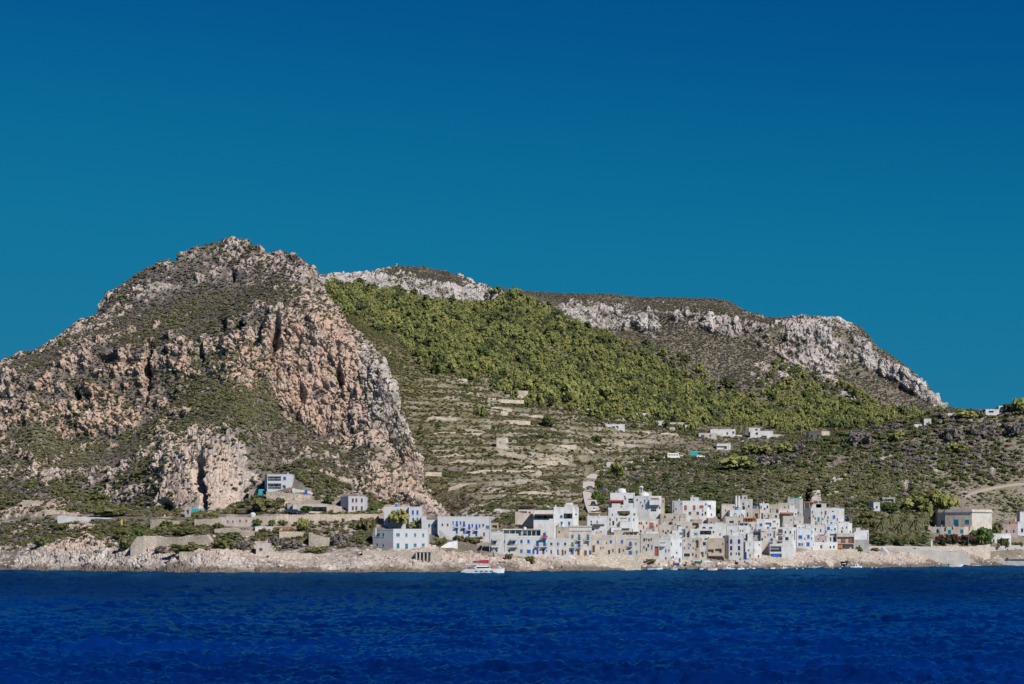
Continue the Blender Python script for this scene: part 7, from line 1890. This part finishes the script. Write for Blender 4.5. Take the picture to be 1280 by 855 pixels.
for i, (x, py_, w, mt, lb) in enumerate(((829, 708.5, 6, 'hull_white', 'small white dinghy pulled up on the rocks below the broad whitewashed house'), (846, 707.6, 6, 'hull_blue', 'blue dinghy pulled up on the beach under the whitewashed house'), (858, 707, 5.5, 'hull_white', 'white dinghy on the beach under the narrow cream house'),
                                         (867, 706.6, 5.5, 'hull_grey', 'grey dinghy on the beach beside the ochre slit house'), (872, 704.6, 5, 'hull_green', 'green dinghy high on the beach by the pale blank wall'), (884, 706, 6, 'hull_white', 'white dinghy on the beach below the tan ruin'),
                                         (899, 706, 6, 'hull_white', 'white dinghy turned to the right on the beach below the tan ruin'), (921, 705.6, 6, 'hull_blue', 'blue dinghy on the beach below the navy windows'), (935, 706, 6, 'hull_white', 'white dinghy on the beach left of the windowless block'))):
    r_ = boat(x, sh_(x) + .1, w, lb, mt, 'open', i * .7, inner='orange_wood', name='dinghy')
    g_ = G(x, py_); r_.location = (g_.x, g_.y, g_.z + .25); r_['group'] = 'dinghies pulled up on the beach'

# catamaran
y = CAMZ * F / (716.9 - HY); s = y / F
cat = tag(obj('sailing_catamaran', None, loc=((604.5 - CX) * s, y, 0)), 'white sailing catamaran with a maroon sail cover and a tall mast', 'catamaran')
L_ = 51 * s; cat.scale = (1, 1, .78)
for sy in (-2.6, 2.6):
    hu = obj('hull', hull_mesh(L_, 1.9, 1.25, 'hull_white', bow=.3, inner='hull_white'), cat, loc=(0, sy, .25))
    b = MB(); b.prism([(-L_ / 2 - .9, -.6, -.1), (-L_ / 2, -.7, -.1), (-L_ / 2, .7, -.1), (-L_ / 2 - .9, .6, -.1)], [(-L_ / 2 - .7, -.6, .25), (-L_ / 2, -.7, 1.1), (-L_ / 2, .7, 1.1), (-L_ / 2 - .7, .6, .25)]); b.build('stern_step', 'hull_white', hu)
    b = MB()
    for k in range(4): b.box(-2.5 + 1.5 * k, -1.7 + 1.5 * k, (-1 if sy < 0 else 1) * .935 - .03, (-1 if sy < 0 else 1) * .935 + .03, .62, .85)
    b.build('porthole', 'window_glass', hu)
b = MB(); b.box(-L_ * .46, L_ * .22, -2.2, 2.2, .95, 1.65); b.build('bridge_deck', 'hull_white', cat)
b = MB(); b.prism([(-L_ * .2, -2.4, 1.66), (L_ * .2, -2.1, 1.66), (L_ * .2, 2.1, 1.66), (-L_ * .2, 2.4, 1.66)], [(-L_ * .18, -2.1, 3.0), (L_ * .1, -1.7, 2.9), (L_ * .1, 1.7, 2.9), (-L_ * .18, 2.1, 3.0)]); cb = b.build('cabin', 'hull_white', cat)
b = MB(); b.prism([(-L_ * .17, -2.42, 2.1), (L_ * .155, -2.06, 2.1), (L_ * .155, -1.9, 2.1), (-L_ * .17, -2.2, 2.1)], [(-L_ * .165, -2.30, 2.62), (L_ * .125, -1.92, 2.62), (L_ * .125, -1.8, 2.62), (-L_ * .165, -2.1, 2.62)]); b.build('window', 'window_glass', cb)
b = MB(); b.prism([(-L_ * .42, -2.0, 3.35), (-L_ * .12, -2.0, 3.5), (-L_ * .12, 2.0, 3.5), (-L_ * .42, 2.0, 3.35)], [(-L_ * .42, -1.8, 3.5), (-L_ * .12, -1.8, 3.65), (-L_ * .12, 1.8, 3.65), (-L_ * .42, 1.8, 3.5)])
for sx in (-.41, -.14):
    for sy in (-1.9, 1.9): b.tube((sx * L_, sy, 1.65), (sx * L_, sy, 3.4), .05)
b.build('bimini', 'hull_white', cat)
mx_ = (612 - 604.5) * s; mh = (716.5 - 645) * s / .78
b = MB(); b.tube((mx_, 0, 1.7), (mx_, 0, mh), .14, .09, 8); b.box(mx_ - .05, mx_ + .05, -1.2, 1.2, mh * .55, mh * .55 + .08); b.build('mast', 'grey_metal', cat)
b = MB(); b.tube((mx_ - .2, 0, 3.9), (mx_ - 22 * s, 0, 4.3), .12, .1, 8); b.build('boom', 'grey_metal', cat)
b = MB(); b.prism([(mx_ - .25, -.28, 4.0), (mx_ - 21.5 * s, -.16, 4.4), (mx_ - 21.5 * s, .16, 4.4), (mx_ - .25, .28, 4.0)], [(mx_ - .25, -.08, 5.3), (mx_ - 21.5 * s, -.05, 4.85), (mx_ - 21.5 * s, .05, 4.85), (mx_ - .25, .08, 5.3)]); b.build('sail_cover', 'maroon_canvas', cat)
b = MB(); b.tube((mx_, 0, mh - .2), (L_ * .5, 0, 1.6), .045, None, 4); b.tube((mx_, 0, mh * .9), (-L_ * .2, -2.6, 1.4), .03, None, 4); b.tube((mx_, 0, mh * .9), (-L_ * .2, 2.6, 1.4), .03, None, 4); b.build('stay', 'hull_grey', cat)
b = MB(); b.box(L_ * .22, L_ * .30, -.8, .5, 1.55, 2.3); b.build('life_raft', 'orange_plastic', cat)
b = MB()
for i in range(9): b.tube((-L_ * .42 + i * L_ * .105, -3.3, 1.5), (-L_ * .42 + i * L_ * .105, -3.3, 2.15), .025, None, 4)
b.tube((-L_ * .42, -3.3, 2.13), (L_ * .42, -3.3, 2.13), .02, None, 4); b.build('guard_rail', 'grey_metal', cat)

# white gazebo on the shore behind the catamaran
y = G(627, 707).y; s = y / F; c = P(627, 708, y)
g_ = tag(obj('gazebo', None, loc=c), 'flat white sun roof on thin posts behind the catamaran', 'gazebo')
b = MB()
for sx in (-1.9, 0, 1.9):
    for sy in (-1, 1): b.tube((sx * .68, sy, -1), (sx * .68, sy, 1.6), .05)
b.build('post', 'grey_metal', g_); b = MB(); b.box(-1.5, 1.5, -1.2, 1.2, 1.6, 1.72); b.build('canopy', 'white_paint', g_)

def car(px, py, label, mat, turn=0.0, kind='car'):
    g = G(px, py); root = tag(obj('parked_' + ('camper_van' if kind == 'camper' else 'car'), None, loc=g + Vector((0, 0, .35))), label, 'camper van' if kind == 'camper' else 'car')
    root.rotation_euler[2] = turn
    L_, W_ = (6.2, 2.2) if kind == 'camper' else (4.1, 1.75)
    b = MB()
    if kind == 'camper':
        b.prism([(-L_ / 2, -W_ / 2, .35), (L_ / 2, -W_ / 2, .35), (L_ / 2, W_ / 2, .35), (-L_ / 2, W_ / 2, .35)], [(-L_ / 2, -W_ / 2, 2.7), (L_ / 2 - .8, -W_ / 2, 2.7), (L_ / 2 - .8, W_ / 2, 2.7), (-L_ / 2, W_ / 2, 2.7)])
        b.build('body', mat, root)
        for k in range(4):
            b = MB(); b.box(-L_ / 2 + .5 + k * 1.3, -L_ / 2 + 1.3 + k * 1.3, -W_ / 2 - .03, -W_ / 2 + .02, 1.5, 2.1); b.build('window', 'window_glass', root)
    else:
        b.prism([(-L_ / 2, -W_ / 2, .3), (L_ / 2, -W_ / 2, .3), (L_ / 2, W_ / 2, .3), (-L_ / 2, W_ / 2, .3)], [(-L_ / 2 + .05, -W_ / 2 + .06, .9), (L_ / 2 - .12, -W_ / 2 + .06, .78), (L_ / 2 - .12, W_ / 2 - .06, .78), (-L_ / 2 + .05, W_ / 2 - .06, .9)])
        b.prism([(-L_ * .42, -W_ / 2 + .1, .901), (L_ * .22, -W_ / 2 + .1, .86), (L_ * .22, W_ / 2 - .1, .86), (-L_ * .42, W_ / 2 - .1, .901)], [(-L_ * .32, -W_ / 2 + .25, 1.45), (L_ * .06, -W_ / 2 + .25, 1.45), (L_ * .06, W_ / 2 - .25, 1.45), (-L_ * .32, W_ / 2 - .25, 1.45)])
        b.build('body', mat, root)
        b = MB()
        for s_ in (-1, 1): b.prism([(-L_ * .37, s_ * (W_ / 2 - .11), .95), (L_ * .17, s_ * (W_ / 2 - .11), .95), (L_ * .17, s_ * (W_ / 2 - .16), .95), (-L_ * .37, s_ * (W_ / 2 - .16), .95)], [(-L_ * .30, s_ * (W_ / 2 - .21), 1.38), (L_ * .06, s_ * (W_ / 2 - .21), 1.38), (L_ * .06, s_ * (W_ / 2 - .27), 1.38), (-L_ * .30, s_ * (W_ / 2 - .27), 1.38)])
        b.build('window', 'window_glass', root)
        b = MB(); b.prism([(-L_ * .43, -.6, .95), (-L_ * .43, .6, .95), (-L_ * .40, .6, .95), (-L_ * .40, -.6, .95)], [(-L_ * .335, -.5, 1.38), (-L_ * .335, .5, 1.38), (-L_ * .31, .5, 1.38), (-L_ * .31, -.5, 1.38)]); b.build('rear_window', 'window_glass', root)
    for sx in (-.31, .31):
        for sy in (-1, 1):
            b = MB(); b.tube((sx * L_, sy * (W_ / 2 - .2), .32), (sx * L_, sy * (W_ / 2 + .02), .32), .32, .32, 12); b.build('wheel', 'black_rubber', root)
    return root
car(741.6, 633, 'dark blue car parked on the right side of the village road', 'car_navy', 1.45)
car(743.2, 641, 'white car parked at the foot of the village road', 'car_white', 1.4)
car(738.6, 612.6, 'dark car crossing the upper part of the village road', 'hull_dark', .2)
car(364, 643.6, 'dark blue car left of the beige bungalow climbers', 'car_navy', .1)
car(370.6, 643.8, 'second dark blue car, against the beige bungalow climbers', 'car_navy', -.1)
car(842, 574.4, 'white camper van with dark windows on the hill track', 'car_white', .03, 'camper')
car(875.6, 573, 'white car beside the green canvas shelter on the hill', 'car_white', .1)
sail_shade('green canvas shelter behind the white car on the hill', 863, 878, 564, 571.5, 'teal_canvas')
parasol('large blue parasol beside the upper village road', 755, 616.5, 7, 'blue_canvas')
# lamp posts and poles
def lamp(px, py, hpx, label):
    y = G(px, py).y - .6; c = P(px, py, y); hh = hpx * y / F
    root = tag(obj('street_lamp', None, loc=c), label, 'street lamp')
    b = MB(); b.tube((0, 0, -1), (0, 0, hh), .09, .06, 8); b.tube((0, 0, hh - .05), (0, -.9, hh + .2), .04); b.build('pole', 'lamp_green', root)
    b = MB(); b.box(-.14, .14, -1.25, -.8, hh + .1, hh + .24); b.build('lamp_head', 'hull_white', root)
lamp(1158.6, 684, 12.5, 'street lamp left of the white gate pillar')
lamp(1210.4, 685, 20, 'tall green street lamp in front of the dome tree')
def pole(px, py, hpx, label, cross=True):
    g = G(px, py); hh = hpx * g.y / F
    root = tag(obj('utility_pole', None, loc=g), label, 'pole')
    b = MB(); b.tube((0, 0, -1), (0, 0, hh), .13, .08, 7); b.build('shaft', 'grey_metal', root)
    b = MB(); b.box(-.8, .8, -.05, .05, hh - .5, hh - .38)
    for x in (-.7, 0, .7): b.tube((x, 0, hh - .38), (x, 0, hh - .2), .05)
    b.build('crossarm', 'grey_metal', root)
pole(910.6, 570, 17, 'utility pole in front of the white hut with a porch')
pole(1001.6, 546, 18, 'utility pole left of the two tone house')
pole(573.5, 626, 16, 'utility pole on the bare slope above the long palazzo')
pole(496.5, 626, 15, 'utility pole at the foot of the headland cliff')
pole(441, 617, 15, 'utility pole above the white cube with brown windows')
# antenna mast on the far summit
y = float(np.interp(496, vp, yc)); c = P(496, 335.5, y)
m_ = tag(obj('antenna_mast', None, loc=c), 'thin white lattice mast on the far summit', 'mast')
b = MB(); hh = 6.5 * y / F
for a_ in range(3): b.tube((math.cos(a_ * 2.09) * .7, math.sin(a_ * 2.09) * .7, -2), (0, 0, hh), .12, .08, 5)
b.build('lattice', 'hull_white', m_)
b = MB(); b.tube((-2.4, 0, -.8), (0, 0, hh * .75), .10, .08, 5); b.box(-.3, .3, -.3, .3, hh * .8, hh * .95); b.build('stay', 'hull_white', m_)

def person(px, py, label, top='cloth_dark', legs='cloth_dark', y=None, lean=0.0):
    g = P(px, py, y) if y else G(px, py)
    sk = {0: (0, 0, .95, .13), 1: (0, 0, 1.2, .13), 2: (0, 0, 1.42, .11), 3: (0, 0, 1.53, .055), 4: (0, -.01, 1.66, .095), 5: (0, -.01, 1.74, .08),
          6: (-.19, 0, 1.40, .055), 7: (-.25, .02, 1.14, .045), 8: (-.22, -.12, .92, .035), 9: (.19, 0, 1.40, .055), 10: (.25, .02, 1.14, .045), 11: (.24, -.05, .88, .035),
          12: (-.09, 0, .90, .085), 13: (-.10, -.02, .50, .062), 14: (-.10, .02, .09, .045), 15: (-.10, -.13, .04, .035), 16: (.09, 0, .90, .085), 17: (.11, -.04, .50, .062), 18: (.12, .0, .09, .045), 19: (.12, -.15, .04, .035)}
    ed = [(0, 1), (1, 2), (2, 3), (3, 4), (4, 5), (2, 6), (6, 7), (7, 8), (2, 9), (9, 10), (10, 11), (0, 12), (12, 13), (13, 14), (14, 15), (0, 16), (16, 17), (17, 18), (18, 19)]
    me = bpy.data.meshes.new('body'); me.from_pydata([v[:3] for v in sk.values()], ed, [])
    root = tag(obj('person', None, loc=g + Vector((0, -.2, .05))), label, 'person'); root.rotation_euler[2] = lean
    o = obj('body', me, root); o.modifiers.new('skin', 'SKIN'); me.skin_vertices  # grown below
    for i, v in enumerate(sk.values()): me.skin_vertices[0].data[i].radius = (v[3], v[3])
    me.skin_vertices[0].data[0].use_root = True
    sub = o.modifiers.new('smooth', 'SUBSURF'); sub.levels = 1; sub.render_levels = 1
    me.materials.append(MATS['skin'])
    b = MB(); b.tube((0, 0, .92), (0, 0, 1.46), .19, .2, 10); b.build('shirt', top, root)
    b = MB(); b.tube((-.09, 0, .52), (-.06, 0, .95), .10, .14, 8); b.tube((.10, -.02, .52), (.06, 0, .95), .10, .14, 8); b.build('shorts', legs, root)
    b = MB(); b.dome((0, 0, 1.66), .115, .14, n=10, rings=4); b.build('hair', 'dark_timber', root)
try:
    person(702.4, 712.4, 'person in dark blue clothes standing on the shore rocks', y=float(shoreY(702)) + 2.0)
    person(205.8, 649.2, 'person in white on the coastal path by the rock face', 'white_paint', 'cream_canvas')
except Exception as ex:
    print('person failed', ex)

# ---------------------------------------------------------------- loose rock
m, nt, bs = new_mat('loose_limestone')
oi = nt.nodes.new('ShaderNodeObjectInfo')
nt.links.new(mixc(nt, noise(nt, 1.2, 5), mixc(nt, oi.outputs['Random'], (0.32, 0.28, 0.24), (0.48, 0.43, 0.38)), mixc(nt, oi.outputs['Random'], (0.36, 0.32, 0.28), (0.46, 0.42, 0.385))), bs.inputs['Base Color'])
bs.inputs['Roughness'].default_value = 0.95
def rock_mesh(seed):
    bm = bmesh.new(); bmesh.ops.create_icosphere(bm, subdivisions=2, radius=1.0)
    rg = np.random.RandomState(seed); pl = [(lambda n: n / np.linalg.norm(n))(rg.normal(size=3)) for _ in range(9)]
    for v in bm.verts:
        c = np.array(v.co)
        for n in pl:
            dd_ = c @ n
            lim = .62 + .2 * abs(n[0])
            if dd_ > lim: c = c - n * (dd_ - lim)
        v.co = c * [1.0, .85, .7]
    me = bpy.data.meshes.new('boulder'); bm.to_mesh(me); bm.free(); me.materials.append(MATS['loose_limestone']); return me
ROCKS = [rock_mesh(500 + k) for k in range(4)]
wA = (A.V[:, None] > 1.15) * (A.V[:, None] < 2.35) * (0.25 + fA)
pts, _ = pick(A, wA + 0 * A.X, 2600, 61); rr = np.random.RandomState(62)
scatter('shore_rocks', 'broken pale boulders along the headland shore', 'rocks', pts - [0, 0, .15], 0.22 + .75 * rr.rand(len(pts)) ** 3, ROCKS, 63)
wB = (VB > 1.1) * (VB < 2.2) * (B.px < 1330) * (B.px > 560)
pts, _ = pick(B, wB + 0.0, 1500, 64)
scatter('shore_rocks', 'broken pale boulders along the village shore', 'rocks', pts - [0, 0, .15], 0.2 + .9 * rr.rand(len(pts)) ** 3, ROCKS, 65)
wA = (A.V[:, None] > 2.4) * (A.V[:, None] < 9.2) * (0.3 + A.rock) * (1 - cA)
pts, _ = pick(A, wA, 7000, 66)
scatter('scree', 'loose pale boulders strewn over the headland', 'rocks', pts - [0, 0, .1], 0.2 + .65 * rr.rand(len(pts)) ** 4, ROCKS, 67)
wB = (VB > 5.2) * (VB < 13.4) * (0.25 + B.rock) * (1 - cB) * (1 - .8 * forest)
pts, _ = pick(B, wB, 9000, 68)
scatter('scree', 'loose pale boulders strewn over valley and ridge', 'rocks', pts - [0, 0, .1], 0.25 + .8 * rr.rand(len(pts)) ** 4, ROCKS, 69)
